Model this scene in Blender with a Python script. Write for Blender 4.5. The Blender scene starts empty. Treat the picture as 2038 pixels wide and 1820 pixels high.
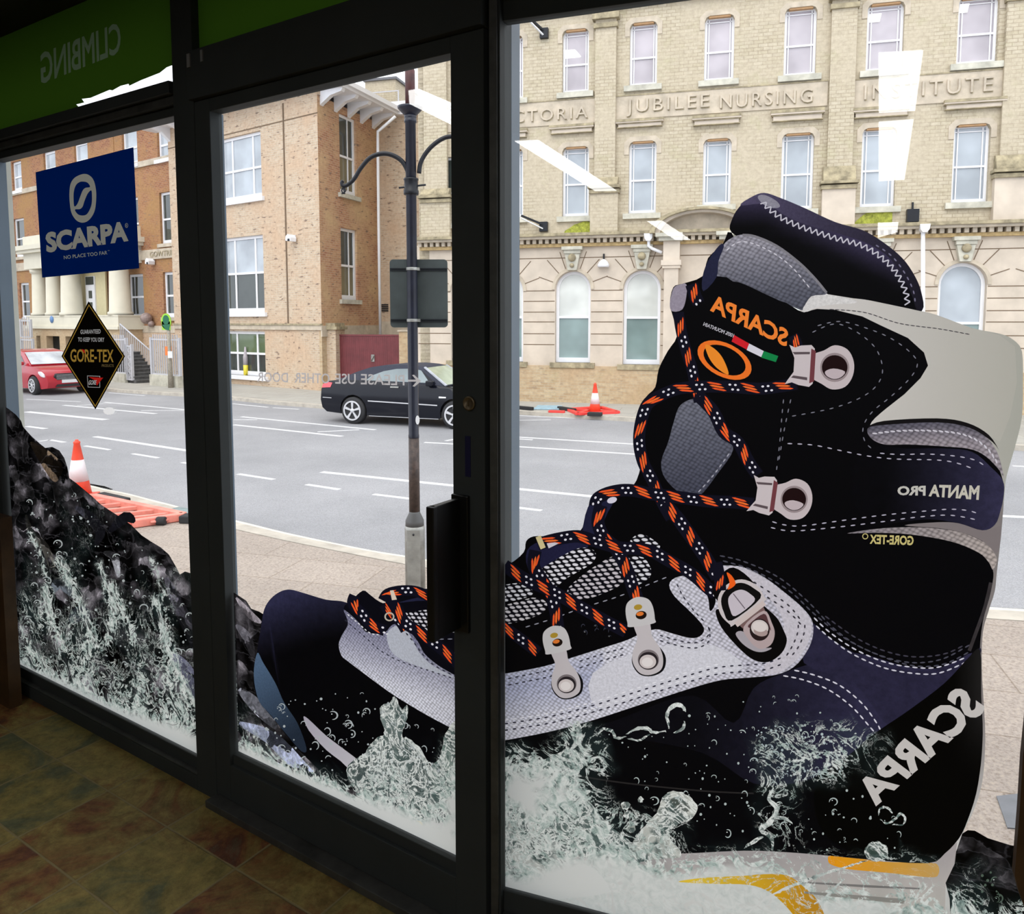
import bpy, bmesh, math, random
import numpy as np
from mathutils import Vector, Matrix
from mathutils import noise as mnoise
from mathutils.geometry import delaunay_2d_cdt

# ------------------------------------------------------------------ camera, sky, exposure
SC = bpy.context.scene
COL = SC.collection
F, CX, CY, EYE = 1530.0, 1019.0, 768.0, 1.7
PITCH = math.atan2(128.0, F)
cam_d = bpy.data.cameras.new('camera')
cam = bpy.data.objects.new('camera', cam_d); COL.objects.link(cam); SC.camera = cam
cam_d.sensor_fit = 'HORIZONTAL'; cam_d.sensor_width = 36.0
cam_d.lens = 36.0 * F / 2038.0
cam_d.shift_y = -142.0 / 2038.0
cam_d.clip_start = 0.05; cam_d.clip_end = 500
cam.location = (0, 0, EYE)
cam.rotation_euler = (math.pi / 2 - PITCH, 0, 0)

W = bpy.data.worlds.new('overcast_sky'); SC.world = W; W.use_nodes = True
nt = W.node_tree; nt.nodes.clear()
wo = nt.nodes.new('ShaderNodeOutputWorld'); bg = nt.nodes.new('ShaderNodeBackground')
tc = nt.nodes.new('ShaderNodeTexCoord'); sx = nt.nodes.new('ShaderNodeSeparateXYZ')
rp = nt.nodes.new('ShaderNodeValToRGB')
rp.color_ramp.elements[0].position = 0.0; rp.color_ramp.elements[0].color = (0.86, 0.90, 1.0, 1)
rp.color_ramp.elements[1].position = 1.0; rp.color_ramp.elements[1].color = (1.0, 1.0, 1.02, 1)
nt.links.new(tc.outputs['Generated'], sx.inputs[0]); nt.links.new(sx.outputs['Z'], rp.inputs[0])
nt.links.new(rp.outputs[0], bg.inputs['Color']); bg.inputs['Strength'].default_value = 1.15
nt.links.new(bg.outputs[0], wo.inputs['Surface'])
sun_d = bpy.data.lights.new('hazy_sun', 'SUN'); sun_d.energy = 0.75; sun_d.angle = math.radians(50)
sun_d.color = (1.0, 0.97, 0.92)
sun = bpy.data.objects.new('hazy_sun', sun_d); COL.objects.link(sun)
sun.rotation_euler = (math.radians(38), math.radians(-16), 0)
SC.view_settings.view_transform = 'Standard'; SC.view_settings.look = 'None'
SC.view_settings.exposure = 0.92; SC.view_settings.gamma = 1.0
SC.view_settings.use_curve_mapping = False
SC.cycles.max_bounces = 8; SC.cycles.transparent_max_bounces = 16
SC.cycles.sample_clamp_indirect = 4.0

# ------------------------------------------------------------------ maths helpers
UPV = Vector((0, math.sin(PITCH), math.cos(PITCH))); FWV = Vector((0, math.cos(PITCH), -math.sin(PITCH)))
ORG = Vector((0, 0, EYE))
def ray(u, v):
    return Vector((1, 0, 0)) * ((u - CX) / F) + UPV * ((CY - v) / F) + FWV
def ground(u, v, z):
    d = ray(u, v); t = (z - EYE) / d.z
    return ORG + d * t
STREET = -0.65
ROAD = STREET - 0.10

class Fr:
    """a vertical plane: local X to the right along it, Y away from the viewer, Z up"""
    def __init__(s, p, dx, z0=0.0):
        s.o = Vector((p[0], p[1], z0)); s.ex = Vector((dx[0], dx[1], 0)).normalized()
        if s.ex.x < 0: s.ex = -s.ex
        s.ey = Vector((-s.ex.y, s.ex.x, 0))
        s.m = Matrix(((s.ex.x, s.ey.x, 0, s.o.x), (s.ex.y, s.ey.y, 0, s.o.y), (0, 0, 1, s.o.z), (0, 0, 0, 1)))
        s.mi = s.m.inverted()
    def hit(s, u, v, y=0.0):
        d = ray(u, v); q = s.o + s.ey * y - ORG
        t = q.dot(s.ey) / d.dot(s.ey)
        p = s.mi @ (ORG + d * t)
        return (p.x, p.z)
    def rect(s, u0, v0, u1, v1, y=0.0):
        """average local rectangle of a pixel box whose corners are taken at mid width / height"""
        um, vm = (u0 + u1) / 2, (v0 + v1) / 2
        x0 = s.hit(u0, vm, y)[0]; x1 = s.hit(u1, vm, y)[0]
        return (x0, x1, s.hit(um, v1, y)[1], s.hit(um, v0, y)[1])
    def loc(s, p):
        return s.mi @ Vector(p)

# ------------------------------------------------------------------ materials
def lin(c):
    return tuple(((x / 255.0) / 12.92 if x <= 10.3 else (((x / 255.0) + 0.055) / 1.055) ** 2.4) for x in c)
MATS = {}
def newmat(name):
    m = bpy.data.materials.new(name); m.use_nodes = True; m.node_tree.nodes.clear(); MATS[name] = m
    return m, m.node_tree, m.node_tree.nodes, m.node_tree.links
def N(nt, t, **kw):
    n = nt.nodes.new(t)
    for k, v in kw.items():
        if k.startswith('i_'):
            n.inputs[k[2:].replace('_', ' ')].default_value = v
        else: setattr(n, k, v)
    return n
def mixc(nt, fac, a, b, mode='MIX'):
    n = nt.nodes.new('ShaderNodeMix'); n.data_type = 'RGBA'; n.blend_type = mode
    for sock, v in ((n.inputs[0], fac), (n.inputs[6], a), (n.inputs[7], b)):
        if isinstance(v, (int, float)): sock.default_value = v
        elif isinstance(v, tuple): sock.default_value = v if len(v) == 4 else (*v, 1)
        else: nt.links.new(v, sock)
    return n.outputs[2]
def mth(nt, op, a, b=None, c=None, clamp=False):
    n = nt.nodes.new('ShaderNodeMath'); n.operation = op; n.use_clamp = clamp
    for i, v in enumerate((a, b, c)):
        if v is None: continue
        if isinstance(v, (int, float)): n.inputs[i].default_value = v
        else: nt.links.new(v, n.inputs[i])
    return n.outputs[0]
def ramp(nt, fac, stops):
    n = nt.nodes.new('ShaderNodeValToRGB'); cr = n.color_ramp
    while len(cr.elements) < len(stops): cr.elements.new(0.5)
    for e, (p, c) in zip(cr.elements, stops):
        e.position = p; e.color = (*c, 1) if isinstance(c, tuple) else (c, c, c, 1)
    nt.links.new(fac, n.inputs[0]); return n.outputs[0]
def objco(nt, scale=(1, 1, 1), swap=False, rotz=0.0):
    t = nt.nodes.new('ShaderNodeTexCoord'); o = t.outputs['Object']
    if swap:
        s = nt.nodes.new('ShaderNodeSeparateXYZ'); c = nt.nodes.new('ShaderNodeCombineXYZ')
        nt.links.new(o, s.inputs[0])
        xy = mth(nt, 'ADD', s.outputs[0], s.outputs[1])
        nt.links.new(xy, c.inputs[0]); nt.links.new(s.outputs[2], c.inputs[1]); o = c.outputs[0]
    mp = nt.nodes.new('ShaderNodeMapping'); mp.inputs['Scale'].default_value = scale
    mp.inputs['Rotation'].default_value = (0, 0, rotz)
    nt.links.new(o, mp.inputs[0]); return mp.outputs[0]
def noisef(nt, co, scale, detail=4, rough=0.55, dist=0.0):
    n = nt.nodes.new('ShaderNodeTexNoise'); n.inputs['Scale'].default_value = scale
    n.inputs['Detail'].default_value = detail; n.inputs['Roughness'].default_value = rough
    n.inputs['Distortion'].default_value = dist
    nt.links.new(co, n.inputs['Vector']); return n.outputs[0]
def principled(nt, col, rough=0.6, metal=0.0, bump=None, bstr=0.3, bdist=0.01, spec=0.5, coat=0.0):
    b = nt.nodes.new('ShaderNodeBsdfPrincipled'); o = nt.nodes.new('ShaderNodeOutputMaterial')
    if isinstance(col, tuple): b.inputs['Base Color'].default_value = (*col[:3], 1)
    else: nt.links.new(col, b.inputs['Base Color'])
    if isinstance(rough, (int, float)): b.inputs['Roughness'].default_value = rough
    else: nt.links.new(rough, b.inputs['Roughness'])
    b.inputs['Metallic'].default_value = metal
    b.inputs['Specular IOR Level'].default_value = spec
    b.inputs['Coat Weight'].default_value = coat
    if bump is not None:
        bp = nt.nodes.new('ShaderNodeBump'); bp.inputs['Strength'].default_value = bstr
        bp.inputs['Distance'].default_value = bdist
        nt.links.new(bump, bp.inputs['Height']); nt.links.new(bp.outputs[0], b.inputs['Normal'])
    nt.links.new(b.outputs[0], o.inputs[0]); return b
def simple(name, col, rough=0.6, metal=0.0, var=0.12, scale=8.0, bstr=0.15, spec=0.5, coat=0.0):
    m, t, n, l = newmat(name)
    co = objco(t); f = noisef(t, co, scale, 5, 0.6)
    dk = tuple(c * (1 - var) for c in col); lt = tuple(min(1, c * (1 + var)) for c in col)
    c = ramp(t, f, [(0.3, dk), (0.7, lt)])
    principled(t, c, rough, metal, f, bstr, 0.004, spec, coat)
    return m
def brick(name, c1, c2, mortar, patch=None, size=(0.225, 0.075), var=0.5, spots=0.0, green=0.0, mort=0.010):
    m, t, n, l = newmat(name)
    co = objco(t, swap=True)
    b = N(t, 'ShaderNodeTexBrick'); l.new(co, b.inputs['Vector'])
    b.inputs['Scale'].default_value = 1.0; b.inputs['Brick Width'].default_value = size[0]
    b.inputs['Row Height'].default_value = size[1]; b.inputs['Mortar Size'].default_value = mort
    b.inputs['Mortar Smooth'].default_value = 0.3; b.inputs['Bias'].default_value = 0.0
    b.inputs['Color1'].default_value = (*c1, 1); b.inputs['Color2'].default_value = (*c2, 1)
    b.inputs['Mortar'].default_value = (*mortar, 1)
    c = b.outputs['Color']
    big = noisef(t, co, 0.55, 5, 0.62)
    if patch: c = mixc(t, ramp(t, big, [(0.42, 0.0), (0.62, 1.0)]), c, patch)
    fine = noisef(t, co, 9.0, 6, 0.7)
    c = mixc(t, 0.55, c, ramp(t, fine, [(0.25, (0.55, 0.52, 0.5)), (0.6, (1, 1, 1))]), 'MULTIPLY')
    if spots:
        mp = t.nodes.new('ShaderNodeMapping'); mp.inputs['Scale'].default_value = (1 / size[0] * 0.8, 1 / size[1] * 0.8, 1)
        l.new(co, mp.inputs[0])
        sp = noisef(t, mp.outputs[0], 1.0, 2, 0.5)
        c = mixc(t, ramp(t, sp, [(0.63, 0.0), (0.69, spots)]), c, (0.20, 0.14, 0.11))
    if green:
        g = noisef(t, co, 0.9, 6, 0.7)
        c = mixc(t, ramp(t, g, [(0.55, 0.0), (0.75, green)]), c, (0.30, 0.33, 0.10))
    principled(t, c, 0.85, 0, b.outputs['Fac'], -0.35, 0.006, 0.2)
    return m

BRICK_RED = brick('red_brick', (0.41, 0.185, 0.085), (0.28, 0.105, 0.055), (0.38, 0.27, 0.18), (0.39, 0.22, 0.095), spots=0.6)
BRICK_TAN = brick('tan_brick', (0.61, 0.485, 0.355), (0.51, 0.38, 0.265), (0.57, 0.50, 0.40), (0.58, 0.42, 0.29), spots=0.9)
BRICK_ORA = brick('orange_brick', (0.55, 0.31, 0.18), (0.38, 0.18, 0.11), (0.52, 0.38, 0.27), (0.58, 0.40, 0.23), spots=0.9)
BRICK_YEL = brick('yellow_brick', (0.55, 0.485, 0.368), (0.49, 0.425, 0.305), (0.37, 0.31, 0.22), (0.53, 0.46, 0.345), size=(0.24, 0.092), mort=0.009, green=0.25)
BRICK_DIM = brick('weathered_brick', (0.58, 0.46, 0.30), (0.46, 0.33, 0.20), (0.50, 0.42, 0.30), (0.50, 0.36, 0.22), spots=0.4, green=0.2)
STONE = simple('pale_sandstone', (0.50, 0.43, 0.335), 0.85, var=0.22, scale=3.0)
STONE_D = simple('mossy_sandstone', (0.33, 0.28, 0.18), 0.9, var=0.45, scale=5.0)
STONE_G = simple('grey_stone', (0.50, 0.48, 0.40), 0.9, var=0.25, scale=4.0)
ASHLAR = simple('cream_ashlar', (0.57, 0.49, 0.40), 0.85, var=0.14, scale=1.7)
JOINT = simple('dark_joint', (0.16, 0.11, 0.07), 0.95)
MOSS = simple('green_moss', (0.30, 0.32, 0.05), 0.95, var=0.5, scale=14, bstr=0.6)
WHITE = simple('white_paint', (0.80, 0.80, 0.82), 0.45, var=0.03)
CREAM = simple('cream_paint', (0.66, 0.62, 0.50), 0.6, var=0.05, scale=2)
CREAM_G = simple('pale_cream_panel', (0.70, 0.70, 0.62), 0.6, var=0.04, scale=2)
BLACK = simple('black_metal', (0.010, 0.011, 0.015), 0.4, 0.0, var=0.2, spec=0.3)
BLACKPOLE = simple('black_pole_paint', (0.010, 0.012, 0.024), 0.35, 0.0, var=0.3, scale=12)
RUSTY = simple('rusty_black_paint', (0.055, 0.035, 0.028), 0.5, var=0.6, scale=22)
STEEL = simple('weathered_steel', (0.30, 0.30, 0.28), 0.45, 0.5, var=0.35, scale=9)
GREYPAINT = simple('grey_railing_paint', (0.50, 0.50, 0.53), 0.5, var=0.06)
RUBBER = simple('black_rubber', (0.02, 0.02, 0.022), 0.8)
CONE_R = simple('orange_red_plastic', (0.80, 0.07, 0.03), 0.45, var=0.1)
CONE_W = simple('white_reflective_sleeve', (0.78, 0.72, 0.74), 0.5, var=0.05)
BARR = simple('faded_red_plastic', (0.80, 0.26, 0.20), 0.5, var=0.25, scale=5)
BARR2 = simple('bright_red_plastic', (0.80, 0.05, 0.04), 0.45, var=0.12)
BLUEPL = simple('pale_blue_board', (0.28, 0.42, 0.50), 0.6, var=0.2)
DKGREEN = simple('grey_green_board', (0.20, 0.26, 0.26), 0.6, var=0.3)
WOOD = simple('brown_wood', (0.09, 0.045, 0.018), 0.5, var=0.5, scale=6)
GATE = simple('maroon_boards', (0.155, 0.030, 0.035), 0.55, var=0.2, scale=3)
STEPS = simple('dark_stone_steps', (0.10, 0.10, 0.10), 0.8, var=0.3)
SIGNBACK = simple('dark_sign_back', (0.035, 0.045, 0.045), 0.5, var=0.25, scale=5)
MAROONB = simple('red_brown_metal', (0.07, 0.018, 0.016), 0.5, var=0.35, scale=20)
FRAME = simple('charcoal_aluminium', (0.052, 0.058, 0.058), 0.6, 0.0, var=0.12, scale=3, bstr=0.03, spec=0.12)
FRAME_L = simple('daylit_charcoal_aluminium', (0.10, 0.14, 0.18), 0.45, 0.0, var=0.08, scale=3, bstr=0.03)  # charcoal frame with skylight on its outer reveals put into the colour
FRAME_S = simple('worn_trim_highlight_grey', (0.075, 0.075, 0.07), 0.5, 0.2, var=0.4, scale=12)  # serves the grey trim and the painted highlight on the rails
HANDLE = simple('black_handle', (0.006, 0.006, 0.006), 0.4)
PLASTER = simple('outer_render', (0.60, 0.60, 0.52), 0.8, var=0.08)
WALLIN = simple('dark_shop_wall', (0.03, 0.025, 0.02), 0.8)
CEIL = simple('dark_ceiling', (0.025, 0.022, 0.02), 0.8)
SHOPW = simple('light_shop_wall', (0.30, 0.28, 0.25), 0.8)

def glassmat(name, tint=(1, 1, 1), gain=1.0):
    m, t, n, l = newmat(name)
    tr = N(t, 'ShaderNodeBsdfTransparent'); tr.inputs[0].default_value = (*tint, 1)
    gl = N(t, 'ShaderNodeBsdfGlossy'); gl.inputs['Roughness'].default_value = 0.0
    fr = N(t, 'ShaderNodeFresnel'); fr.inputs['IOR'].default_value = 1.5
    f = mth(t, 'MULTIPLY', fr.outputs[0], gain, clamp=True)
    mx = N(t, 'ShaderNodeMixShader'); l.new(f, mx.inputs[0]); l.new(tr.outputs[0], mx.inputs[1]); l.new(gl.outputs[0], mx.inputs[2])
    o = N(t, 'ShaderNodeOutputMaterial'); l.new(mx.outputs[0], o.inputs[0]); return m
GLASS = glassmat('shop_glass', (0.97, 0.985, 0.98), 1.7)
def paneglass(name, col, rough=0.06, spec=0.5, coat=0.3):
    m, t, n, l = newmat(name)
    co = objco(t); f = noisef(t, co, 0.9, 3, 0.5)
    c = ramp(t, f, [(0.35, tuple(x * 0.8 for x in col)), (0.65, tuple(min(1, x * 1.15) for x in col))])
    principled(t, c, rough, 0, None, spec=spec, coat=coat); return m
PG_SKY = paneglass('pale_sky_reflection_glass', (0.40, 0.44, 0.48))  # sky reflection and blinds put into one pale opaque colour
PG_MAUVE = paneglass('mauve_blind_sky_glass', (0.46, 0.42, 0.45))  # mauve blinds with the sky reflection mixed into the colour
PG_DARK = paneglass('dark_window_glass', (0.045, 0.055, 0.05))
PG_TEAL = paneglass('teal_window_glass', (0.22, 0.30, 0.29))
PG_GREEN = paneglass('leafy_reflection_glass', (0.10, 0.14, 0.07))
PG_BLIND = paneglass('white_blind_glass', (0.66, 0.68, 0.64))
PG_BROWN = paneglass('olive_window_glass', (0.16, 0.14, 0.08))
CARGLASS = paneglass('car_glass', (0.20, 0.24, 0.25), 0.05)
CARGLASS_D = paneglass('dark_car_glass', (0.05, 0.05, 0.05), 0.05)
CAR_BLACK = simple('black_car_paint', (0.004, 0.005, 0.010), 0.15, var=0.0, bstr=0.0, coat=0.0, spec=0.35)
CAR_RED = simple('red_car_paint', (0.42, 0.010, 0.025), 0.2, var=0.0, bstr=0.0, coat=0.5)
SOFTTOP = simple('navy_fabric_roof', (0.025, 0.028, 0.045), 0.8, var=0.2, scale=60)
ALLOY = simple('silver_alloy', (0.62, 0.62, 0.64), 0.3, 0.35, var=0.05)
TYRE = simple('tyre_rubber', (0.018, 0.018, 0.02), 0.75)
LAMPRED = simple('red_lamp_lens', (0.70, 0.10, 0.12), 0.2)
LAMPCLR = simple('clear_lamp_lens', (0.75, 0.76, 0.78), 0.15)
PLATE = simple('white_plate', (0.72, 0.73, 0.74), 0.4, var=0.03)
YELLOWS = simple('yellow_sticker', (0.75, 0.62, 0.03), 0.5)
ORANGES = simple('orange_notice', (0.85, 0.22, 0.05), 0.5)
GREENS = simple('lime_sign', (0.30, 0.60, 0.04), 0.4)
GREEND = simple('dark_green_sign', (0.01, 0.13, 0.06), 0.4)
CONC = simple('weathered_post', (0.30, 0.27, 0.22), 0.8, var=0.3, scale=20)
BRONZE = simple('brown_globe', (0.27, 0.20, 0.18), 0.4, var=0.4, scale=10)
BLUEPLQ = simple('blue_plaque', (0.10, 0.22, 0.45), 0.5)
BRASS = simple('brass_lock', (0.20, 0.15, 0.09), 0.4, 0.6)
DOTW = simple('white_glint', (0.9, 0.9, 0.9), 0.5, var=0.0)
INTER_Y = simple('yellow_bottle', (0.75, 0.62, 0.05), 0.5)

# ------------------------------------------------------------------ object helpers
def link(name, me, parent=None, mats=None):
    o = bpy.data.objects.new(name, me); COL.objects.link(o)
    if parent is not None: o.parent = parent
    return o
def tag(o, label=None, cat=None, group=None, kind=None):
    if label: o['label'] = label
    if cat: o['category'] = cat
    if group: o['group'] = group
    if kind: o['kind'] = kind
    return o
def empty(name, m=None, label=None, cat=None, group=None, kind=None):
    o = bpy.data.objects.new(name, None); COL.objects.link(o); o.empty_display_size = 0.1
    if m is not None: o.matrix_world = m
    return tag(o, label, cat, group, kind)
def T(x, y, z, rz=0.0):
    return Matrix.Translation((x, y, z)) @ Matrix.Rotation(rz, 4, 'Z')
def copy_tree(o, parent=None):
    c = o.copy(); COL.objects.link(c)
    if parent is not None: c.parent = parent
    for ch in [x for x in list(bpy.data.objects) if x.parent == o]: copy_tree(ch, c)
    return c

class MB:
    def __init__(s): s.v = []; s.f = []; s.mi = []; s.m = 0; s.smooth = []
    def face(s, idx, sm=False): s.f.append(tuple(idx)); s.mi.append(s.m); s.smooth.append(sm)
    def pts(s, ps):
        b = len(s.v); s.v += [tuple(p) for p in ps]; return b
    def box(s, x0, x1, y0, y1, z0, z1, M=None):
        if x0 > x1: x0, x1 = x1, x0
        if y0 > y1: y0, y1 = y1, y0
        if z0 > z1: z0, z1 = z1, z0
        ps = [(x0, y0, z0), (x1, y0, z0), (x1, y1, z0), (x0, y1, z0), (x0, y0, z1), (x1, y0, z1), (x1, y1, z1), (x0, y1, z1)]
        if M is not None: ps = [M @ Vector(p) for p in ps]
        b = s.pts(ps)
        for q in ((0, 3, 2, 1), (4, 5, 6, 7), (0, 1, 5, 4), (1, 2, 6, 5), (2, 3, 7, 6), (3, 0, 4, 7)): s.face([b + i for i in q])
        return s
    def beam(s, p, q, w, h, up=(0, 0, 1)):
        p, q = Vector(p), Vector(q); d = (q - p); L = d.length; d.normalize()
        upv = Vector(up); x = d.cross(upv)
        if x.length < 1e-4: x = d.cross(Vector((1, 0, 0)))
        x.normalize(); z = x.cross(d)
        M = Matrix(((x.x, d.x, z.x, p.x), (x.y, d.y, z.y, p.y), (x.z, d.z, z.z, p.z), (0, 0, 0, 1)))
        return s.box(-w / 2, w / 2, 0, L, -h / 2, h / 2, M)
    def prism(s, poly, y0, y1, axis='y'):
        """polygon in (x,z) pushed from y0 to y1; axis 'z': polygon in (x,y) pushed in z; axis 'x': polygon in (y,z)"""
        n = len(poly)
        f = {'y': lambda p, t: (p[0], t, p[1]), 'z': lambda p, t: (p[0], p[1], t), 'x': lambda p, t: (t, p[0], p[1])}[axis]
        b = s.pts([f(p, y0) for p in poly] + [f(p, y1) for p in poly])
        s.face([b + i for i in range(n)]); s.face([b + n + i for i in reversed(range(n))])
        for i in range(n):
            j = (i + 1) % n; s.face([b + i, b + n + i, b + n + j, b + j])
        return s
    def tube(s, path, r, seg=10, cap=True):
        path = [Vector(p) for p in path]; n = len(path)
        rr = r if isinstance(r, (list, tuple)) else [r] * n
        rings = []; prev = None
        for i, p in enumerate(path):
            d = (path[min(i + 1, n - 1)] - path[max(i - 1, 0)]).normalized()
            if prev is None:
                a = d.cross(Vector((0, 0, 1)))
                if a.length < 1e-3: a = d.cross(Vector((1, 0, 0)))
            else: a = prev - d * prev.dot(d)
            a.normalize(); prev = a; c = d.cross(a)
            rings.append(s.pts([p + (a * math.cos(2 * math.pi * k / seg) + c * math.sin(2 * math.pi * k / seg)) * rr[i] for k in range(seg)]))
        for i in range(n - 1):
            for k in range(seg):
                k2 = (k + 1) % seg
                s.face([rings[i] + k, rings[i] + k2, rings[i + 1] + k2, rings[i + 1] + k], True)
        if cap:
            s.face([rings[0] + k for k in reversed(range(seg))]); s.face([rings[-1] + k for k in range(seg)])
        return s
    def lathe(s, prof, c=(0, 0, 0), seg=24, axis='z'):
        rings = []
        for r, h in prof:
            ps = []
            for k in range(seg):
                a = 2 * math.pi * k / seg; x, y = r * math.cos(a), r * math.sin(a)
                if axis == 'z': q = (c[0] + x, c[1] + y, c[2] + h)
                elif axis == 'y': q = (c[0] + x, c[1] + h, c[2] + y)
                else: q = (c[0] + h, c[1] + x, c[2] + y)
                ps.append(q)
            rings.append(s.pts(ps))
        for i in range(len(prof) - 1):
            for k in range(seg):
                k2 = (k + 1) % seg
                s.face([rings[i] + k, rings[i] + k2, rings[i + 1] + k2, rings[i + 1] + k], True)
        s.face([rings[0] + k for k in reversed(range(seg))]); s.face([rings[-1] + k for k in range(seg)])
        return s
    def quad(s, a, b, c, d): s.face([s.pts([a, b, c, d]) + i for i in range(4)]); return s
    def build(s, name, mats, parent=None, bevel=0.0, matrix=None):
        me = bpy.data.meshes.new(name); me.from_pydata(s.v, [], s.f)
        if not isinstance(mats, (list, tuple)): mats = [mats]
        for m in mats: me.materials.append(m)
        me.polygons.foreach_set('material_index', s.mi)
        me.polygons.foreach_set('use_smooth', s.smooth)
        me.update()
        bm = bmesh.new(); bm.from_mesh(me); bmesh.ops.recalc_face_normals(bm, faces=bm.faces); bm.to_mesh(me); bm.free()
        o = link(name, me, parent)
        if matrix is not None: o.matrix_world = matrix
        if bevel:
            b = o.modifiers.new('bevel', 'BEVEL'); b.width = bevel; b.segments = 2; b.limit_method = 'ANGLE'; b.angle_limit = math.radians(40)
        return o

def spline(pts, n=6, closed=True):
    """Catmull-Rom through 2D points"""
    P = [np.array(p, float) for p in pts]; m = len(P); out = []
    rng = range(m) if closed else range(m - 1)
    for i in rng:
        if closed: p0, p1, p2, p3 = P[i - 1], P[i], P[(i + 1) % m], P[(i + 2) % m]
        else: p0, p1, p2, p3 = P[max(i - 1, 0)], P[i], P[i + 1], P[min(i + 2, m - 1)]
        for k in range(n):
            t = k / n
            out.append(tuple(0.5 * ((2 * p1) + (-p0 + p2) * t + (2 * p0 - 5 * p1 + 4 * p2 - p3) * t * t + (-p0 + 3 * p1 - 3 * p2 + p3) * t ** 3)))
    if not closed: out.append(tuple(P[-1]))
    return out

_tc = {}
def textloops(s, bold=0.0, spacing=1.0):
    """outline loops of a word in the built-in font, cap height about 0.7, baseline 0; returns loops, width"""
    key = (s, bold, spacing)
    if key in _tc: return _tc[key]
    cu = bpy.data.curves.new('t', 'FONT'); cu.body = s; cu.size = 1.0; cu.fill_mode = 'FRONT'
    cu.space_character = spacing; cu.resolution_u = 3
    o = bpy.data.objects.new('t', cu); COL.objects.link(o)
    dg = bpy.context.evaluated_depsgraph_get(); dg.update()
    me = o.evaluated_get(dg).to_mesh()
    bm = bmesh.new(); bm.from_mesh(me); bmesh.ops.remove_doubles(bm, verts=bm.verts, dist=1e-5)
    edges = [e for e in bm.edges if len(e.link_faces) == 1]
    nxt = {}
    for e in edges:
        for l in e.link_loops: nxt.setdefault(e.verts[0].index if l.vert == e.verts[0] else e.verts[1].index, []).append((e.verts[1] if l.vert == e.verts[0] else e.verts[0]).index)
    bm.verts.ensure_lookup_table()
    co = [tuple(v.co.xy) for v in bm.verts]
    loops = []
    while nxt:
        st = next(iter(nxt)); cur = st; lp = []
        while cur in nxt:
            lp.append(co[cur]); q = nxt[cur]; n2 = q.pop()
            if not q: del nxt[cur]
            cur = n2
            if cur == st: break
        if len(lp) > 2: loops.append(lp)
    bm.free(); o.evaluated_get(dg).to_mesh_clear()
    if bold:
        for li, lp in enumerate(loops):
            clean = [p for i, p in enumerate(lp) if math.dist(p, lp[i - 1]) > 1e-4]; nn = len(clean); out = []
            for i in range(nn):
                p0, p1, p2 = (Vector(clean[i - 1]), Vector(clean[i]), Vector(clean[(i + 1) % nn]))
                a, b = (p1 - p0).normalized(), (p2 - p1).normalized()
                na, nb = Vector((a.y, -a.x)), Vector((b.y, -b.x)); h = na + nb
                h = h.normalized() if h.length > 1e-3 else na
                out.append(tuple(p1 + h * bold / max(0.62, h.dot(na))))
            loops[li] = out
    bpy.data.objects.remove(o); bpy.data.curves.remove(cu)
    xs = [p[0] for l in loops for p in l]; x0, x1 = min(xs), max(xs)
    loops = [[(p[0] - x0, p[1]) for p in l] for l in loops]
    _tc[key] = (loops, x1 - x0); return _tc[key]
def pip(P, loops):
    """even-odd test of points P (n,2) against loops"""
    ins = np.zeros(len(P), bool); x, y = P[:, 0], P[:, 1]
    for lp in loops:
        a = np.array(lp); b = np.roll(a, -1, 0)
        for (x0, y0), (x1, y1) in zip(a, b):
            if y0 == y1: continue
            c = ((y0 > y) != (y1 > y)) & (x < (x1 - x0) * (y - y0) / (y1 - y0) + x0)
            ins ^= c
    return ins
def cdt(loops, extra=()):
    vs, es = [], []
    for lp in loops:
        b = len(vs); n = len(lp); vs += [Vector(p) for p in lp]; es += [(b + i, b + (i + 1) % n) for i in range(n)]
    vs += [Vector(p) for p in extra]
    r = delaunay_2d_cdt(vs, es, [], 0, 1e-6)
    return [tuple(v) for v in r[0]], [tuple(f) for f in r[2]]
def flat(loops, y=0.0, thick=0.0, mb=None):
    """filled even-odd shape in local (x,z) at depth y, optional thickness towards -y"""
    mb = mb or MB(); vs, fs = cdt(loops)
    V = np.array(vs); C = np.array([V[list(f)].mean(0) for f in fs]); ins = pip(C, loops)
    b = mb.pts([(p[0], y, p[1]) for p in vs])
    if thick: b2 = mb.pts([(p[0], y - thick, p[1]) for p in vs])
    for f, i in zip(fs, ins):
        if not i: continue
        if thick:
            mb.face([b2 + k for k in f]); mb.face([b + k for k in reversed(f)])
        else: mb.face([b + k for k in f])
    if thick:
        for lp in loops:
            q = mb.pts([(p[0], y, p[1]) for p in lp] + [(p[0], y - thick, p[1]) for p in lp]); n = len(lp)
            for i in range(n): j = (i + 1) % n; mb.face([q + i, q + j, q + n + j, q + n + i])
    return mb
def place_text(s, x, z, h, bold=0.0, w=None, mirror=False, spacing=1.0, fn=None):
    """loops of text, cap height h, left edge x, baseline z, optional total width w, or mapping fn(a,b) with a in 0..1"""
    lp, tw = textloops(s, bold, spacing); sc = h / 0.69; ww = w if w else tw * sc
    out = []
    for l in lp:
        q = []
        for a, b in l:
            aa = a / tw
            if mirror: aa = 1 - aa
            q.append(fn(aa, b / 0.69) if fn else (x + aa * ww, z + b * sc))
        out.append(q)
    return out
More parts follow.
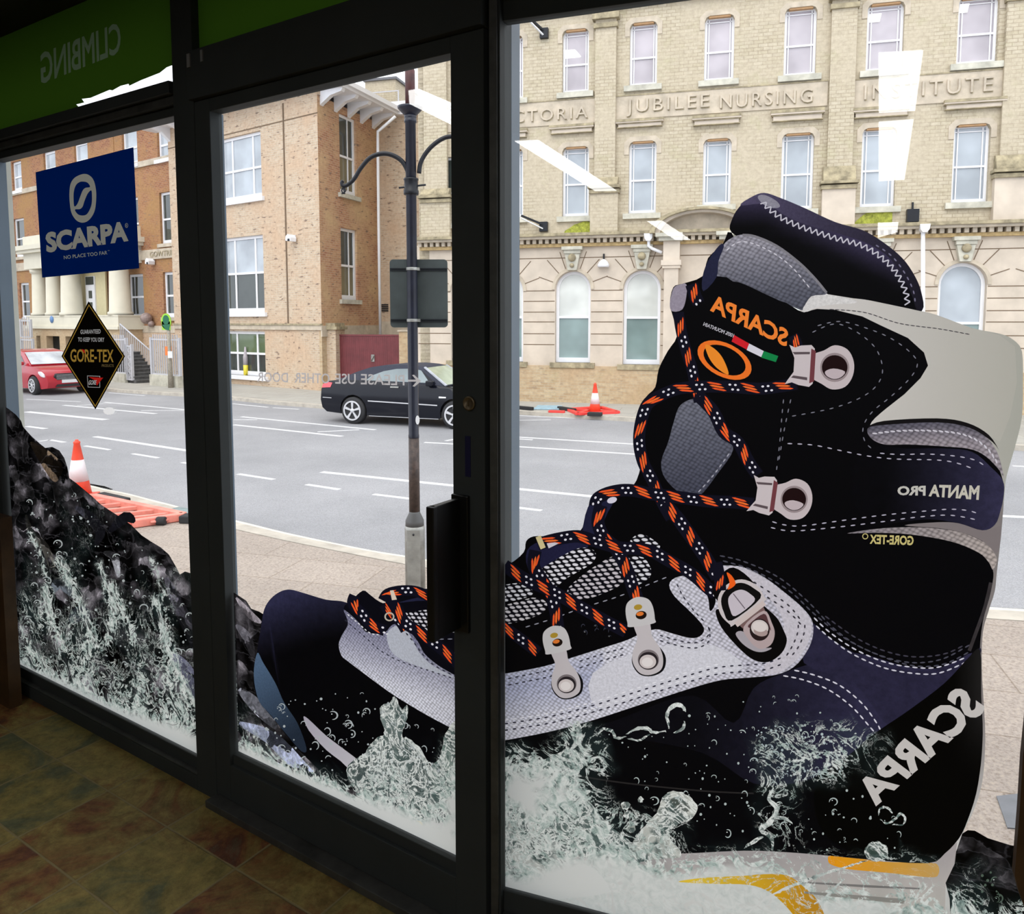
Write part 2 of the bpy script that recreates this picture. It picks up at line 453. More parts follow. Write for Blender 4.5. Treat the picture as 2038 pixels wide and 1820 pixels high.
# ------------------------------------------------------------------ the shop: planes of the two glazed fronts
_a = ground(430, 1575, 0)
_PA0 = Fr((_a.x, _a.y), (1.52, -1)); _k = _PA0.hit(965, 900)
KC = _PA0.o + _PA0.ex * _k[0]
PA = Fr((KC.x, KC.y), (1.52, -1))
PB = Fr((KC.x, KC.y), (2.8, -1))
CEILZ = 2.90
xa = lambda u, v=860: PA.hit(u, v)[0]
xb = lambda u, v=860: PB.hit(u, v)[0]
A_L, A_R = xa(16, 900), xa(386)             # left pane glass
D_S, D_L, D_R = xa(424), PA.hit(461, 860, 0.012)[0], xa(917)   # door seam, door glass
B_L, B_R = xb(1005), xb(2036) + 1.1
ZA0, ZA1 = 0.108, 2.405
ZD0, ZD1 = 0.195, PA.hit(680, 172, 0.012)[1]
ZB0, ZB1 = 0.160, 2.440
def wpt(P, x, y, z=0.0): return P.m @ Vector((x, y, z))

# floor, ceiling, walls
pl = wpt(PA, A_L - 0.12, 0); pk = Vector(KC); pr = wpt(PB, B_R + 2.0, 0)
bl = wpt(PA, A_L - 0.12, -13); br = pr + (bl - pl)
m, t, n, l = newmat('slate_tiles')
ang = math.atan2(PA.ex.y, PA.ex.x)
co = objco(t, rotz=-ang)
sp = N(t, 'ShaderNodeSeparateXYZ'); l.new(co, sp.inputs[0])
TSX, TSY = 0.363, 0.303
tx = mth(t, 'DIVIDE', mth(t, 'ADD', sp.outputs[0], 1.53 - KC.dot(PA.ex) + 40 * TSX), TSX); ty = mth(t, 'DIVIDE', mth(t, 'ADD', sp.outputs[1], 0.215 - KC.dot(PA.ey) + 60 * TSY), TSY)
row = mth(t, 'FLOOR', ty)
fx, fy = mth(t, 'FRACT', tx), mth(t, 'FRACT', ty)
ex_ = mth(t, 'ABSOLUTE', mth(t, 'SUBTRACT', fx, 0.5)); ey_ = mth(t, 'ABSOLUTE', mth(t, 'SUBTRACT', fy, 0.5))
edge = mth(t, 'MAXIMUM', ex_, ey_)
wob = noisef(t, co, 14, 4)
edge2 = mth(t, 'ADD', edge, mth(t, 'MULTIPLY', mth(t, 'SUBTRACT', wob, 0.5), 0.02))
grout = ramp(t, edge2, [(0.484, 0.0), (0.494, 1.0)])
cid = N(t, 'ShaderNodeCombineXYZ'); l.new(mth(t, 'FLOOR', tx), cid.inputs[0]); l.new(row, cid.inputs[1])
wn = N(t, 'ShaderNodeTexWhiteNoise'); wn.noise_dimensions = '3D'; l.new(cid.outputs[0], wn.inputs[0])
sh = N(t, 'ShaderNodeVectorMath'); sh.operation = 'MULTIPLY_ADD'; l.new(wn.outputs['Color'], sh.inputs[0]); sh.inputs[1].default_value = (9, 9, 9); l.new(co, sh.inputs[2])
big = noisef(t, sh.outputs[0], 3.2, 8, 0.68, 1.2)
tone = mth(t, 'ADD', mth(t, 'MULTIPLY', big, 1.25), mth(t, 'MULTIPLY', mth(t, 'SUBTRACT', wn.outputs['Value'], 0.52), 0.40))
c1 = ramp(t, tone, [(0.33, (0.135, 0.135, 0.065)), (0.47, (0.26, 0.205, 0.06)), (0.58, (0.34, 0.25, 0.075)), (0.66, (0.26, 0.17, 0.05)), (0.76, (0.24, 0.105, 0.035)), (0.84, (0.15, 0.05, 0.025)), (0.95, (0.16, 0.11, 0.06))])
fine = noisef(t, sh.outputs[0], 20, 10, 0.78)
c2 = mixc(t, 0.6, c1, ramp(t, fine, [(0.34, 0.3), (0.5, 0.95), (0.68, 1.7)]), 'MULTIPLY')
c3 = mixc(t, grout, c2, mixc(t, fine, (0.20, 0.15, 0.065), (0.40, 0.32, 0.15)))
hgt = mth(t, 'SUBTRACT', mth(t, 'ADD', mth(t, 'MULTIPLY', big, 1.2), mth(t, 'MULTIPLY', fine, 0.35)), mth(t, 'MULTIPLY', grout, 0.5))
principled(t, c3, 0.6, 0, hgt, 0.6, 0.010, 0.35)
SLATE = m
mb = MB(); mb.prism([(p.x, p.y) for p in (pl, pk, pr, br, bl)], -0.25, 0.0, 'z')
floor = tag(mb.build('floor', SLATE), kind='structure')
mb = MB(); mb.prism([(p.x, p.y) for p in (pl, pk, pr, br, bl)], CEILZ, CEILZ + 0.2, 'z')
tag(mb.build('ceiling', CEIL), kind='structure')
for nm, a, b in (('wall_left', pl, bl), ('wall_back', bl, br), ('wall_right', br, pr)):
    d = (b - a).normalized(); nrm = Vector((-d.y, d.x, 0)); c = (pl + br) / 2
    if (c - a).dot(nrm) > 0: nrm = -nrm
    q = [a - d * 0.0, b, b + nrm * 0.15, a + nrm * 0.15]
    mb = MB(); mb.prism([(p.x, p.y) for p in q], 0.0, CEILZ, 'z')
    tag(mb.build(nm, WALLIN), kind='structure')
mb = MB(); mb.box(B_R + 0.1, B_R + 2.0, 0.0, 0.25, STREET, CEILZ); tag(mb.build('wall_front', WALLIN, matrix=PB.m), kind='structure')
# plinth under the shop front down to the pavement
for nm, P, x0, x1 in (('wall_plinth', PA, A_L - 0.5, 0.0), ('wall_plinth', PB, 0.0, B_R + 0.1)):
    mb = MB(); mb.box(x0, x1, 0.02, 0.14, STREET, 0.0); tag(mb.build(nm, STONE_G, matrix=P.m), kind='structure')
# outer pillar left of the left pane
mb = MB(); xo = PA.hit(52, 900, 0.12)[0]; mb.box(A_L - 0.5, xo, 0.056, 0.12, STREET, 3.5); tag(mb.build('trim_1', PLASTER, matrix=PA.m), kind='structure')
# fascia above the shop front (outside) and dark bulkhead above the right pane
mb = MB(); mb.box(A_L - 0.5, 0.0, 0.0, 0.25, CEILZ, 3.5); tag(mb.build('wall_fascia', FRAME, matrix=PA.m), kind='structure')
mb = MB(); mb.box(0.0, B_R + 0.1, 0.0, 0.25, CEILZ, 3.5); tag(mb.build('wall_fascia', FRAME, matrix=PB.m), kind='structure')

def pane(name, P, x0, x1, z0, z1, parent, y=0.0):
    mb = MB(); mb.quad((x0, y, z0), (x1, y, z0), (x1, y, z1), (x0, y, z1))
    return mb.build(name, GLASS, parent)
# --- left window with its transom
w1 = empty('window_1', PA.m, kind='structure', label='tall fixed pane in charcoal frame left of the door', cat='window')
YI, YO = -0.035, 0.10
mb = MB()
mb.box(A_L - 0.12, A_L, YI, 0.004, 0, CEILZ)                     # left jamb
mb.box(A_R, D_S + 0.003, YI, 0.05, 0, CEILZ)                            # mullion to the door
mb.box(A_L, A_R, YI, 0.05, 0.0, 0.055)                          # bottom rail
mb.box(A_L, A_R, YI + 0.02, 0.05, 0.055, ZA0)
mb.box(A_L, A_R, YI + 0.03, 0.05, ZA1, ZA1 + 0.03); mb.box(A_L, A_R, YI + 0.01, 0.05, ZA1 + 0.03, ZA1 + 0.06)
mb.box(A_L, A_R, YI - 0.015, 0.05, ZA1 + 0.06, 2.505)
mb.build('window_frame', FRAME, w1, 0.002)
mb = MB(); mb.box(A_L - 0.12, A_L, 0.004, 0.056, 0, CEILZ); mb.build('outer_jamb', FRAME_L, w1)
mb = MB(); mb.box(A_L, A_R, YI - 0.001, YI + 0.02, 0.06, 0.063); mb.box(A_L, A_R, YI + 0.008, YI + 0.02, ZA1 + 0.032, ZA1 + 0.056); mb.build('bead_highlight', FRAME_S, w1)  # lighter strips paint the grey highlight along the beads
pane('glass_pane', PA, A_L, A_R, ZA0, ZA1, w1); pane('transom_pane', PA, A_L, A_R, 2.505, CEILZ, w1)
# --- door
d1 = empty('door_1', PA.m, kind='structure', label='charcoal framed glass shop door with black pull handle', cat='door')
mb = MB()
mb.box(D_S + 0.006, D_L, YI, 0.012, 0.03, 2.42); mb.box(D_R, xa(980), YI, 0.012, 0.03, 2.42)
mb.box(D_L, D_R, YI, 0.012, 0.03, ZD0 - 0.035); mb.box(D_L, D_R, YI + 0.012, 0.012, ZD0 - 0.035, ZD0)
mb.box(D_L, D_R, YI, 0.012, ZD1, 2.42)
mb.build('door_leaf', FRAME, d1, 0.002)
mb = MB(); mb.box(D_L - 0.008, D_L - 0.001, 0.012, 0.018, ZD0, ZD1); mb.box(D_R, D_R + 0.01, 0.012, 0.03, ZD0, ZD1); mb.build('weather_seal', FRAME_L, d1)
mb = MB(); mb.box(D_S, xa(984), YI - 0.02, 0.03, 2.422, 2.575); mb.box(xa(984), 0.02, YI, 0.05, 2.425, CEILZ); mb.build('door_header', FRAME, d1, 0.002)
mb = MB(); mb.box(D_S, xa(1000), YI - 0.045, 0.05, 0.0, 0.026); mb.build('threshold', FRAME_S, d1, 0.002)
pane('glass_pane', PA, D_L, D_R, ZD0, ZD1, d1); pane('transom_pane', PA, D_S, xa(984), 2.575, CEILZ, d1)
hx = xa(931, 1100)
mb = MB()
z0h, z1h = PA.hit(931, 1238)[1], PA.hit(931, 986)[1]
mb.box(hx - 0.012, hx + 0.012, YI - 0.125, YI - 0.115 + 0.01, z0h, z1h)
mb.box(hx - 0.010, hx + 0.010, YI - 0.12, YI, z0h, z1h)
mb.box(hx - 0.02, hx + 0.035, YI - 0.012, YI, z0h - 0.01, z1h + 0.01)
mb.build('door_handle', HANDLE, d1, 0.003)
lx, lz = PA.hit(935, 803, YI)
mb = MB(); mb.lathe([(0.019, 0.0), (0.019, -0.006), (0.015, -0.008), (0.014, -0.006), (0.0, -0.006)], (lx, YI, lz), 24, 'y')
mb.box(lx - 0.002, lx + 0.002, YI - 0.0085, YI - 0.004, lz - 0.007, lz + 0.007); mb.build('door_lock', BRASS, d1)
mb = MB(); a_, b_ = PA.hit(926, 868, YI), PA.hit(937, 950, YI); mb.box(a_[0], b_[0], YI - 0.0015, YI, b_[1], a_[1])
mb.build('tape_mark', simple('navy_tape', (0.01, 0.01, 0.06), 0.5), d1)
mb = MB()
for (u0, v0, u1, v1) in ((384, 112, 391, 137), (411, 104, 416, 126)):
    q, r = PA.hit(u0, v0, YI), PA.hit(u1, v1, YI)
    mb.box(q[0], r[0], YI - 0.024, YI - 0.02, r[1], q[1])
mb.build('catch', simple('worn_bright_catch', (0.30, 0.30, 0.30), 0.5, 0.3), d1)
# --- right window
w2 = empty('window_2', PB.m, kind='structure', label='wide fixed pane in charcoal frame right of the door', cat='window')
mb = MB()
mb.box(xb(984), B_L, YI + 0.0, 0.05, 0.0, CEILZ)
mb.box(B_L, B_R, YI, 0.05, 0.0, 0.10); mb.box(B_L, B_R, YI + 0.02, 0.05, 0.10, ZB0)
mb.box(B_L, B_R, YI + 0.02, 0.02, ZB1, ZB1 + 0.05); mb.box(B_L, B_R, YI - 0.01, 0.03, ZB1 + 0.05, CEILZ); mb.box(B_R, B_R + 0.1, YI, 0.09, 0, CEILZ)
mb.build('window_frame', FRAME, w2, 0.002)
mb = MB(); mb.box(xb(984), B_L, 0.05, 0.115, 0.0, CEILZ); mb.build('outer_jamb', FRAME_L, w2)
mb = MB(); mb.box(xb(984) + 0.004, xb(1001), YI - 0.006, YI, 0.0, CEILZ); mb.build('cover_strip', FRAME_S, w2)
pane('glass_pane', PB, B_L, B_R, ZB0, ZB1, w2)

# --- ceiling light panels of the shop, found from their mirror images in the glass
m, t, n, l = newmat('lit_light_panel')
e = N(t, 'ShaderNodeEmission'); e.inputs[0].default_value = (1.0, 0.99, 0.96, 1); e.inputs[1].default_value = 7.0
o = N(t, 'ShaderNodeOutputMaterial'); l.new(e.outputs[0], o.inputs[0]); LIT = m
m, t, n, l = newmat('lit_office_lamp')
e = N(t, 'ShaderNodeEmission'); e.inputs[1].default_value = 0.75
o = N(t, 'ShaderNodeOutputMaterial'); l.new(e.outputs[0], o.inputs[0]); LIT2 = m
CLAMP = simple('lamp_housing', (0.5, 0.5, 0.5), 0.5)
def mirror_light(P, px, label):
    pts = []
    for (u, v) in px:
        q = P.mi @ ground(u, v, CEILZ - 0.05); q.y = -q.y; pts.append(P.m @ q)
    c = sum(pts, Vector()) / len(pts)
    r = empty('ceiling_light', T(c.x, c.y, CEILZ), label, 'light', 'ceiling lights of the shop')
    mb = MB(); mb.prism([(p.x - c.x, p.y - c.y) for p in pts], -0.05, -0.045, 'z'); mb.build('diffuser', LIT, r)
    mb = MB(); mb.prism([((p.x - c.x) * 1.04, (p.y - c.y) * 1.04) for p in pts], -0.045, 0.0, 'z'); mb.build('housing', CLAMP, r)
    return r
mirror_light(PB, [(1025, 282), (1071, 280), (1227, 380), (1185, 381)], 'long bright ceiling light mirrored as a slanting white bar on the right pane')
mirror_light(PA, [(813, 182), (834, 179), (925, 218), (925, 262), (815, 207)], 'ceiling light mirrored as a white bar beside the lamp post top')
mirror_light(PB, [(1749, 107), (1837, 102), (1821, 221), (1749, 225)], 'upper of two square ceiling lights mirrored over the stone lettering')
mirror_light(PB, [(1749, 244), (1818, 239), (1800, 358), (1749, 361)], 'lower of two square ceiling lights mirrored below the stone lettering')
mirror_light(PB, [(1747, 444), (1788, 443), (1783, 490), (1747, 492)], 'small far ceiling light mirrored above the boot collar')
mirror_light(PB, [(1288, 441), (1318, 440), (1375, 478), (1344, 478)], 'narrow far ceiling light mirrored beside the arched porch')
mirror_light(PB, [(1122, 102), (1145, 101), (1156, 114), (1125, 117)], 'small ceiling light mirrored on the top left sash window')

# --- things at the two edges
mb = MB()
px = [(2052, 1380), (2038, 1420), (2030, 1500), (2024, 1600), (2017, 1690), (2014, 1730), (2022, 1762), (2038, 1806), (2060, 1880), (2200, 1880), (2200, 1380)]
mb.prism([PB.hit(u, v, -0.12) for u, v in px], -0.14, -0.12)
tag(mb.build('wooden_board', WOOD, matrix=PB.m), 'brown wooden board with a notched edge at the right of the boot picture', 'board')
mb = MB(); q = PA.hit(5, 1150, -0.13)[0]
mb.box(max(q - 0.2, A_L - 0.112), q, -0.13, -0.08, 0.0, PA.hit(5, 1035, -0.13)[1])
tag(mb.build('plank', WOOD, matrix=PA.m), 'low brown wooden plank standing against the frame at the far left', 'plank')
# ------------------------------------------------------------------ printed vinyl on the glass
GAIN = 0.84
def pc(c): return tuple(min(1.0, x / GAIN) for x in lin(c))
def printmat(name, kind, rough=0.5):
    m, t, n, l = newmat(name)
    at = N(t, 'ShaderNodeAttribute'); at.attribute_name = 'ink'
    base = at.outputs['Color']; d = at.outputs['Alpha']
    co = objco(t)
    s = N(t, 'ShaderNodeSeparateXYZ'); l.new(co, s.inputs[0]); cc = N(t, 'ShaderNodeCombineXYZ'); l.new(s.outputs[0], cc.inputs[0]); l.new(s.outputs[2], cc.inputs[1]); co = cc.outputs[0]
    if kind == 'fabric':
        f = noisef(t, co, 160, 3, 0.7); base = mixc(t, 0.6, base, ramp(t, f, [(0.3, 0.72), (0.7, 1.28)]), 'MULTIPLY')
    elif kind == 'knit':
        mp = t.nodes.new('ShaderNodeMapping'); mp.inputs['Rotation'].default_value = (0, 0, 0.5); mp.inputs['Scale'].default_value = (100, 125, 1); l.new(co, mp.inputs[0])
        v = N(t, 'ShaderNodeTexVoronoi'); v.inputs['Randomness'].default_value = 0.25; v.inputs['Scale'].default_value = 1.0; l.new(mp.outputs[0], v.inputs['Vector'])
        base = mixc(t, 0.85, base, ramp(t, v.outputs['Distance'], [(0.15, 1.35), (0.45, 0.9), (0.62, 0.5)]), 'MULTIPLY')
    elif kind == 'mesh':
        mp = t.nodes.new('ShaderNodeMapping'); mp.inputs['Rotation'].default_value = (0, 0, -0.42); mp.inputs['Scale'].default_value = (48, 100, 1); l.new(co, mp.inputs[0])
        v = N(t, 'ShaderNodeTexVoronoi'); v.inputs['Randomness'].default_value = 0.12; v.inputs['Scale'].default_value = 1.0; l.new(mp.outputs[0], v.inputs['Vector'])
        base = mixc(t, ramp(t, v.outputs['Distance'], [(0.30, 1.0), (0.42, 0.0)]), tuple(pc((12, 12, 20))), base)
    elif kind == 'suede':
        f = noisef(t, co, 45, 6, 0.75); base = mixc(t, 0.7, base, ramp(t, f, [(0.3, 0.55), (0.72, 1.5)]), 'MULTIPLY')
    elif kind == 'water':
        f = noisef(t, co, 17, 9, 0.62, 2.4); g0 = noisef(t, co, 13, 5, 0.6, 1.0)
        r_ = mth(t, 'ABSOLUTE', mth(t, 'SUBTRACT', f, 0.5))
        k0 = ramp(t, r_, [(0.0, 1.0), (0.02, 0.8), (0.045, 0.10), (0.10, 0.0)])
        k1 = ramp(t, g0, [(0.44, 0.0), (0.58, 1.0)])
        lo = mixc(t, g0, pc((24, 32, 32)), pc((110, 132, 128)))
        base = mixc(t, mth(t, 'MULTIPLY', k1, 0.85), lo, base); base = mixc(t, k0, base, pc((228, 232, 228)))
    elif kind == 'rock':
        wv = noisef(t, co, 7, 5, 0.6); wm = N(t, 'ShaderNodeVectorMath'); wm.operation = 'MULTIPLY_ADD'
        wn_ = N(t, 'ShaderNodeTexNoise'); wn_.inputs['Scale'].default_value = 6.0; wn_.inputs['Detail'].default_value = 5; l.new(co, wn_.inputs['Vector'])
        l.new(wn_.outputs['Color'], wm.inputs[0]); wm.inputs[1].default_value = (0.30, 0.30, 0.30); l.new(co, wm.inputs[2])
        mpr = t.nodes.new('ShaderNodeMapping'); mpr.inputs['Rotation'].default_value = (0, 0, 0.95); mpr.inputs['Scale'].default_value = (5.5, 13, 1); l.new(wm.outputs[0], mpr.inputs[0])
        vr = N(t, 'ShaderNodeTexVoronoi'); vr.inputs['Scale'].default_value = 1.0; l.new(mpr.outputs[0], vr.inputs['Vector'])
        sr = N(t, 'ShaderNodeSeparateXYZ'); l.new(vr.outputs['Color'], sr.inputs[0])
        ve = N(t, 'ShaderNodeTexVoronoi'); ve.feature = 'DISTANCE_TO_EDGE'; ve.inputs['Scale'].default_value = 1.0; l.new(mpr.outputs[0], ve.inputs['Vector'])
        facet = ramp(t, sr.outputs[0], [(0.25, 0.08), (0.50, 0.5), (0.75, 1.5), (1.0, 3.2)])
        base = mixc(t, 1.0, base, facet, 'MULTIPLY')
        base = mixc(t, ramp(t, ve.outputs['Distance'], [(0.0, 0.16), (0.03, 0.0)]), base, pc((118, 116, 122)))
        f = noisef(t, co, 30, 8, 0.74, 1.0); base = mixc(t, 0.75, base, ramp(t, f, [(0.38, 0.2), (0.55, 1.0), (0.70, 2.4)]), 'MULTIPLY')
        mp = t.nodes.new('ShaderNodeMapping'); mp.inputs['Rotation'].default_value = (0, 0, 0.85); mp.inputs['Scale'].default_value = (9, 60, 1); l.new(co, mp.inputs[0])
        g = noisef(t, mp.outputs[0], 1.0, 6, 0.7, 0.6)
        base = mixc(t, ramp(t, g, [(0.58, 0.0), (0.70, 0.35)]), base, pc((120, 118, 125)))
    # water: bright filaments that close to white where the ink density is high
    n1 = noisef(t, co, 12, 9, 0.68, 2.0)
    rid = mth(t, 'ABSOLUTE', mth(t, 'SUBTRACT', n1, 0.5))
    n3 = noisef(t, co, 5.0, 4, 0.6)
    wid = mth(t, 'MULTIPLY', mth(t, 'POWER', mth(t, 'MULTIPLY', d, mth(t, 'ADD', n3, 0.5)), 2.2), 0.16)
    k = mth(t, 'DIVIDE', mth(t, 'SUBTRACT', wid, rid), mth(t, 'ADD', mth(t, 'MULTIPLY', wid, 0.55), 0.003), clamp=True)
    n2 = noisef(t, co, 42, 6, 0.6, 1.0)
    wc = ramp(t, n2, [(0.30, pc((96, 118, 114))), (0.42, pc((165, 182, 176))), (0.58, pc((212, 218, 214)))])
    teal = mth(t, 'MULTIPLY', mth(t, 'MULTIPLY', d, ramp(t, n3, [(0.40, 0.0), (0.62, 1.0)])), 0.42, clamp=True)
    base = mixc(t, teal, base, pc((70, 92, 92)))
    full = ramp(t, d, [(0.80, 0.0), (0.97, 1.0)])
    col = mixc(t, k, base, wc)
    col = mixc(t, full, col, pc((205, 208, 205)))
    df = N(t, 'ShaderNodeBsdfDiffuse'); tl = N(t, 'ShaderNodeBsdfTranslucent')
    l.new(col, df.inputs[0]); l.new(col, tl.inputs[0])
    mx = N(t, 'ShaderNodeMixShader'); mx.inputs[0].default_value = 0.80; l.new(df.outputs[0], mx.inputs[1]); l.new(tl.outputs[0], mx.inputs[2])
    gl = N(t, 'ShaderNodeBsdfGlossy'); gl.inputs['Roughness'].default_value = rough; gl.inputs[0].default_value = (1, 1, 1, 1)
    m2 = N(t, 'ShaderNodeMixShader'); m2.inputs[0].default_value = 0.015; l.new(mx.outputs[0], m2.inputs[1]); l.new(gl.outputs[0], m2.inputs[2])
    o = N(t, 'ShaderNodeOutputMaterial'); l.new(m2.outputs[0], o.inputs[0]); return m
PM = {k: printmat('printed_' + k, k) for k in ('plain', 'fabric', 'knit', 'mesh', 'suede', 'rock', 'water')}

def bbox(loops):
    xs = [p[0] for l in loops for p in l]; ys = [p[1] for l in loops for p in l]
    return min(xs), min(ys), max(xs), max(ys)
class Print:
    """one printed film: shapes in paint order, resolved into one layer of non-overlapping pieces on the plane"""
    def __init__(s, P, clip, y=-0.004, density=None, grid=16):
        s.P = P; s.clip = clip; s.y = y; s.L = []; s.density = density or (lambda u, v: 0.0); s.grid = grid
    def add(s, part, loops, color, kind='plain', dmax=None):
        if loops and not isinstance(loops[0][0], (tuple, list)): loops = [loops]
        if part == 'splash':
            kind = 'water'; rj = random.Random(len(s.L))
            def rag(lp):
                out = []
                for i, p in enumerate(lp):
                    q = lp[(i + 1) % len(lp)]; L_ = math.dist(p, q); m_ = max(1, int(L_ / 5))
                    for j in range(m_): out.append((p[0] + (q[0] - p[0]) * j / m_ + rj.uniform(-1.3, 1.3), p[1] + (q[1] - p[1]) * j / m_ + rj.uniform(-1.3, 1.3)))
                return out
            loops = [rag(lp) for lp in loops]
        s.L.append((part, [[(float(a), float(b)) for a, b in lp] for lp in loops], color, kind, dmax, bbox(loops)))
    def blob(s, part, pts, color, kind='plain', n=5, dmax=None): s.add(part, spline(pts, n), color, kind, dmax)
    def ell(s, part, cx, cy, rx, ry, rot, color, kind='plain', n=28, inner=None):
        c, q = math.cos(rot), math.sin(rot)
        f = lambda k, a, b: (cx + a * math.cos(k) * c - b * math.sin(k) * q, cy + a * math.cos(k) * q + b * math.sin(k) * c)
        lp = [[f(2 * math.pi * i / n, rx, ry) for i in range(n)]]
        if inner: lp.append([f(2 * math.pi * i / n, rx * inner, ry * inner) for i in range(n)])
        s.add(part, lp, color, kind)
    def stroke(s, part, pts, w, color, kind='plain', smooth=4, taper=False, **k):
        p = [np.array(q) for q in (spline(pts, smooth, False) if smooth else pts)]
        L, R = [], []
        for i, q in enumerate(p):
            d = p[min(i + 1, len(p) - 1)] - p[max(i - 1, 0)]; d = d / (np.linalg.norm(d) + 1e-9); nn = np.array((-d[1], d[0]))
            ww = w[0] + (w[1] - w[0]) * i / (len(p) - 1) if isinstance(w, tuple) else w
            if taper: ww *= math.sin(math.pi * (0.08 + 0.84 * i / (len(p) - 1)))
            L.append(tuple(q + nn * ww / 2)); R.append(tuple(q - nn * ww / 2))
        s.add(part, L + R[::-1], color, kind, **k)
    def walk(s, pts, smooth=8):
        p = [np.array(q) for q in spline(pts, smooth, False)]
        cum = [0]
        for a, b in zip(p, p[1:]): cum.append(cum[-1] + np.linalg.norm(b - a))
        def at(t):
            t = min(max(t, 0), cum[-1]); i = min(np.searchsorted(cum, t, 'right') - 1, len(p) - 2)
            d = p[i + 1] - p[i]; L = np.linalg.norm(d) + 1e-9
            return p[i] + d * (t - cum[i]) / L, d / L
        return at, cum[-1]
    def stitch(s, part, pts, color, ln=9, gap=8, w=2.6, off=0.0, skew=0.0):
        at, L = s.walk(pts); t = gap / 2
        while t + ln < L:
            a, da = at(t); b, db = at(t + ln); na = np.array((-da[1], da[0])); nb = np.array((-db[1], db[0]))
            a = a + na * (off - skew); b = b + nb * (off + skew)
            d = (b - a) / (np.linalg.norm(b - a) + 1e-9); nn = np.array((-d[1], d[0])) * w / 2
            s.add(part, [tuple(a + nn * .6), tuple(a - nn * .6), tuple((a + b) / 2 - nn), tuple(b - nn * .6), tuple(b + nn * .6), tuple((a + b) / 2 + nn)], color)
            t += ln + gap
    def zigzag(s, part, pts, color, amp=6, step=6, w=2.2):
        at, L = s.walk(pts); t = 0; sg = 1
        while t + step < L:
            a, da = at(t); b, db = at(t + step); na = np.array((-da[1], da[0]))
            s.stroke(part, [tuple(a + na * amp * sg), tuple(b - na * amp * sg)], w, color, smooth=0); sg = -sg; t += step
    def lace(s, pts, w=22, ph=0.0, per=62, blur=0):
        s.stroke('lace', pts, w + 3, (16, 16, 30), smooth=5)
        at, L = s.walk(pts); t = ph
        while t < L:
            base = t
            for j, o in enumerate((-0.30, -0.02, 0.26)):
                a, da = at(base + j * 5); b, db = at(base + j * 5 + per * 0.46)
                if base + j * 5 + per * 0.2 > L: continue
                na = np.array((-da[1], da[0])); nb = np.array((-db[1], db[0]))
                a = a + na * w * (o - 0.10); b = b + nb * w * (o + 0.16); cq = (235, 88, 40) if j != 1 else (240, 110, 45)
                d = (b - a); nn = np.array((-d[1], d[0])) / (np.linalg.norm(d) + 1e-9) * w * 0.085
                s.add('lace', [tuple(a), tuple(a * .8 + b * .2 + nn), tuple(a * .2 + b * .8 + nn), tuple(b), tuple(a * .2 + b * .8 - nn), tuple(a * .8 + b * .2 - nn)], cq)
            for j in range(2):
                for o in (-0.24, 0.2):
                    q, dq = at(base + per * 0.66 + j * 11 + (6 if o > 0 else 0))
                    if base + per * 0.66 + j * 11 < L:
                        nq = np.array((-dq[1], dq[0])); c = q + nq * w * o
                        s.ell('lace', c[0], c[1], 2.9, 2.2, math.atan2(dq[1], dq[0]), (222, 220, 228), n=8)
            t += per
    def text(s, part, txt, p0, p1, h, color, bold=0.03, mirror=True, curve=None, slant=0.0, spacing=1.0, h1=None):
        """baseline p0 -> p1 in the photograph's frame, cap height h px, reading from p1 to p0 when mirrored"""
        p0, p1 = np.array(p0, float), np.array(p1, float); d = p1 - p0; nn = np.array((d[1], -d[0])) / np.linalg.norm(d)
        h1 = h1 or h
        def fn(a, b):
            q = p0 + d * a + nn * (h + (h1 - h) * a) * b + d / np.linalg.norm(d) * slant * b * h
            if curve: q = q + nn * curve * math.sin(math.pi * a)
            return (q[0], q[1])
        s.add(part, place_text(txt, 0, 0, 1, bold, mirror=mirror, spacing=spacing, fn=fn), color)
    def bubbles(s, part, area, n, r=(2, 7), color=(185, 200, 198), seed=1, dens=None):
        rnd = random.Random(seed); lp = [area]; x0, y0, x1, y1 = bbox(lp); k = 0; tries = 0
        while k < n and tries < n * 30:
            tries += 1; x, y = rnd.uniform(x0, x1), rnd.uniform(y0, y1)
            if not pip(np.array([[x, y]]), lp)[0]: continue
            q = rnd.random() ** 3.4; rr = r[0] + (r[1] - r[0]) * q; rx = rr * rnd.uniform(0.75, 1.15)
            if rr > 3.2:
                a0 = rnd.uniform(2.6, 4.4); sp_ = rnd.uniform(2.2, 4.6); m_ = 9; out, inn = [], []
                for i in range(m_ + 1):
                    a = a0 + sp_ * i / m_; th = 0.26 * math.sin(math.pi * (0.1 + 0.8 * i / m_)) + 0.05
                    out.append((x + rx * math.cos(a), y + rr * math.sin(a))); inn.append((x + rx * (1 - th) * math.cos(a), y + rr * (1 - th) * math.sin(a)))
                s.add(part, out + inn[::-1], color)
                if rnd.random() < 0.6: s.ell(part, x - rx * 0.25, y - rr * 0.3, rr * 0.16, rr * 0.12, 0, (225, 230, 228), n=6)
            else: s.ell(part, x, y, rx, rr, 0, color, n=7)
            k += 1
    def build(s, root):
        u0, v0, u1, v1 = bbox([s.clip]); rnd = random.Random(3)
        extra = []; g = s.grid
        y = v0
        while y < v1:
            x = u0
            while x < u1:
                extra.append((x + rnd.uniform(-.36, .36) * g, y + rnd.uniform(-.36, .36) * g)); x += g
            y += g
        loops = [s.clip] + [lp for L in s.L for lp in L[1]]
        vs, fs = cdt([[(a / 1000, b / 1000) for a, b in lp] for lp in loops], [(a / 1000, b / 1000) for a, b in extra])
        V = np.array(vs) * 1000.0; Fa = np.array([f for f in fs if len(f) == 3]); C = V[Fa].mean(1)
        inside = pip(C, [s.clip]); owner = np.full(len(Fa), -1)
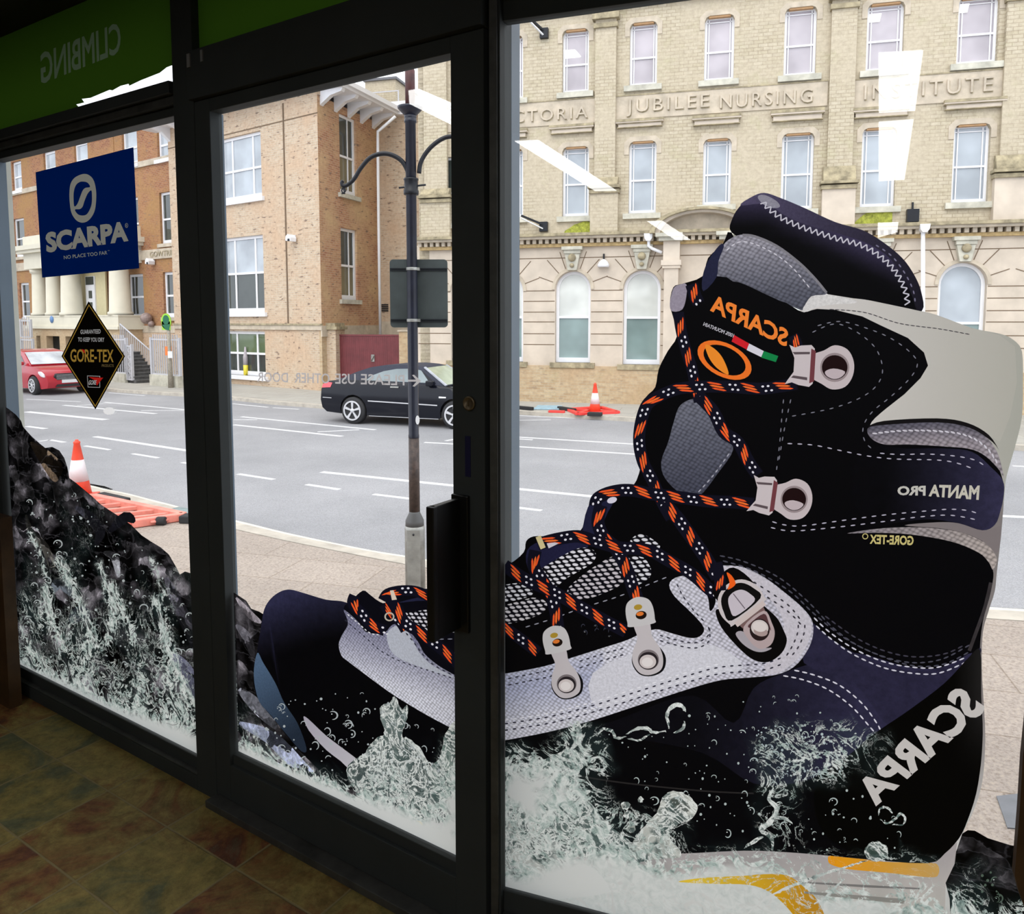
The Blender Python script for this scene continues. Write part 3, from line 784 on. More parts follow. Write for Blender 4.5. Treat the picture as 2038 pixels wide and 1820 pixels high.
        for i, (part, lps, col, kind, dm, bb) in enumerate(s.L):
            sel = np.where((C[:, 0] >= bb[0]) & (C[:, 0] <= bb[2]) & (C[:, 1] >= bb[1]) & (C[:, 1] <= bb[3]))[0]
            if len(sel): owner[sel[pip(C[sel], lps)]] = i
        owner[~inside] = -1
        parts = {}
        for fi, ow in enumerate(owner):
            if ow >= 0: parts.setdefault(s.L[ow][0], []).append((fi, ow))
        hit = [s.P.hit(a, b, s.y) for a, b in V]
        for part, fl in parts.items():
            used = {}; verts = []; faces = []; mi = []; mats = []; cols = []
            for fi, ow in fl:
                part_, lps, col, kind, dm, bb = s.L[ow]
                if PM[kind] not in mats: mats.append(PM[kind])
                f = []
                for vi in Fa[fi]:
                    if vi not in used: used[vi] = len(verts); verts.append((hit[vi][0], s.y, hit[vi][1]))
                    f.append(used[vi])
                    c = col(V[vi][0], V[vi][1], C[fi][0], C[fi][1]) if callable(col) else col
                    dd = s.density(V[vi][0], V[vi][1]); dd = min(dd, dm) if dm is not None else dd
                    cols += [*pc(c), dd]
                faces.append(f); mi.append(mats.index(PM[kind]))
            me = bpy.data.meshes.new(part.split('#')[0]); me.from_pydata(verts, [], faces)
            for m_ in mats: me.materials.append(m_)
            me.polygons.foreach_set('material_index', mi)
            ca = me.color_attributes.new('ink', 'FLOAT_COLOR', 'CORNER'); ca.data.foreach_set('color', cols)
            me.update(); link(part.split('#')[0], me, root)
def lerp3(a, b, t):
    t = min(max(t, 0), 1); return tuple(x + (y - x) * t for x, y in zip(a, b))
def grad(a, b, p, q):
    """colour a at pixel p running to b at pixel q"""
    dx, dy = q[0] - p[0], q[1] - p[1]; L2 = dx * dx + dy * dy
    return lambda u, v, cu, cv: lerp3(a, b, ((u - p[0]) * dx + (v - p[1]) * dy) / L2)
def rockcol(u, v, cu, cv):
    cu, cv = u, v
    n1 = mnoise.noise(Vector((cu / 33, cv / 46, 3.1))); n2 = mnoise.noise(Vector((cu / 120, cv / 120, 9.0))); n3 = mnoise.noise(Vector((cu / 14, cv / 14, 5.0)))
    k = 0.46 + n1 * 1.25 + n2 * 0.8 + n3 * 0.75
    if k < 0.55: return lerp3((4, 4, 4), (26, 25, 26), k / 0.55)
    if k < 0.9: return lerp3((26, 25, 26), (82, 79, 84), (k - 0.55) / 0.35)
    return lerp3((82, 79, 84), (140, 136, 142), (k - 0.9) / 0.5)
def sstep(a, b, x):
    t = min(max((x - a) / (b - a), 0), 1); return t * t * (3 - 2 * t)
def polyd(pts):
    """piecewise linear v(u) curve"""
    def f(u):
        for (a, b), (c, d) in zip(pts, pts[1:]):
            if u <= c: return b + (d - b) * (u - a) / (c - a) if u > a else (b if (a, b) == pts[0] else b)
        return pts[-1][1]
    return f

# ======================= left pane: wet rock
clipA = [(16, 700), (386, 700), (405, 1510), (50, 1345)]
def clip_rect(P, x0, x1, z0, z1):
    """pane rectangle in pixels, computed from its world corners"""
    out = []
    for x, z in ((x0, z1), (x1, z1), (x1, z0), (x0, z0)):
        w = P.m @ Vector((x, 0, z)) - ORG
        c = Vector((w.x, w.dot(UPV), w.dot(FWV))); out.append((CX + F * c.x / c.z, CY - F * c.y / c.z))
    return out
top1 = polyd([(0, 1290), (60, 1180), (110, 1150), (150, 1110), (200, 1150), (250, 1210), (300, 1150), (330, 1120), (360, 1250), (410, 1330)])
bot1 = polyd([(40, 1318), (150, 1375), (250, 1420), (410, 1475)])
STREAKS = [(((40, 1250), (52, 1280), (66, 1300), (90, 1320)), 9), (((92, 1170), (98, 1215), (112, 1262), (128, 1300)), 13), (((118, 1120), (146, 1170), (168, 1225), (196, 1290)), 11), (((222, 1165), (228, 1220), (214, 1280)), 11), (((228, 1180), (252, 1230), (268, 1280)), 9), (((300, 1115), (314, 1150), (334, 1195)), 5), (((314, 1195), (322, 1240), (336, 1290), (354, 1340), (384, 1400)), 13), (((160, 1205), (180, 1250), (176, 1300)), 12), (((60, 1060), (80, 1100), (96, 1160)), 5), (((196, 1120), (208, 1150), (216, 1200)), 6)]
def pdist(u, v, pts):
    b = 1e9
    for (x0, y0), (x1, y1) in zip(pts, pts[1:]):
        dx, dy = x1 - x0, y1 - y0; t_ = min(1, max(0, ((u - x0) * dx + (v - y0) * dy) / (dx * dx + dy * dy))); b = min(b, math.hypot(u - x0 - t_ * dx, v - y0 - t_ * dy))
    return b
def den1(u, v):
    q = max(math.exp(-(pdist(u, v, p) / (w * 1.1)) ** 2) for p, w in STREAKS)
    return max(den1b(u, v), q * 0.84)
def den1b(u, v):
    a = sstep(-60, 330, v - top1(u)) * 0.74 + 0.10 * sstep(-300, 0, v - top1(u)); b = sstep(-34, 14, v - bot1(u))
    n = mnoise.noise(Vector((u / 24, v / 60, 1.7))); n2 = mnoise.noise(Vector((u / 70, v / 70, 4.7)))
    return min(1.0, max(0, a + n * 0.30 * (a > 0.05) + n2 * 0.30 * (a > 0.05)) * (1 - b) * 0.86 + b)
G1 = Print(PA, clip_rect(PA, A_L, A_R, ZA0, ZA1), density=den1, grid=8)
rock = [(-20, 790), (18, 815), (32, 826), (42, 838), (46, 850), (62, 868), (80, 884), (90, 892), (104, 890), (118, 897), (128, 912), (134, 930), (138, 952), (152, 962), (165, 973), (182, 987), (200, 1004), (218, 1016), (240, 1030), (262, 1046), (282, 1066), (300, 1078), (320, 1090), (336, 1104), (350, 1128), (358, 1144), (368, 1138), (382, 1142), (392, 1156), (405, 1174), (440, 1190), (440, 1540), (-40, 1400)]
G1.add('rock', rock, rockcol, 'rock')
G1.blob('rock', [(60, 880), (100, 900), (125, 930), (110, 960), (85, 930)], grad((120, 104, 86), (60, 50, 40), (70, 885), (120, 950)), 'rock')
for pts, w, c in ((((52, 1025), (62, 1060), (90, 1090), (104, 1130), (96, 1110)), 16, (120, 118, 112)), (((150, 1010), (180, 1030), (200, 1060), (190, 1085)), 22, (92, 92, 106)), (((216, 1060), (250, 1030), (268, 1040)), 22, (88, 88, 104)), (((206, 1100), (228, 1110), (236, 1150)), 16, (150, 152, 158)), (((330, 1150), (352, 1200), (380, 1260), (402, 1330)), 26, (82, 80, 90)), (((340, 1300), (372, 1340), (396, 1400)), 30, (92, 94, 112)), (((140, 1240), (160, 1220), (178, 1238)), 30, (60, 68, 76)), (((104, 1180), (120, 1160), (150, 1190)), 24, (70, 76, 82))):
    G1.stroke('rock', list(pts), w, c, 'rock', taper=True)
G1.bubbles('bubbles', [(40, 1000), (150, 985), (240, 1060), (340, 1140), (400, 1260), (400, 1440), (50, 1300)], 240, (1.3, 9), (170, 178, 178), 5)
r1 = empty('window_picture', PA.m, 'printed film of wet black rock and splashing water on the left pane', 'window picture')
G1.build(r1)

# ======================= door pane: toe of the boot
top2 = polyd([(470, 1500), (520, 1540), (560, 1560), (640, 1570), (700, 1560), (745, 1490), (785, 1420), (830, 1500), (880, 1440), (925, 1420)])
bot2 = polyd([(470, 1530), (560, 1560), (660, 1600), (760, 1650), (800, 1668), (925, 1640)])
def den2(u, v):
    a = sstep(-20, 190, v - top2(u)) * 0.88; b = sstep(-50, 10, v - (1300 + 0.43 * u + 12 - 24))
    n = mnoise.noise(Vector((u / 24, v / 32, 1.7))); n2 = mnoise.noise(Vector((u / 80, v / 80, 4.7)))
    q = sstep(560, 470, u) * sstep(1380, 1500, v) * 0.6
    a = max(a, q)
    return min(1.0, max(0, a + (n * 0.35 + n2 * 0.25) * (a > 0.05)) * (1 - b) * 0.92 + b)
G2 = Print(PA, clip_rect(PA, D_L, D_R, ZD0, ZD1), density=den2, grid=14)
G2.add('rock', [(440, 1165), (470, 1183), (490, 1196), (500, 1212), (516, 1218), (535, 1230), (560, 1400), (700, 1560), (960, 1720), (960, 1760), (440, 1560)], rockcol, 'rock')
for pts, w, c in ((((470, 1190), (500, 1226), (520, 1240)), 14, (140, 134, 140)), (((470, 1244), (492, 1270), (505, 1310)), 18, (150, 148, 158)), (((476, 1372), (510, 1405), (550, 1450)), 26, (170, 172, 184)), (((476, 1440), (540, 1470), (600, 1530), (640, 1560)), 30, (120, 126, 145)), (((474, 1500), (530, 1520), (600, 1560)), 26, (150, 156, 170))):
    G2.stroke('rock', list(pts), w, c, 'rock', taper=True)
toe = [(505, 1345), (511, 1300), (520, 1245), (526, 1213), (539, 1192), (558, 1178), (578, 1174), (605, 1181), (649, 1194), (690, 1200), (740, 1230), (800, 1280), (960, 1390), (960, 1700), (850, 1640), (760, 1600), (700, 1570), (663, 1559), (633, 1531), (590, 1489), (554, 1443), (523, 1406), (507, 1375)]
G2.blob('toe_cap', toe, lambda u, v, cu, cv: lerp3((44, 44, 70), (5, 5, 8), (v - 1190) / 110 + 0.3 * math.sin(u / 90)), 'suede', 4)
G2.blob('toe_cap', [(505, 1345), (512, 1300), (524, 1320), (548, 1360), (566, 1400), (592, 1440), (610, 1490), (600, 1496), (570, 1462), (540, 1425), (515, 1395)], grad((76, 98, 124), (34, 44, 58), (510, 1330), (590, 1460)), 'fabric', 4)
dark = [(684, 1211), (700, 1195), (722, 1176), (736, 1184), (752, 1196), (768, 1200), (790, 1176), (960, 1195), (960, 1400), (905, 1345), (868, 1314), (829, 1279), (808, 1253), (789, 1242), (760, 1262), (724, 1258), (705, 1236)]
G2.add('boot_tongue', [(700, 1235), (720, 1200), (800, 1225), (960, 1290), (960, 1400), (860, 1350), (760, 1300)], (10, 10, 18), 'fabric')
G2.blob('boot_tongue', dark, (10, 10, 18), 'fabric', 3)
G2.blob('boot_tongue', [(792, 1200), (860, 1196), (960, 1215), (960, 1190), (860, 1172), (870, 1180)], (34, 36, 62), 'fabric', 3)
G2.add('boot_tongue', [(795, 1222), (850, 1214), (880, 1222), (892, 1236), (960, 1236), (960, 1256), (858, 1262), (840, 1246), (800, 1236)], (210, 208, 215), 'mesh')
G2.stitch('boot_tongue', [(836, 1274), (870, 1273), (917, 1272)], (120, 122, 135))
silver = [(684, 1214), (700, 1226), (716, 1242), (728, 1258), (750, 1262), (766, 1260), (781, 1244), (800, 1243), (814, 1256), (832, 1278), (845, 1302), (868, 1322), (890, 1336), (917, 1350), (960, 1366), (960, 1482), (917, 1459), (891, 1446), (846, 1422), (785, 1385), (739, 1352), (694, 1318), (680, 1306), (674, 1284), (681, 1264), (692, 1245), (690, 1230)]
G2.blob('side_panel', silver, lambda u, v, cu, cv: lerp3((118, 118, 142), (205, 206, 216), ((v - 1240 - (u - 690) * 0.32) / 110) + 0.1), 'knit', 3)
G2.blob('side_panel', [(770, 1262), (785, 1247), (802, 1246), (818, 1268), (835, 1300), (862, 1326), (900, 1346), (935, 1362), (930, 1356), (870, 1340), (820, 1322), (790, 1308), (775, 1290)], (178, 182, 192), 'fabric', 3)
G2.stitch('stitching', [(684, 1232), (702, 1248), (726, 1268), (758, 1296), (800, 1318), (850, 1334), (917, 1356)], (44, 46, 58), 5, 7, 2.6)
G2.stitch('stitching', [(690, 1222), (712, 1240), (740, 1262), (775, 1262)], (235, 235, 240), 5, 4, 2)
G2.stitch('stitching', [(806, 1258), (826, 1282), (842, 1304), (866, 1326), (917, 1352)], (50, 52, 64), 6, 7, 3)
G2.lace([(706, 1186), (702, 1202), (720, 1222), (738, 1244), (766, 1256)], 19, 4, 56)
G2.lace([(762, 1196), (772, 1182), (800, 1176), (830, 1178), (862, 1192), (890, 1206), (930, 1222)], 18, 8, 60)
G2.lace([(762, 1204), (776, 1220), (796, 1240), (806, 1256)], 15, 0, 50)
G2.lace([(774, 1186), (790, 1212), (806, 1240), (830, 1256), (858, 1276), (886, 1298), (912, 1322), (940, 1350)], 20, 20, 64)
G2.ell('rivet', 775, 1228, 10, 9, 0, (190, 180, 165), inner=0.7)
G2.add('eyelet', [(776, 1176), (783, 1175), (790, 1194), (780, 1195)], (215, 200, 180))
G2.blob('hook', [(905, 1296), (914, 1290), (930, 1290), (930, 1325), (914, 1320), (906, 1308)], (190, 190, 190))
G2.blob('sole', [(604, 1428), (614, 1432), (648, 1464), (690, 1496), (712, 1513), (760, 1555), (830, 1600), (960, 1670), (960, 1760), (830, 1690), (760, 1620), (694, 1531), (650, 1494), (615, 1455)], grad((168, 164, 176), (208, 208, 208), (610, 1440), (820, 1600)), n=3)
for qi_, (a, b, c_) in enumerate(((746, 1580, 9), (772, 1601, 9), (794, 1611, 8), (835, 1640, 9), (862, 1655, 8), (890, 1668, 7))): G2.ell('sole_lug#%d' % qi_, a, b, c_, c_ * 0.5, 0.4, (236, 176, 58) if a < 800 else (232, 214, 150))
# water column standing up in front of the toe
G2.blob('splash', [(785, 1387), (790, 1400), (801, 1412), (811, 1404), (810, 1430), (801, 1460), (808, 1472), (830, 1492), (845, 1510), (852, 1530), (900, 1600), (917, 1640), (760, 1620), (700, 1560), (690, 1530), (712, 1508), (735, 1495), (745, 1473), (762, 1466), (764, 1450), (757, 1430), (756, 1410), (764, 1402), (776, 1400)], grad((150, 165, 160), (60, 70, 70), (780, 1400), (790, 1500)), n=4)
G2.blob('splash', [(785, 1387), (796, 1408), (800, 1424), (790, 1428), (775, 1424), (762, 1430), (757, 1412), (766, 1402), (776, 1400)], (212, 216, 212), n=4)
for pts, w in ((((762, 1466), (745, 1480), (732, 1502), (712, 1512)), 12), (((806, 1468), (830, 1490), (848, 1520), (858, 1532)), 11)): G2.stroke('splash', list(pts), w, (208, 214, 210), taper=True)
G2.blob('splash', [(917, 1450), (930, 1700), (860, 1560), (856, 1530), (874, 1510), (882, 1480), (890, 1455)], (120, 140, 132), n=3)
G2.bubbles('bubbles', [(480, 1420), (560, 1400), (640, 1380), (740, 1380), (880, 1460), (880, 1540), (780, 1500), (640, 1540), (480, 1500)], 110, (1.2, 9), (170, 178, 180), 11)
G2.bubbles('bubbles', [(720, 1500), (850, 1490), (860, 1560), (740, 1560)], 110, (1.2, 6), (205, 212, 210), 12)
r2 = empty('window_picture', PA.m, 'printed film of a dark boot toe above splashing water on the door glass', 'window picture')
G2.build(r2)
# ======================= right pane: the boot
def den3(u, v):
    a = 0.0
    for (cx_, cy_, rx_, ry_, k_) in ((1060, 1585, 130, 90, 0.95), (1140, 1520, 70, 70, 0.6), (1120, 1660, 160, 70, 0.72), (1270, 1660, 90, 50, 0.55), (1540, 1740, 400, 40, 0.42), (1640, 1500, 120, 60, 0.42), (1550, 1620, 50, 90, 0.45), (1900, 1800, 60, 60, 0.5)):
        q = ((u - cx_) / rx_) ** 2 + ((v - cy_) / ry_) ** 2
        a = max(a, k_ * max(0, 1 - q * 0.6) ** 0.7)
    n = mnoise.noise(Vector((u / 26, v / 34, 2.2))); n2 = mnoise.noise(Vector((u / 80, v / 80, 7.7)))
    lim = 1728 + 46 * sstep(1380, 1660, u) + 18 * math.sin(u / 50) + 40 * sstep(1650, 1850, u)
    b = sstep(lim - 60, lim + 22, v) * (1 - 0.25 * sstep(1700, 1850, u))
    return min(1.0, max(0, a + (n * 0.3 + n2 * 0.25) * (a > 0.05)) * (1 - b) * 0.95 + b)
G3 = Print(PB, clip_rect(PB, B_L, B_R, ZB0, ZB1), density=den3, grid=17)
A = G3
halo = [(1600, 600), (1619, 585), (1648, 586), (1698, 594), (1735, 599), (1807, 614), (1861, 626), (1934, 653), (1988, 664), (2016, 676), (2034, 700), (2036, 760), (2034, 830), (2020, 890), (2003, 950), (1999, 985), (1993, 1060), (1984, 1140), (1980, 1177), (1968, 1215), (1956, 1260), (1954, 1330), (1957, 1386), (1961, 1471), (1955, 1557), (1938, 1614), (1920, 1651), (1905, 1700), (1888, 1750), (1895, 1800), (1900, 1900), (960, 1900), (960, 1690), (1400, 1690), (1800, 1700), (1500, 1000)]
A.blob('backdrop', halo, lambda u, v, a, b: lerp3((204, 198, 194), (168, 168, 158), (u - 1700) / 330) if v < 1000 else lerp3((128, 122, 120), (206, 206, 202), (v - 1400) / 300), n=3, dmax=0.9)
# rock at the lower right
A.add('rock', [(1905, 1690), (1915, 1660), (1926, 1653), (1940, 1654), (1966, 1669), (2011, 1683), (2060, 1690), (2060, 1900), (1895, 1900), (1890, 1790), (1880, 1751)], lambda u, v, a, b: tuple(x * 0.45 for x in rockcol(u, v, a, b)), 'rock')
# outsole and midsole
A.add('sole', [(960, 1660), (1480, 1690), (1566, 1694), (1651, 1700), (1723, 1706), (1846, 1715), (1880, 1700), (1905, 1676), (1900, 1720), (1882, 1758), (1880, 1900), (960, 1900)], lambda u, v, a, b: lerp3((166, 160, 160), (196, 192, 184), (v - 1700) / 110), 'plain', 0.93)
A.blob('sole', [(1654, 1704), (1648, 1712), (1655, 1722), (1690, 1731), (1766, 1738), (1851, 1747), (1868, 1740), (1866, 1722), (1846, 1718), (1760, 1716), (1700, 1708)], grad((226, 150, 20), (200, 160, 90), (1650, 1710), (1860, 1745)), n=4, dmax=0.2)
A.blob('sole', [(1350, 1756), (1400, 1748), (1480, 1744), (1514, 1741), (1566, 1743), (1603, 1769), (1626, 1792), (1640, 1830), (1600, 1840), (1560, 1800), (1531, 1776), (1490, 1762), (1420, 1760)], grad((222, 190, 60), (196, 140, 10), (1400, 1750), (1610, 1800)), n=4, dmax=0.35)
A.blob('sole', [(1084, 1734), (1100, 1732), (1130, 1742), (1152, 1752), (1162, 1760), (1140, 1763), (1112, 1752)], (226, 190, 30), n=4, dmax=0.3)
A.add('sole', [(1590, 1755), (1720, 1762), (1830, 1768), (1830, 1771), (1720, 1767), (1590, 1758)], (120, 118, 116), dmax=0.3)
A.add('sole', [(1600, 1775), (1700, 1782), (1800, 1790), (1800, 1800), (1700, 1790), (1600, 1779)], (140, 138, 132), dmax=0.4)
# upper: the dark body of the boot
body = [(1456, 463), (1438, 487), (1409, 514), (1398, 550), (1358, 565), (1340, 572), (1333, 605), (1340, 633), (1347, 670), (1329, 699), (1311, 735), (1304, 771), (1286, 790), (1272, 820), (1266, 860), (1272, 900), (1275, 929), (1260, 967), (1230, 972), (1198, 981), (1176, 997), (1165, 1030), (1154, 1058), (1120, 1066), (1090, 1068), (1062, 1068), (1047, 1078), (1042, 1100), (1008, 1126), (940, 1150), (940, 1690), (1005, 1700), (1160, 1700), (1250, 1700), (1350, 1700), (1480, 1694), (1566, 1697), (1651, 1704), (1723, 1711), (1846, 1719), (1880, 1700), (1909, 1669), (1926, 1633), (1943, 1580), (1952, 1520), (1955, 1450), (1952, 1386), (1950, 1300), (1956, 1238), (1969, 1191), (1977, 1150), (1974, 1128), (1960, 1095), (1955, 1056), (1980, 1045), (1991, 1018), (1997, 985), (1996, 957), (1980, 915), (1950, 880), (1900, 862), (1800, 850), (1740, 852), (1735, 840), (1763, 814), (1800, 785), (1832, 753), (1847, 728), (1839, 702), (1807, 673), (1753, 648), (1716, 630), (1662, 617), (1626, 615), (1597, 621), (1560, 600), (1500, 560)]
A.blob('upper', body, (5, 5, 8), 'fabric', 3)
A.blob('upper', [(1460, 1440), (1500, 1370), (1560, 1340), (1620, 1320), (1700, 1300), (1800, 1326), (1870, 1330), (1935, 1300), (1880, 1360), (1809, 1414), (1766, 1443), (1729, 1469), (1694, 1500), (1651, 1529), (1594, 1557), (1500, 1560), (1400, 1500), (1250, 1470), (1150, 1470), (1250, 1425), (1380, 1385)], lambda u, v, a, b: lerp3((10, 10, 16), (44, 42, 66), (u - 1380) / 330), 'suede', 4)
A.blob('upper', [(1610, 1240), (1640, 1262), (1700, 1300), (1780, 1330), (1850, 1335), (1925, 1312), (1950, 1290), (1945, 1310), (1880, 1360), (1809, 1414), (1766, 1443), (1700, 1360), (1600, 1320)], (40, 38, 60), 'suede', 4)
# padded lining of the cuff
A.blob('cuff', [(1456, 463), (1458, 434), (1474, 409), (1496, 392), (1521, 384), (1553, 394), (1601, 414), (1662, 442), (1716, 458), (1756, 481), (1796, 514), (1821, 550), (1834, 583), (1836, 617), (1800, 614), (1735, 599), (1698, 594), (1662, 590), (1646, 585), (1610, 560), (1560, 520), (1510, 490)], lambda u, v, a, b: lerp3((62, 56, 84), (6, 6, 9), (v - (384 + max(0, u - 1520) * 0.46) - 8) / 60), 'fabric', 4)
A.blob('cuff', [(1474, 409), (1496, 392), (1521, 384), (1553, 394), (1601, 414), (1662, 442), (1716, 458), (1756, 481), (1796, 514), (1821, 550), (1834, 583), (1836, 617), (1824, 616), (1812, 580), (1794, 545), (1764, 508), (1720, 482), (1670, 466), (1600, 446), (1560, 428), (1525, 406)], grad((78, 72, 98), (26, 24, 34), (1500, 390), (1830, 600)), 'fabric', 4)
A.blob('cuff', [(1508, 392), (1521, 388), (1545, 400), (1552, 412), (1535, 414), (1518, 406)], (140, 138, 150), 'fabric', 4)
A.zigzag('stitching', [(1517, 402), (1546, 428), (1590, 450), (1662, 474), (1716, 489), (1756, 514), (1785, 545), (1803, 583), (1806, 612)], (196, 194, 204), 5.5, 6.5, 2.6)
A.stitch('stitching', [(1740, 486), (1775, 510), (1802, 546), (1818, 580), (1822, 610)], (120, 116, 140), 7, 8, 3)
# grey collar in front of the lining
col_pts = [(1597, 612), (1606, 596), (1619, 585), (1648, 586), (1698, 594), (1735, 599), (1807, 614), (1861, 626), (1934, 653), (1990, 668), (2020, 690), (2024, 760), (2010, 830), (1990, 880), (1960, 862), (1910, 838), (1850, 832), (1780, 838), (1740, 846), (1735, 840), (1763, 814), (1800, 785), (1832, 753), (1847, 728), (1839, 702), (1807, 673), (1753, 648), (1716, 630), (1662, 617), (1626, 615)]
A.add('backdrop', col_pts, lambda u, v, a, b: lerp3((206, 202, 198), (176, 174, 164), (u - 1640) / 380))
A.blob('backdrop', [(1597, 612), (1606, 596), (1619, 585), (1648, 586), (1700, 597), (1700, 604), (1660, 606), (1626, 612), (1600, 622)], (212, 210, 208), 'fabric', 3)
A.stitch('stitching', [(1650, 616), (1720, 622), (1790, 644), (1870, 655), (1930, 666)], (60, 58, 62), 9, 2, 2)
# padded ribs of the heel
A.blob('heel_padding', [(1727, 853), (1755, 845), (1810, 839), (1865, 838), (1920, 847), (1961, 869), (1980, 892), (1990, 915), (1998, 952), (1988, 935), (1961, 908), (1930, 894), (1878, 889), (1810, 885), (1760, 885), (1733, 872)], lambda u, v, a, b: lerp3((86, 84, 96), (150, 142, 148), (v - 838 - abs(u - 1860) * 0.1) / 40), 'knit', 4)
A.stitch('stitching', [(1735, 864), (1790, 858), (1860, 858), (1920, 866), (1962, 890), (1990, 930)], (205, 202, 210), 9, 3, 3.6, 0, 1)
A.add('stitching', spline([(1728, 850), (1760, 838), (1865, 833), (1925, 842), (1968, 866), (1990, 900), (1975, 880), (1930, 852), (1865, 841), (1760, 846)], 4), (20, 18, 20))
A.blob('heel_padding', [(1686, 1062), (1755, 1052), (1830, 1050), (1892, 1056), (1930, 1066), (1965, 1085), (1984, 1112), (1976, 1134), (1968, 1120), (1947, 1100), (1892, 1078), (1810, 1064), (1740, 1061)], grad((130, 124, 130), (170, 160, 154), (1700, 1060), (1980, 1110)), 'knit', 4)
A.blob('heel_padding', [(1800, 1046), (1865, 1040), (1908, 1042), (1955, 1056), (1978, 1052), (1993, 1050), (1985, 1100), (1960, 1080), (1920, 1062), (1870, 1052)], (126, 118, 118), n=4)
A.blob('heel_band', [(1740, 890), (1800, 893), (1880, 893), (1935, 900), (1972, 930), (1996, 957), (1998, 985), (1991, 1018), (1980, 1045), (1955, 1056), (1908, 1042), (1850, 1034), (1790, 1040), (1740, 1046), (1700, 1000), (1700, 930)], lambda u, v, a, b: lerp3((6, 6, 10), (52, 50, 76), (u - 1760) / 240), 'suede', 4)
for pts, ln in (([(1746, 902), (1790, 905), (1837, 904), (1880, 906), (1920, 911), (1947, 919), (1970, 936)], 9), ([(1562, 883), (1617, 886), (1672, 897), (1727, 908), (1782, 914), (1865, 916), (1908, 923), (1947, 938)], 9), ([(1532, 1037), (1560, 1045), (1598, 1047), (1672, 1037), (1755, 1026), (1837, 1018), (1892, 1014), (1933, 1018), (1960, 1030)], 9), ([(1529, 1049), (1560, 1056), (1590, 1057), (1672, 1049), (1755, 1039), (1823, 1030), (1892, 1026), (1952, 1037)], 9)):
    A.stitch('stitching', pts, (178, 174, 190), ln, 11, 2.6)
A.text('lettering', 'MANTA', (1848, 987), (1948, 994), 21, (196, 192, 178), 0.04, h1=26)
A.text('lettering', 'PRO', (1786, 985), (1842, 986), 16, (192, 190, 182), 0.04, h1=18)
A.text('lettering', 'GORE-TEX', (1731, 1082), (1818, 1085), 17, (196, 184, 120), 0.035)
A.ell('lettering', 1722, 1068, 6, 6, 0, (196, 184, 120), inner=0.7)
# ankle piece stitching
for pts in ([(1622, 650), (1670, 640), (1720, 652), (1770, 672), (1810, 700), (1826, 724), (1812, 752), (1775, 788), (1736, 820), (1718, 850), (1722, 880), (1746, 902)], [(1612, 664), (1660, 645), (1700, 658), (1740, 690), (1756, 728), (1750, 760), (1720, 788), (1660, 812), (1580, 828), (1570, 828)], [(1560, 790), (1556, 830), (1552, 880), (1545, 940)], [(1575, 790), (1560, 860), (1548, 930)]):
    A.stitch('stitching', pts, (122, 122, 134), 8, 11, 2.3)
# grey tongue patch, label
A.blob('tongue', [(1431, 560), (1427, 548), (1430, 518), (1440, 488), (1456, 474), (1477, 467), (1503, 471), (1546, 490), (1590, 523), (1622, 555), (1646, 584), (1615, 590), (1599, 612), (1590, 616), (1520, 584), (1470, 562)], lambda u, v, a, b: lerp3((150, 148, 158), (84, 86, 98), (v - 480) / 110), 'knit', 4)
A.stitch('stitching', [(1444, 500), (1470, 482), (1502, 486), (1546, 508), (1580, 536), (1612, 574)], (206, 204, 212), 8, 5, 2.6)
A.stroke('tongue', [(1478, 468), (1503, 471), (1546, 490), (1590, 523), (1622, 555), (1645, 583)], 5, (128, 126, 132), 'fabric')
A.blob('tongue', [(1409, 520), (1432, 488), (1441, 490), (1430, 520), (1426, 552), (1400, 580), (1398, 552)], (36, 38, 62), 'fabric', 3)
A.blob('tongue_label', [(1427, 550), (1470, 568), (1530, 592), (1592, 620), (1580, 690), (1560, 760), (1470, 752), (1390, 730), (1384, 700), (1405, 640)], (5, 5, 8), n=2)
A.text('tongue_label', 'SCARPA', (1413, 617), (1566, 690), 30, (240, 130, 52), 0.035, slant=-0.35)
A.text('tongue_label', '100% MOUNTAIN', (1399, 648), (1459, 672), 7, (190, 188, 196), 0.02)
for a, b, c in (((1461, 667), (1491, 684), (206, 34, 44)), ((1491, 684), (1520, 699), (214, 212, 222)), ((1520, 699), (1549, 709), (20, 130, 70))):
    A.add('tongue_label', [a, b, (b[0] - 5, b[1] + 12), (a[0] - 5, a[1] + 13)], c)
rot = math.radians(27)
A.ell('tongue_label', 1442, 717, 58, 33, rot, (240, 116, 40), inner=0.78)
A.add('tongue_label', spline([(1404, 686), (1424, 696), (1440, 716), (1450, 746), (1426, 732), (1410, 710)], 4), (242, 140, 44))
# upper ankle loops left
A.blob('lace_loop', [(1340, 575), (1352, 567), (1366, 566), (1366, 590), (1358, 616), (1338, 620), (1333, 605)], (150, 142, 156), 'fabric', 3)
# knit patch of the tongue below
A.blob('tongue#2', [(1354, 807), (1383, 794), (1405, 807), (1423, 836), (1445, 866), (1459, 896), (1429, 942), (1390, 989), (1357, 984), (1324, 953), (1316, 920), (1330, 880), (1341, 840)], lambda u, v, a, b: lerp3((104, 106, 118), (66, 68, 82), (v - 820) / 160), 'knit', 4)
A.stitch('stitching', [(1388, 982), (1420, 946), (1452, 902)], (170, 170, 180), 7, 6, 2.6)
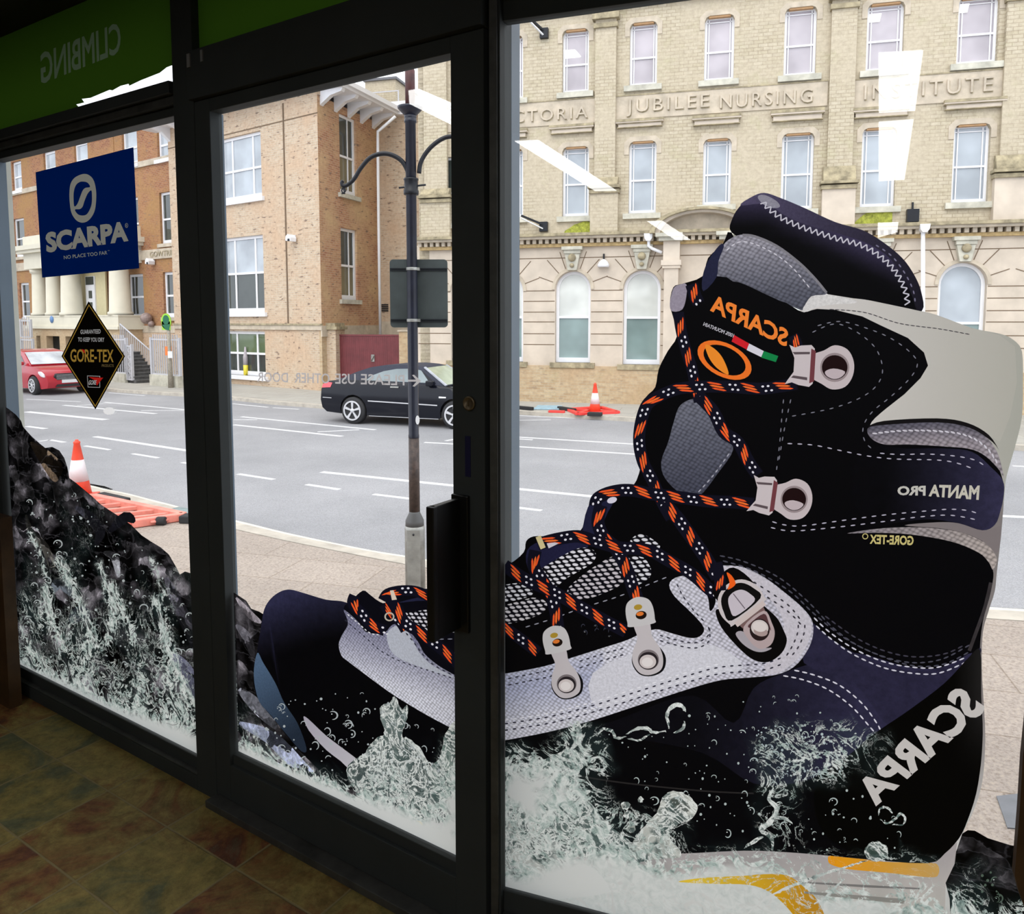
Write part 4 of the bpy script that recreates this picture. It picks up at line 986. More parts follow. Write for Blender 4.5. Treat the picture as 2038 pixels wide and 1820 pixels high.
# navy tongue edge, lower tongue with net fabric
A.blob('tongue#3', [(1170, 1010), (1198, 985), (1230, 980), (1210, 1020), (1190, 1060), (1160, 1100), (1150, 1090), (1158, 1060)], (30, 32, 58), 'fabric', 3)
A.blob('tongue#4', [(1049, 1096), (1075, 1078), (1110, 1076), (1150, 1070), (1160, 1088), (1110, 1120), (1080, 1130), (1070, 1150), (1050, 1130)], (32, 32, 60), 'fabric', 3)
A.blob('net_fabric', [(1070, 1140), (1100, 1118), (1150, 1092), (1182, 1096), (1180, 1120), (1130, 1150), (1100, 1172), (1078, 1160)], (222, 220, 226), 'mesh', 3)
A.blob('net_fabric', [(1130, 1172), (1180, 1130), (1230, 1105), (1242, 1130), (1240, 1160), (1200, 1182), (1160, 1194), (1140, 1188)], (196, 190, 196), 'mesh', 3)
A.blob('net_fabric', [(1245, 1110), (1280, 1110), (1297, 1140), (1280, 1160), (1255, 1165), (1258, 1130)], (214, 214, 220), 'mesh', 3)
A.blob('net_fabric', [(1254, 1078), (1270, 1064), (1290, 1068), (1314, 1088), (1300, 1094), (1280, 1084)], (214, 214, 220), 'mesh', 3)
A.blob('net_fabric', [(940, 1180), (1008, 1164), (1040, 1162), (1062, 1180), (1040, 1192), (1000, 1200), (940, 1204)], (214, 214, 220), 'mesh', 3)
A.blob('net_fabric', [(940, 1212), (1008, 1204), (1060, 1190), (1088, 1200), (1080, 1220), (1040, 1236), (1000, 1244), (940, 1250)], (206, 202, 206), 'mesh', 3)
A.stitch('stitching', [(1042, 1250), (1100, 1232), (1160, 1210), (1230, 1188), (1300, 1160), (1340, 1144)], (150, 150, 162), 9, 9, 2.4)
A.bubbles('lettering', [(1160, 1245), (1220, 1245), (1220, 1272), (1160, 1272)], 8, (4, 12), (58, 60, 74), 9)
# silver side panel
sil = [(940, 1352), (1008, 1341), (1082, 1327), (1137, 1310), (1200, 1290), (1247, 1275), (1275, 1262), (1305, 1253), (1330, 1259), (1371, 1270), (1393, 1267), (1401, 1250), (1379, 1223), (1343, 1188), (1332, 1165), (1343, 1151), (1368, 1147), (1393, 1162), (1409, 1190), (1413, 1217), (1424, 1200), (1424, 1160), (1430, 1130), (1445, 1126), (1481, 1130), (1522, 1150), (1562, 1180), (1598, 1211), (1617, 1238), (1617, 1270), (1604, 1300), (1580, 1328), (1543, 1344), (1480, 1350), (1437, 1354), (1380, 1369), (1266, 1406), (1180, 1434), (1094, 1457), (1006, 1474), (940, 1486)]
A.blob('side_panel', sil, lambda u, v, a, b: lerp3((168, 172, 196), (202, 202, 212), abs(v - 1340 - (1250 - u) * 0.12) / 70) if u < 1200 else lerp3((206, 206, 216), (184, 182, 194), (u - 1200) / 400), 'knit', 3)
A.blob('side_panel', [(1180, 1340), (1300, 1290), (1420, 1285), (1480, 1330), (1400, 1350), (1280, 1385), (1190, 1410)], (206, 206, 214), 'fabric', 3)
A.blob('side_panel', [(1432, 1140), (1445, 1128), (1481, 1132), (1522, 1152), (1562, 1182), (1598, 1213), (1615, 1240), (1612, 1270), (1590, 1310), (1545, 1342), (1520, 1330), (1550, 1290), (1560, 1240), (1530, 1190), (1480, 1150)], (196, 192, 200), 'fabric', 3)
for off in (0, 13):
    A.stitch('stitching', [(1000, 1455 - off), (1094, 1440 - off), (1180, 1418 - off), (1266, 1391 - off), (1380, 1355 - off), (1437, 1341 - off), (1520, 1334 - off), (1566, 1318 - off)], (46, 46, 60), 7, 9, 3.2)
    A.stitch('stitching', [(1000, 1448 - off), (1094, 1433 - off), (1180, 1411 - off), (1266, 1384 - off), (1380, 1348 - off), (1437, 1334 - off)], (228, 228, 234), 8, 8, 2.6)
    A.stitch('stitching', [(1008, 1352 + off), (1082, 1337 + off), (1108, 1330 + off)], (50, 50, 62), 7, 7, 3)
    A.stitch('stitching', [(1150, 1318 + off), (1200, 1302 + off), (1250, 1288 + off)], (50, 50, 62), 7, 7, 3)
    A.stitch('stitching', [(1310, 1264 + off * .8), (1345, 1274 + off * .8), (1385, 1280 + off * .8), (1412, 1262 + off), (1408, 1240)], (50, 50, 62), 7, 7, 3)
    A.stitch('stitching', [(1450, 1142 + off), (1490, 1154 + off), (1530, 1178 + off), (1570, 1206 + off), (1596, 1238 + off * .6)], (50, 48, 56), 7, 9, 3.4)
    A.stitch('stitching', [(1602 - off, 1240), (1600 - off, 1262), (1588 - off, 1290), (1570 - off * .7, 1312)], (60, 56, 66), 7, 8, 3.4)
A.stitch('stitching', [(1346, 1160), (1358, 1185), (1380, 1215), (1404, 1240)], (50, 50, 62), 7, 7, 3)
# double seams sweeping round the heel
for pts, c in (([(1430, 1106), (1480, 1118), (1550, 1150), (1610, 1200), (1660, 1252), (1720, 1292), (1800, 1318), (1870, 1314), (1930, 1284)], (74, 74, 86)), ([(1436, 1116), (1500, 1136), (1570, 1176), (1620, 1222), (1680, 1270), (1750, 1305), (1820, 1326), (1880, 1322), (1936, 1294)], (74, 74, 86)), ([(1618, 1228), (1650, 1258), (1700, 1292), (1760, 1318), (1820, 1329), (1870, 1328), (1930, 1306)], (205, 203, 214)), ([(1622, 1244), (1656, 1274), (1700, 1304), (1760, 1330), (1820, 1341), (1870, 1340), (1928, 1316)], (205, 203, 214)), ([(1578, 1334), (1620, 1344), (1670, 1364), (1715, 1400), (1745, 1440), (1754, 1458)], (214, 212, 222)), ([(1556, 1345), (1600, 1354), (1650, 1374), (1696, 1408), (1730, 1446), (1744, 1462)], (214, 212, 222)), ([(1640, 1225), (1700, 1268), (1760, 1296), (1820, 1308), (1880, 1302), (1920, 1284)], (64, 62, 74))):
    A.stitch('stitching', pts, c, 10, 6, 3.2)
A.stroke('upper', [(1929, 1296), (1946, 1250), (1960, 1210), (1972, 1160)], 7, (54, 50, 52), 'suede')
# rubber rand with the maker's name
A.blob('rubber_rand', [(1951, 1296), (1953, 1386), (1956, 1460), (1950, 1540), (1934, 1608), (1912, 1660), (1884, 1696), (1850, 1716), (1780, 1712), (1723, 1708), (1640, 1660), (1620, 1580), (1651, 1529), (1694, 1500), (1729, 1469), (1766, 1443), (1809, 1414), (1880, 1360), (1929, 1308)], lambda u, v, a, b: lerp3((3, 3, 3), (30, 29, 29), ((u - 1900) / 50) * sstep(1560, 1380, v)), n=4)
A.text('rubber_rand', 'SCARPA', (1741, 1604), (1962, 1408), 50, (196, 192, 188), 0.045, slant=-0.22, h1=66)
# seam of the sole edge
A.stroke('upper', [(1150, 1545), (1250, 1560), (1400, 1575), (1500, 1580)], 3, (40, 38, 38))
# hooks and rings
def hook(cx, cy, sc, rot, HK):
    c, q = math.cos(rot), math.sin(rot)
    R = lambda pts: [(cx + (a * c - b * q) * sc, cy + (a * q + b * c) * sc) for a, b in pts]
    A.blob(HK, R([(-4, 40), (-26, 62), (-34, 88), (-22, 114), (4, 122), (30, 114), (40, 88), (30, 62), (8, 40)]), (12, 12, 16), n=4)
    A.blob(HK, R([(-16, 6), (-14, 36), (-28, 62), (-32, 88), (-20, 112), (2, 119), (26, 111), (34, 88), (30, 62), (18, 36), (16, 6)]), (192, 186, 188), n=4)
    x, y = R([(2, 86)])[0]
    A.ell(HK, x, y, 23 * sc, 22 * sc, 0, (120, 112, 114)); A.ell(HK, x, y + 2 * sc, 21 * sc, 19 * sc, 0, (40, 34, 38)); A.ell(HK, x - 1, y + 4 * sc, 18 * sc, 15 * sc, 0, (205, 196, 194))
    A.ell(HK, x - 2, y + 5 * sc, 12 * sc, 10 * sc, 0, (222, 216, 214))
    A.blob(HK, R([(-30, -26), (-22, -44), (0, -52), (22, -44), (30, -26), (30, 0), (26, 10), (-26, 10), (-30, 0)]), (196, 194, 194), n=4)
    A.ell(HK, *R([(-2, -30)])[0], 9 * sc, 6 * sc, rot, (170, 140, 50)); A.ell(HK, *R([(2, -12)])[0], 12 * sc, 9 * sc, rot, (30, 20, 16)); A.ell(HK, *R([(0, -15)])[0], 8 * sc, 4.5 * sc, rot, (220, 120, 50))
def speedhook(cx, cy, sc, rot, HK):
    c, q = math.cos(rot), math.sin(rot)
    R = lambda pts: [(cx + (a * c - b * q) * sc, cy + (a * q + b * c) * sc) for a, b in pts]
    A.blob(HK, R([(-34, -16), (-12, -28), (6, -38), (28, -32), (40, -12), (40, 12), (28, 32), (6, 38), (-12, 30), (-34, 16)]), (196, 184, 186), n=4)
    A.ell(HK, *R([(8, 0)])[0], 25 * sc, 25 * sc, 0, (150, 136, 138)); A.ell(HK, *R([(8, 0)])[0], 22 * sc, 21 * sc, rot, (30, 14, 16)); A.blob(HK, R([(-8, 8), (6, 2), (26, 6), (20, 16), (8, 20), (-4, 16)]), (190, 176, 180), n=3)
    A.add(HK, R([(-72, -34), (-62, -30), (-52, -34), (-34, -36), (-28, -30), (-28, 30), (-34, 36), (-52, 34), (-64, 30), (-76, 34), (-70, 24), (-62, 12), (-62, -12)]), (200, 190, 192))
    A.add(HK, R([(-66, -22), (-36, -24), (-36, -20), (-62, -18)]), (90, 78, 82)); A.add(HK, R([(-66, 22), (-38, 25), (-38, 20), (-62, 18)]), (90, 78, 82))
    A.add(HK, R([(-34, -30), (-26, -26), (-26, 26), (-34, 30)]), (112, 60, 66))
# laces, back to front
A.lace([(1590, 700), (1586, 684), (1578, 668)], 18, 0, 60)
A.lace([(1376, 566), (1384, 590), (1390, 604)], 22, 0, 56)
A.lace([(1350, 622), (1356, 660), (1366, 700), (1376, 730), (1384, 768), (1392, 800)], 19, 10, 62)
A.lace([(1586, 764), (1550, 770), (1510, 774), (1450, 770), (1400, 770), (1350, 774), (1310, 790), (1288, 806), (1276, 840), (1272, 880), (1280, 920), (1300, 960), (1318, 1000), (1336, 1032)], 21, 8, 66)
A.lace([(1392, 790), (1420, 820), (1440, 860), (1468, 880), (1490, 920), (1508, 946)], 22, 6, 62)
A.lace([(1500, 1004), (1460, 1000), (1410, 998), (1350, 990), (1300, 984), (1252, 976), (1216, 980), (1190, 992), (1184, 1008)], 22, 4, 66)
A.lace([(1322, 1002), (1350, 1034), (1376, 1070), (1404, 1110), (1428, 1150)], 24, 6, 60)
A.lace([(1196, 1006), (1190, 1040), (1202, 1070), (1224, 1090), (1246, 1130), (1258, 1166), (1272, 1200), (1290, 1222)], 23, 4, 60)
A.lace([(1070, 1084), (1106, 1074), (1150, 1068), (1186, 1078), (1230, 1090), (1290, 1096), (1330, 1116), (1376, 1142), (1410, 1172), (1424, 1182)], 22, 8, 64)
A.lace([(1066, 1096), (1062, 1126), (1076, 1150), (1096, 1182), (1106, 1220), (1112, 1262)], 22, 6, 60)
A.lace([(1004, 1126), (1050, 1156), (1096, 1176), (1150, 1206), (1200, 1234), (1246, 1258)], 22, 8, 62)
A.lace([(990, 1240), (1030, 1268), (1072, 1300)], 20, 10, 58)
A.add('eyelet', [(1066, 1070), (1076, 1066), (1086, 1090), (1076, 1094)], (214, 200, 150)); A.add('eyelet#2', [(1088, 1082), (1104, 1080), (1112, 1082), (1092, 1092)], (210, 206, 214)); A.ell('eyelet#3', 1218, 996, 10, 6, -0.3, (212, 208, 222))
hook(1110, 1290, 0.86, -0.22, 'hook#1'); hook(1276, 1236, 0.92, -0.16, 'hook#2')
speedhook(1652, 731, 1.16, 0.06, 'hook#3'); speedhook(1572, 993, 1.08, 0.14, 'hook#4')
# ring and rivet on its black backing
A.blob('lace_ring', [(1418, 1180), (1438, 1210), (1424, 1216), (1436, 1250), (1470, 1290), (1500, 1314), (1530, 1318), (1556, 1300), (1566, 1276), (1560, 1256), (1546, 1230), (1516, 1200), (1500, 1160), (1460, 1130), (1430, 1150)], (8, 7, 8), n=4)
A.blob('lace_ring', [(1464, 1262), (1480, 1258), (1510, 1288), (1536, 1290), (1520, 1298), (1500, 1296), (1478, 1282)], (166, 160, 166), n=4)
rr = math.radians(-38)
def RR(cx, cy, pts, rot): 
    c, q = math.cos(rot), math.sin(rot); return [(cx + a * c - b * q, cy + a * q + b * c) for a, b in pts]
A.blob('lace_ring', RR(1476, 1202, [(-44, 18), (-46, -10), (-30, -38), (0, -48), (30, -38), (46, -10), (44, 18), (38, 24), (-38, 24)], rr), (200, 192, 192), n=4)
A.blob('lace_ring', RR(1475, 1201, [(-36, 16), (-38, -8), (-25, -32), (0, -40), (25, -32), (38, -8), (36, 16)], rr), (14, 13, 14), n=4)
A.blob('lace_ring', RR(1474, 1201, [(-24, 14), (-24, -4), (-14, -22), (2, -26), (18, -20), (26, -4), (24, 14)], rr), (196, 188, 196), n=4)
A.add('lace_ring', RR(1474, 1201, [(-1, -24), (1, -24), (1, 14), (-1, 14)], rr), (110, 100, 110))
A.add('lace_ring', RR(1492, 1221, [(-36, -4), (36, -4), (36, 7), (-36, 7)], rr), (202, 188, 184))
A.add('lace_ring', RR(1497, 1229, [(-30, -2), (30, -2), (28, 8), (-28, 8)], rr), (120, 94, 92))
A.blob('lace_ring', [(1480, 1248), (1520, 1216), (1536, 1240), (1542, 1262), (1534, 1284), (1512, 1292), (1492, 1276)], (178, 160, 160), n=4)
A.blob('lace_ring', [(1490, 1244), (1520, 1222), (1530, 1240), (1534, 1256), (1524, 1240), (1508, 1236), (1494, 1250)], (84, 56, 58), n=4)
A.ell('rivet', 1512, 1254, 20, 22, 0, (40, 28, 28)); A.ell('rivet', 1512, 1250, 17.5, 15.5, 0.3, (206, 198, 194)); A.ell('rivet', 1514, 1258, 14, 9, 0.2, (170, 150, 146)); A.ell('rivet', 1512, 1248, 14, 10, 0.2, (216, 208, 204))
A.lace([(1426, 1120), (1432, 1150), (1434, 1176)], 20, 26, 50)
A.blob('lace', [(1446, 1140), (1456, 1146), (1464, 1160), (1460, 1168), (1448, 1174), (1452, 1160)], (236, 96, 30), n=3)
# water over the boot
wc_ = (196, 204, 200)
A.blob('splash', [(985, 1528), (1030, 1520), (1070, 1516), (1110, 1500), (1135, 1490), (1158, 1502), (1166, 1520), (1150, 1545), (1170, 1590), (1210, 1640), (1250, 1672), (1262, 1690), (1200, 1712), (1120, 1700), (1060, 1690), (985, 1680)], lambda u, v, a, b: lerp3((52, 66, 64), (112, 128, 122), 0.5 + mnoise.noise(Vector((u / 30, v / 60, 0)))), n=4)
A.blob('splash', [(985, 1640), (1030, 1630), (1060, 1634), (1080, 1660), (1100, 1690), (1180, 1730), (1200, 1780), (985, 1780)], (204, 206, 200), n=4)
for pts, w in ((((1148, 1556), (1160, 1590), (1190, 1630), (1220, 1655), (1250, 1680)), 9), (((1130, 1500), (1150, 1476), (1152, 1450), (1150, 1436)), 12), (((1150, 1520), (1190, 1508), (1204, 1518), (1200, 1534), (1170, 1530)), 7), (((1190, 1462), (1200, 1452), (1218, 1456), (1226, 1470), (1246, 1466)), 6), (((1246, 1462), (1270, 1450), (1290, 1452), (1300, 1458), (1326, 1456)), 8), (((1248, 1470), (1270, 1474), (1294, 1462)), 5), (((1332, 1450), (1328, 1420), (1344, 1404), (1360, 1408), (1364, 1418)), 9), (((1340, 1460), (1360, 1450), (1362, 1436)), 6), (((1540, 1568), (1530, 1590), (1546, 1610), (1530, 1640), (1514, 1652), (1536, 1670), (1538, 1692)), 11), (((1536, 1626), (1560, 1630), (1578, 1640)), 6), (((1480, 1690), (1500, 1676), (1520, 1666)), 7), (((1486, 1820), (1540, 1780), (1640, 1740), (1730, 1712)), 6), (((1620, 1800), (1650, 1780), (1680, 1750)), 5)):
    A.stroke('splash', list(pts), w, wc_, taper=True)
A.blob('splash', [(1250, 1720), (1262, 1674), (1290, 1636), (1310, 1614), (1316, 1592), (1330, 1578), (1352, 1576), (1376, 1590), (1388, 1608), (1378, 1630), (1352, 1640), (1336, 1652), (1334, 1672), (1352, 1690), (1352, 1706), (1300, 1712)], (202, 204, 196), n=4)
A.blob('splash', [(1326, 1604), (1340, 1588), (1366, 1596), (1374, 1610), (1356, 1624), (1332, 1628), (1324, 1618)], (70, 76, 70), n=4)
for x, y, r in ((1245, 1604, 9), (1250, 1622, 9), (1256, 1650, 9), (1275, 1592, 6)): A.ell('splash', x, y, r, r * 0.9, 0, (170, 172, 164)); A.ell('splash', x + 1, y + 2, r * 0.6, r * 0.5, 0, (60, 62, 58))
A.ell('splash', 1744, 1696, 24, 20, 0, (44, 60, 52)); A.stroke('splash', [(1722, 1700), (1730, 1682), (1746, 1678), (1762, 1688), (1768, 1712)], 5, wc_, taper=True); A.stroke('splash', [(1732, 1690), (1744, 1684), (1756, 1688)], 7, wc_, taper=True)
for pts in ([(1748, 1624), (1752, 1610), (1766, 1608), (1776, 1620)], [(1752, 1632), (1766, 1640), (1780, 1632), (1792, 1620), (1802, 1630), (1796, 1642), (1776, 1642)]): A.stroke('splash', pts, 5, (110, 130, 124), taper=True)
A.bubbles('bubbles', [(1180, 1460), (1330, 1440), (1480, 1380), (1600, 1380), (1700, 1480), (1720, 1580), (1800, 1640), (1780, 1700), (1500, 1690), (1300, 1600)], 170, (1.3, 9), (172, 184, 182), 21)
A.bubbles('bubbles', [(1500, 1450), (1600, 1440), (1690, 1480), (1670, 1540), (1560, 1560), (1500, 1520)], 140, (1.4, 8), (176, 190, 192), 22)
A.bubbles('bubbles', [(1890, 1760), (1960, 1720), (2010, 1780), (1990, 1820), (1900, 1820)], 24, (2, 10), (80, 96, 84), 23)
r3 = empty('window_picture', PB.m, 'huge printed film of a black climbing boot with orange laces on the right pane', 'window picture')
G3.build(r3)
for r in (r1, r2, r3):
    for ch in r.children:
        if ch.name.split('.')[0] in ('bubbles', 'stitching', 'net_fabric'): ch['kind'] = 'stuff'

# ======================= posters and lettering on the glass
def inkmat(name, c, k=1.0, trans=0.35):
    m, t, n, l = newmat(name); col = tuple(x * k for x in lin(c))
    df = N(t, 'ShaderNodeBsdfDiffuse'); tl = N(t, 'ShaderNodeBsdfTranslucent'); df.inputs[0].default_value = (*col, 1); tl.inputs[0].default_value = (*col, 1)
    mx = N(t, 'ShaderNodeMixShader'); mx.inputs[0].default_value = trans; l.new(df.outputs[0], mx.inputs[1]); l.new(tl.outputs[0], mx.inputs[2])
    o = N(t, 'ShaderNodeOutputMaterial'); l.new(mx.outputs[0], o.inputs[0]); return m
def sheet(name, P, items, label, cat, y=-0.006):
    """items: (part name, loops in the photograph's frame, colour, k); shapes share one layer without overlap"""
    r = empty(name, P.m, label, cat); allp = [it[1] if isinstance(it[1][0][0], (tuple, list)) else [it[1]] for it in items]
    loops = [lp for L in allp for lp in L]
    vs, fs = cdt([[(a / 1000, b / 1000) for a, b in lp] for lp in loops]); V = np.array(vs) * 1000; C = np.array([V[list(f)].mean(0) for f in fs]); own = np.full(len(fs), -1)
    for i, L in enumerate(allp): own[pip(C, L)] = i
    hits = [P.hit(a, b, y) for a, b in V]
    for part in dict.fromkeys(it[0] for it in items):
        mb = MB(); mats = []
        for i, it in enumerate(items):
            if it[0] != part: continue
            mt = it[2]
            if mt not in mats: mats.append(mt)
            mb.m = mats.index(mt); used = {}
            for f, o_ in zip(fs, own):
                if o_ != i: continue
                for vi in f:
                    if vi not in used: used[vi] = mb.pts([(hits[vi][0], y, hits[vi][1])])
                mb.face([used[vi] for vi in f])
        if mb.f: mb.build(part, mats, r)
    return r
def plane_text(P, txt, pa, pb, pc_, bold=0.02, mirror=False, spacing=1.0):
    """word fitted to three pixel corners: baseline left, baseline right, top left"""
    pa, pb, pc_ = (np.array(q, float) for q in (pa, pb, pc_))
    return place_text(txt, 0, 0, 1, bold, mirror=mirror, spacing=spacing, fn=lambda a, b: tuple(pa + (pb - pa) * a + (pc_ - pa) * b))
BLUEINK = inkmat('deep_blue_print', (0, 28, 86), 0.75, 0.7); GREYINK = inkmat('grey_print', (150, 150, 140), 0.75, 0.7)
q_ = lambda X, Y: (60 + X / 6.274, 280 + Y / 6.274)
Q = lambda pts: [q_(*p) for p in pts]
items = [('sheet', Q([(68, 395), (1290, 82), (1362, 1595), (150, 1712)]), BLUEINK)]
items.append(('logo', [spline(Q([(655, 418), (730, 428), (790, 490), (820, 600), (825, 720), (810, 860), (770, 950), (710, 1010), (640, 1025), (570, 990), (515, 900), (495, 780), (490, 660), (505, 540), (560, 460)]), 4),
    spline(Q([(655, 512), (715, 525), (748, 578), (690, 590), (655, 625), (625, 700), (590, 790), (552, 822), (543, 740), (545, 640), (570, 560), (610, 522)]), 4),
    spline(Q([(763, 622), (772, 690), (768, 790), (740, 870), (700, 925), (640, 935), (590, 915), (560, 862), (620, 855), (655, 825), (680, 750), (720, 660)]), 4)], GREYINK))
items.append(('lettering', plane_text(PA, 'SCARPA', q_(200, 1385), q_(1228, 1238), q_(188, 1165), 0.055), GREYINK))
items.append(('lettering', plane_text(PA, 'NO PLACE TOO FAR', q_(422, 1482), q_(965, 1420), q_(418, 1438), 0.01), GREYINK))
items.append(('lettering', [list(l) for l in (lambda c: [[(c[0] + 3.2 * math.cos(a * .524), c[1] + 4.8 * math.sin(a * .524)) for a in range(12)], [(c[0] + 2.5 * math.cos(a * .524), c[1] + 3.9 * math.sin(a * .524)) for a in range(12)]])(q_(1204, 1060))], GREYINK))
items.append(('lettering', plane_text(PA, 'R', q_(1196, 1078), q_(1213, 1076), q_(1195, 1048), 0.0), GREYINK))
items.append(('lettering', plane_text(PA, 'TM', q_(970, 1382), q_(992, 1379), q_(969, 1370), 0.0), GREYINK))
sheet('poster', PA, items, 'square blue poster with grey oval emblem and brand name on the left pane', 'poster')
BLK = inkmat('black_print', (16, 12, 8), 0.6); GOLD = inkmat('gold_print', (178, 142, 60), 0.75, 0.7); PALE = inkmat('pale_print', (196, 196, 196), 0.8, 0.7); REDI = inkmat('red_print', (200, 36, 30), 0.8, 0.7); GOLDL = inkmat('dull_gold_print', (128, 110, 70), 0.8, 0.7)
d_ = lambda X, Y: (20 + X / 5.661, 560 + Y / 5.661)
D = lambda pts: [d_(*p) for p in pts]
items = [('sheet', D([(884, 225), (1295, 845), (962, 1445), (580, 845)]), BLK),
    ('border', [D([(888, 258), (1280, 845), (960, 1418), (594, 845)]), D([(889, 276), (1268, 845), (961, 1400), (606, 845)])], GOLD),
    ('lettering', plane_text(PA, 'GUARANTEED', d_(793, 594), d_(1020, 588), d_(793, 548), 0.012), PALE),
    ('lettering', plane_text(PA, 'TO KEEP YOU DRY', d_(765, 680), d_(1062, 682), d_(765, 634), 0.012), PALE),
    ('lettering', plane_text(PA, 'GORE-TEX', d_(680, 905), d_(1166, 910), d_(680, 768), 0.018), GOLD),
    ('lettering', D([(806, 766), (835, 772), (848, 815), (826, 800)]), REDI),
    ('lettering', plane_text(PA, 'PRODUCTS', d_(1034, 966), d_(1168, 966), d_(1034, 936), 0.0), GOLDL),
    ('emblem', [D([(868, 1064), (1014, 1068), (1014, 1200), (876, 1196)]), D([(873, 1070), (1008, 1074), (1008, 1194), (881, 1190)])], PALE),
    ('emblem', D([(888, 1080), (1050, 1088), (1010, 1135), (978, 1178), (960, 1120)]), REDI),
    ('emblem', plane_text(PA, 'GORE', d_(882, 1166), d_(968, 1164), d_(890, 1118), 0.03), PALE)]
sheet('diamond_sticker', PA, items, 'black diamond sticker with gold border and gold lettering on the left pane', 'sticker')
c0 = [(217 + 11.5 * math.cos(a * .35), 818.5 + 7.5 * math.sin(a * .35)) for a in range(18)]  # reflection of an indoor glow, painted as a flat white oval
sheet('reflection_spot', PA, [('sheet', c0, inkmat('white_reflection_spot', (252, 252, 252), 1.0, 0.8))], 'small white oval painted reflection on the left pane below the diamond sticker', 'sticker')
NOTE = inkmat('frosted_lettering', (210, 206, 206), 0.9, 0.8)
nt_ = empty('door_notice', PA.m, 'thin white reversed lettering with an arrow on the door glass, seen from behind', 'notice')
for txt, a, b in (('PLEASE', 686, 806), ('USE', 664, 706), ('OTHER', 586, 658), ('DOOR', 511, 578)): pass
def note_word(txt, u0, u1):
    vb = lambda u: 759.5 + (u - 512) * 0.026; vt = lambda u: 741 + (u - 512) * 0.018
    lp = plane_text(PA, txt, (u0, vb(u0)), (u1, vb(u1)), (u0, vt(u0)), 0.012, mirror=True)
    return [[PA.hit(a, b, -0.006) for a, b in l] for l in lp]
for txt, u0, u1 in (('PLEASE', 718, 805), ('USE', 667, 708), ('OTHER', 586, 656), ('DOOR', 512, 573)):
    flat(note_word(txt, u0, u1), -0.006).build('lettering', NOTE, nt_)
flat([[PA.hit(a, b, -0.006) for a, b in [(812, 756), (828, 756), (820, 747), (824, 746), (838, 759), (825, 770), (821, 769), (829, 760), (812, 760)]]], -0.006).build('arrow', NOTE, nt_)

# green vinyl of the transoms
GREENV = inkmat('dark_green_vinyl', (34, 56, 10), 0.95, 0.8); GREENL = inkmat('pale_green_lettering', (84, 100, 78), 0.75, 0.6)
g1 = [(-40, 300), (0, 275), (137, 229), (139, 226), (152, 219), (160, 216), (152, 208), (168, 204), (163, 197), (180, 195), (218, 179), (224, 180), (240, 171), (256, 167), (257, 171), (280, 160), (318, 145), (332, 134), (348, 128), (368, 118), (366, -80), (-40, -80)]
items = [('sheet', g1, GREENV)]
items.append(('lettering', plane_text(PA, 'CLIMBING', (82, 166), (241, 102), (80, 108), 0.02, mirror=True), GREENL))
def clip_items(P, items, x0, x1, z0, z1):
    return items
sheet('window_sign', PA, items, 'dark green transom film with reversed word and ragged bottom edge at upper left', 'sign')
g2 = [(390, -80), (390, 109), (424, 99), (446, 91), (470, 86), (500, 78), (540, 65), (538, 70), (520, 79), (560, 66), (575, 60), (589, 52), (600, 54), (600, 56), (625, 44), (628, 49), (642, 44), (641, 38), (660, 30), (690, 17), (713, 10), (730, 6), (800, -30), (800, -80)]
sheet('window_sign', PA, [('sheet', g2, GREENV)], 'dark green transom film with ragged bottom edge above the door', 'sign')
isl = [(165, 213), (180, 210), (205, 200), (221, 195), (214, 201), (196, 206), (178, 213)]
sheet('torn_film', PA, [('sheet', isl, inkmat('grey_film_scrap', (70, 74, 84), 0.7, 0.6))], 'scrap of grey film left in the bright gap under the green transom film', 'film')
# ------------------------------------------------------------------ the street
m, t, n, l = newmat('asphalt')
co = objco(t); f1 = noisef(t, co, 90, 4, 0.8); f2 = noisef(t, co, 0.35, 5, 0.6); f3 = noisef(t, co, 34, 3, 0.9)
c = ramp(t, f2, [(0.35, (0.27, 0.272, 0.285)), (0.65, (0.345, 0.345, 0.36))])
c = mixc(t, 0.8, c, ramp(t, f1, [(0.38, 0.62), (0.62, 1.25)]), 'MULTIPLY')
c = mixc(t, ramp(t, f3, [(0.66, 0.0), (0.74, 0.6)]), c, (0.07, 0.07, 0.08))
principled(t, c, 0.75, 0, f1, 0.4, 0.004, 0.3); ASPH = m
def pavemat(name, size, rot, base, dark, speck):
    m, t, n, l = newmat(name); co = objco(t, rotz=rot)
    b = N(t, 'ShaderNodeTexBrick'); l.new(co, b.inputs['Vector']); b.inputs['Scale'].default_value = 1; b.inputs['Brick Width'].default_value = size[0]; b.inputs['Row Height'].default_value = size[1]; b.inputs['Mortar Size'].default_value = 0.006
    b.inputs['Color1'].default_value = (*base, 1); b.inputs['Color2'].default_value = tuple(x * 0.9 for x in base) + (1,); b.inputs['Mortar'].default_value = (*dark, 1)
    f = noisef(t, co, 45, 4, 0.85); f2 = noisef(t, co, 1.1, 4, 0.6)
    c = mixc(t, speck, b.outputs[0], ramp(t, f, [(0.35, (0.62, 0.56, 0.48)), (0.5, (1, 1, 1)), (0.68, (1.35, 1.3, 1.15))]), 'MULTIPLY')
    c = mixc(t, 0.5, c, ramp(t, f2, [(0.3, (0.78, 0.76, 0.74)), (0.7, (1.05, 1.03, 1.0))]), 'MULTIPLY')
    principled(t, c, 0.85, 0, b.outputs['Fac'], -0.3, 0.01, 0.2); return m
PAVE_N = pavemat('exposed_aggregate_slabs', (0.9, 0.6), 0.28, (0.40, 0.35, 0.315), (0.27, 0.225, 0.19), 0.85)
PAVE_F = pavemat('far_paving_slabs', (0.9, 0.6), 0.25, (0.42, 0.41, 0.38), (0.25, 0.22, 0.18), 0.4)
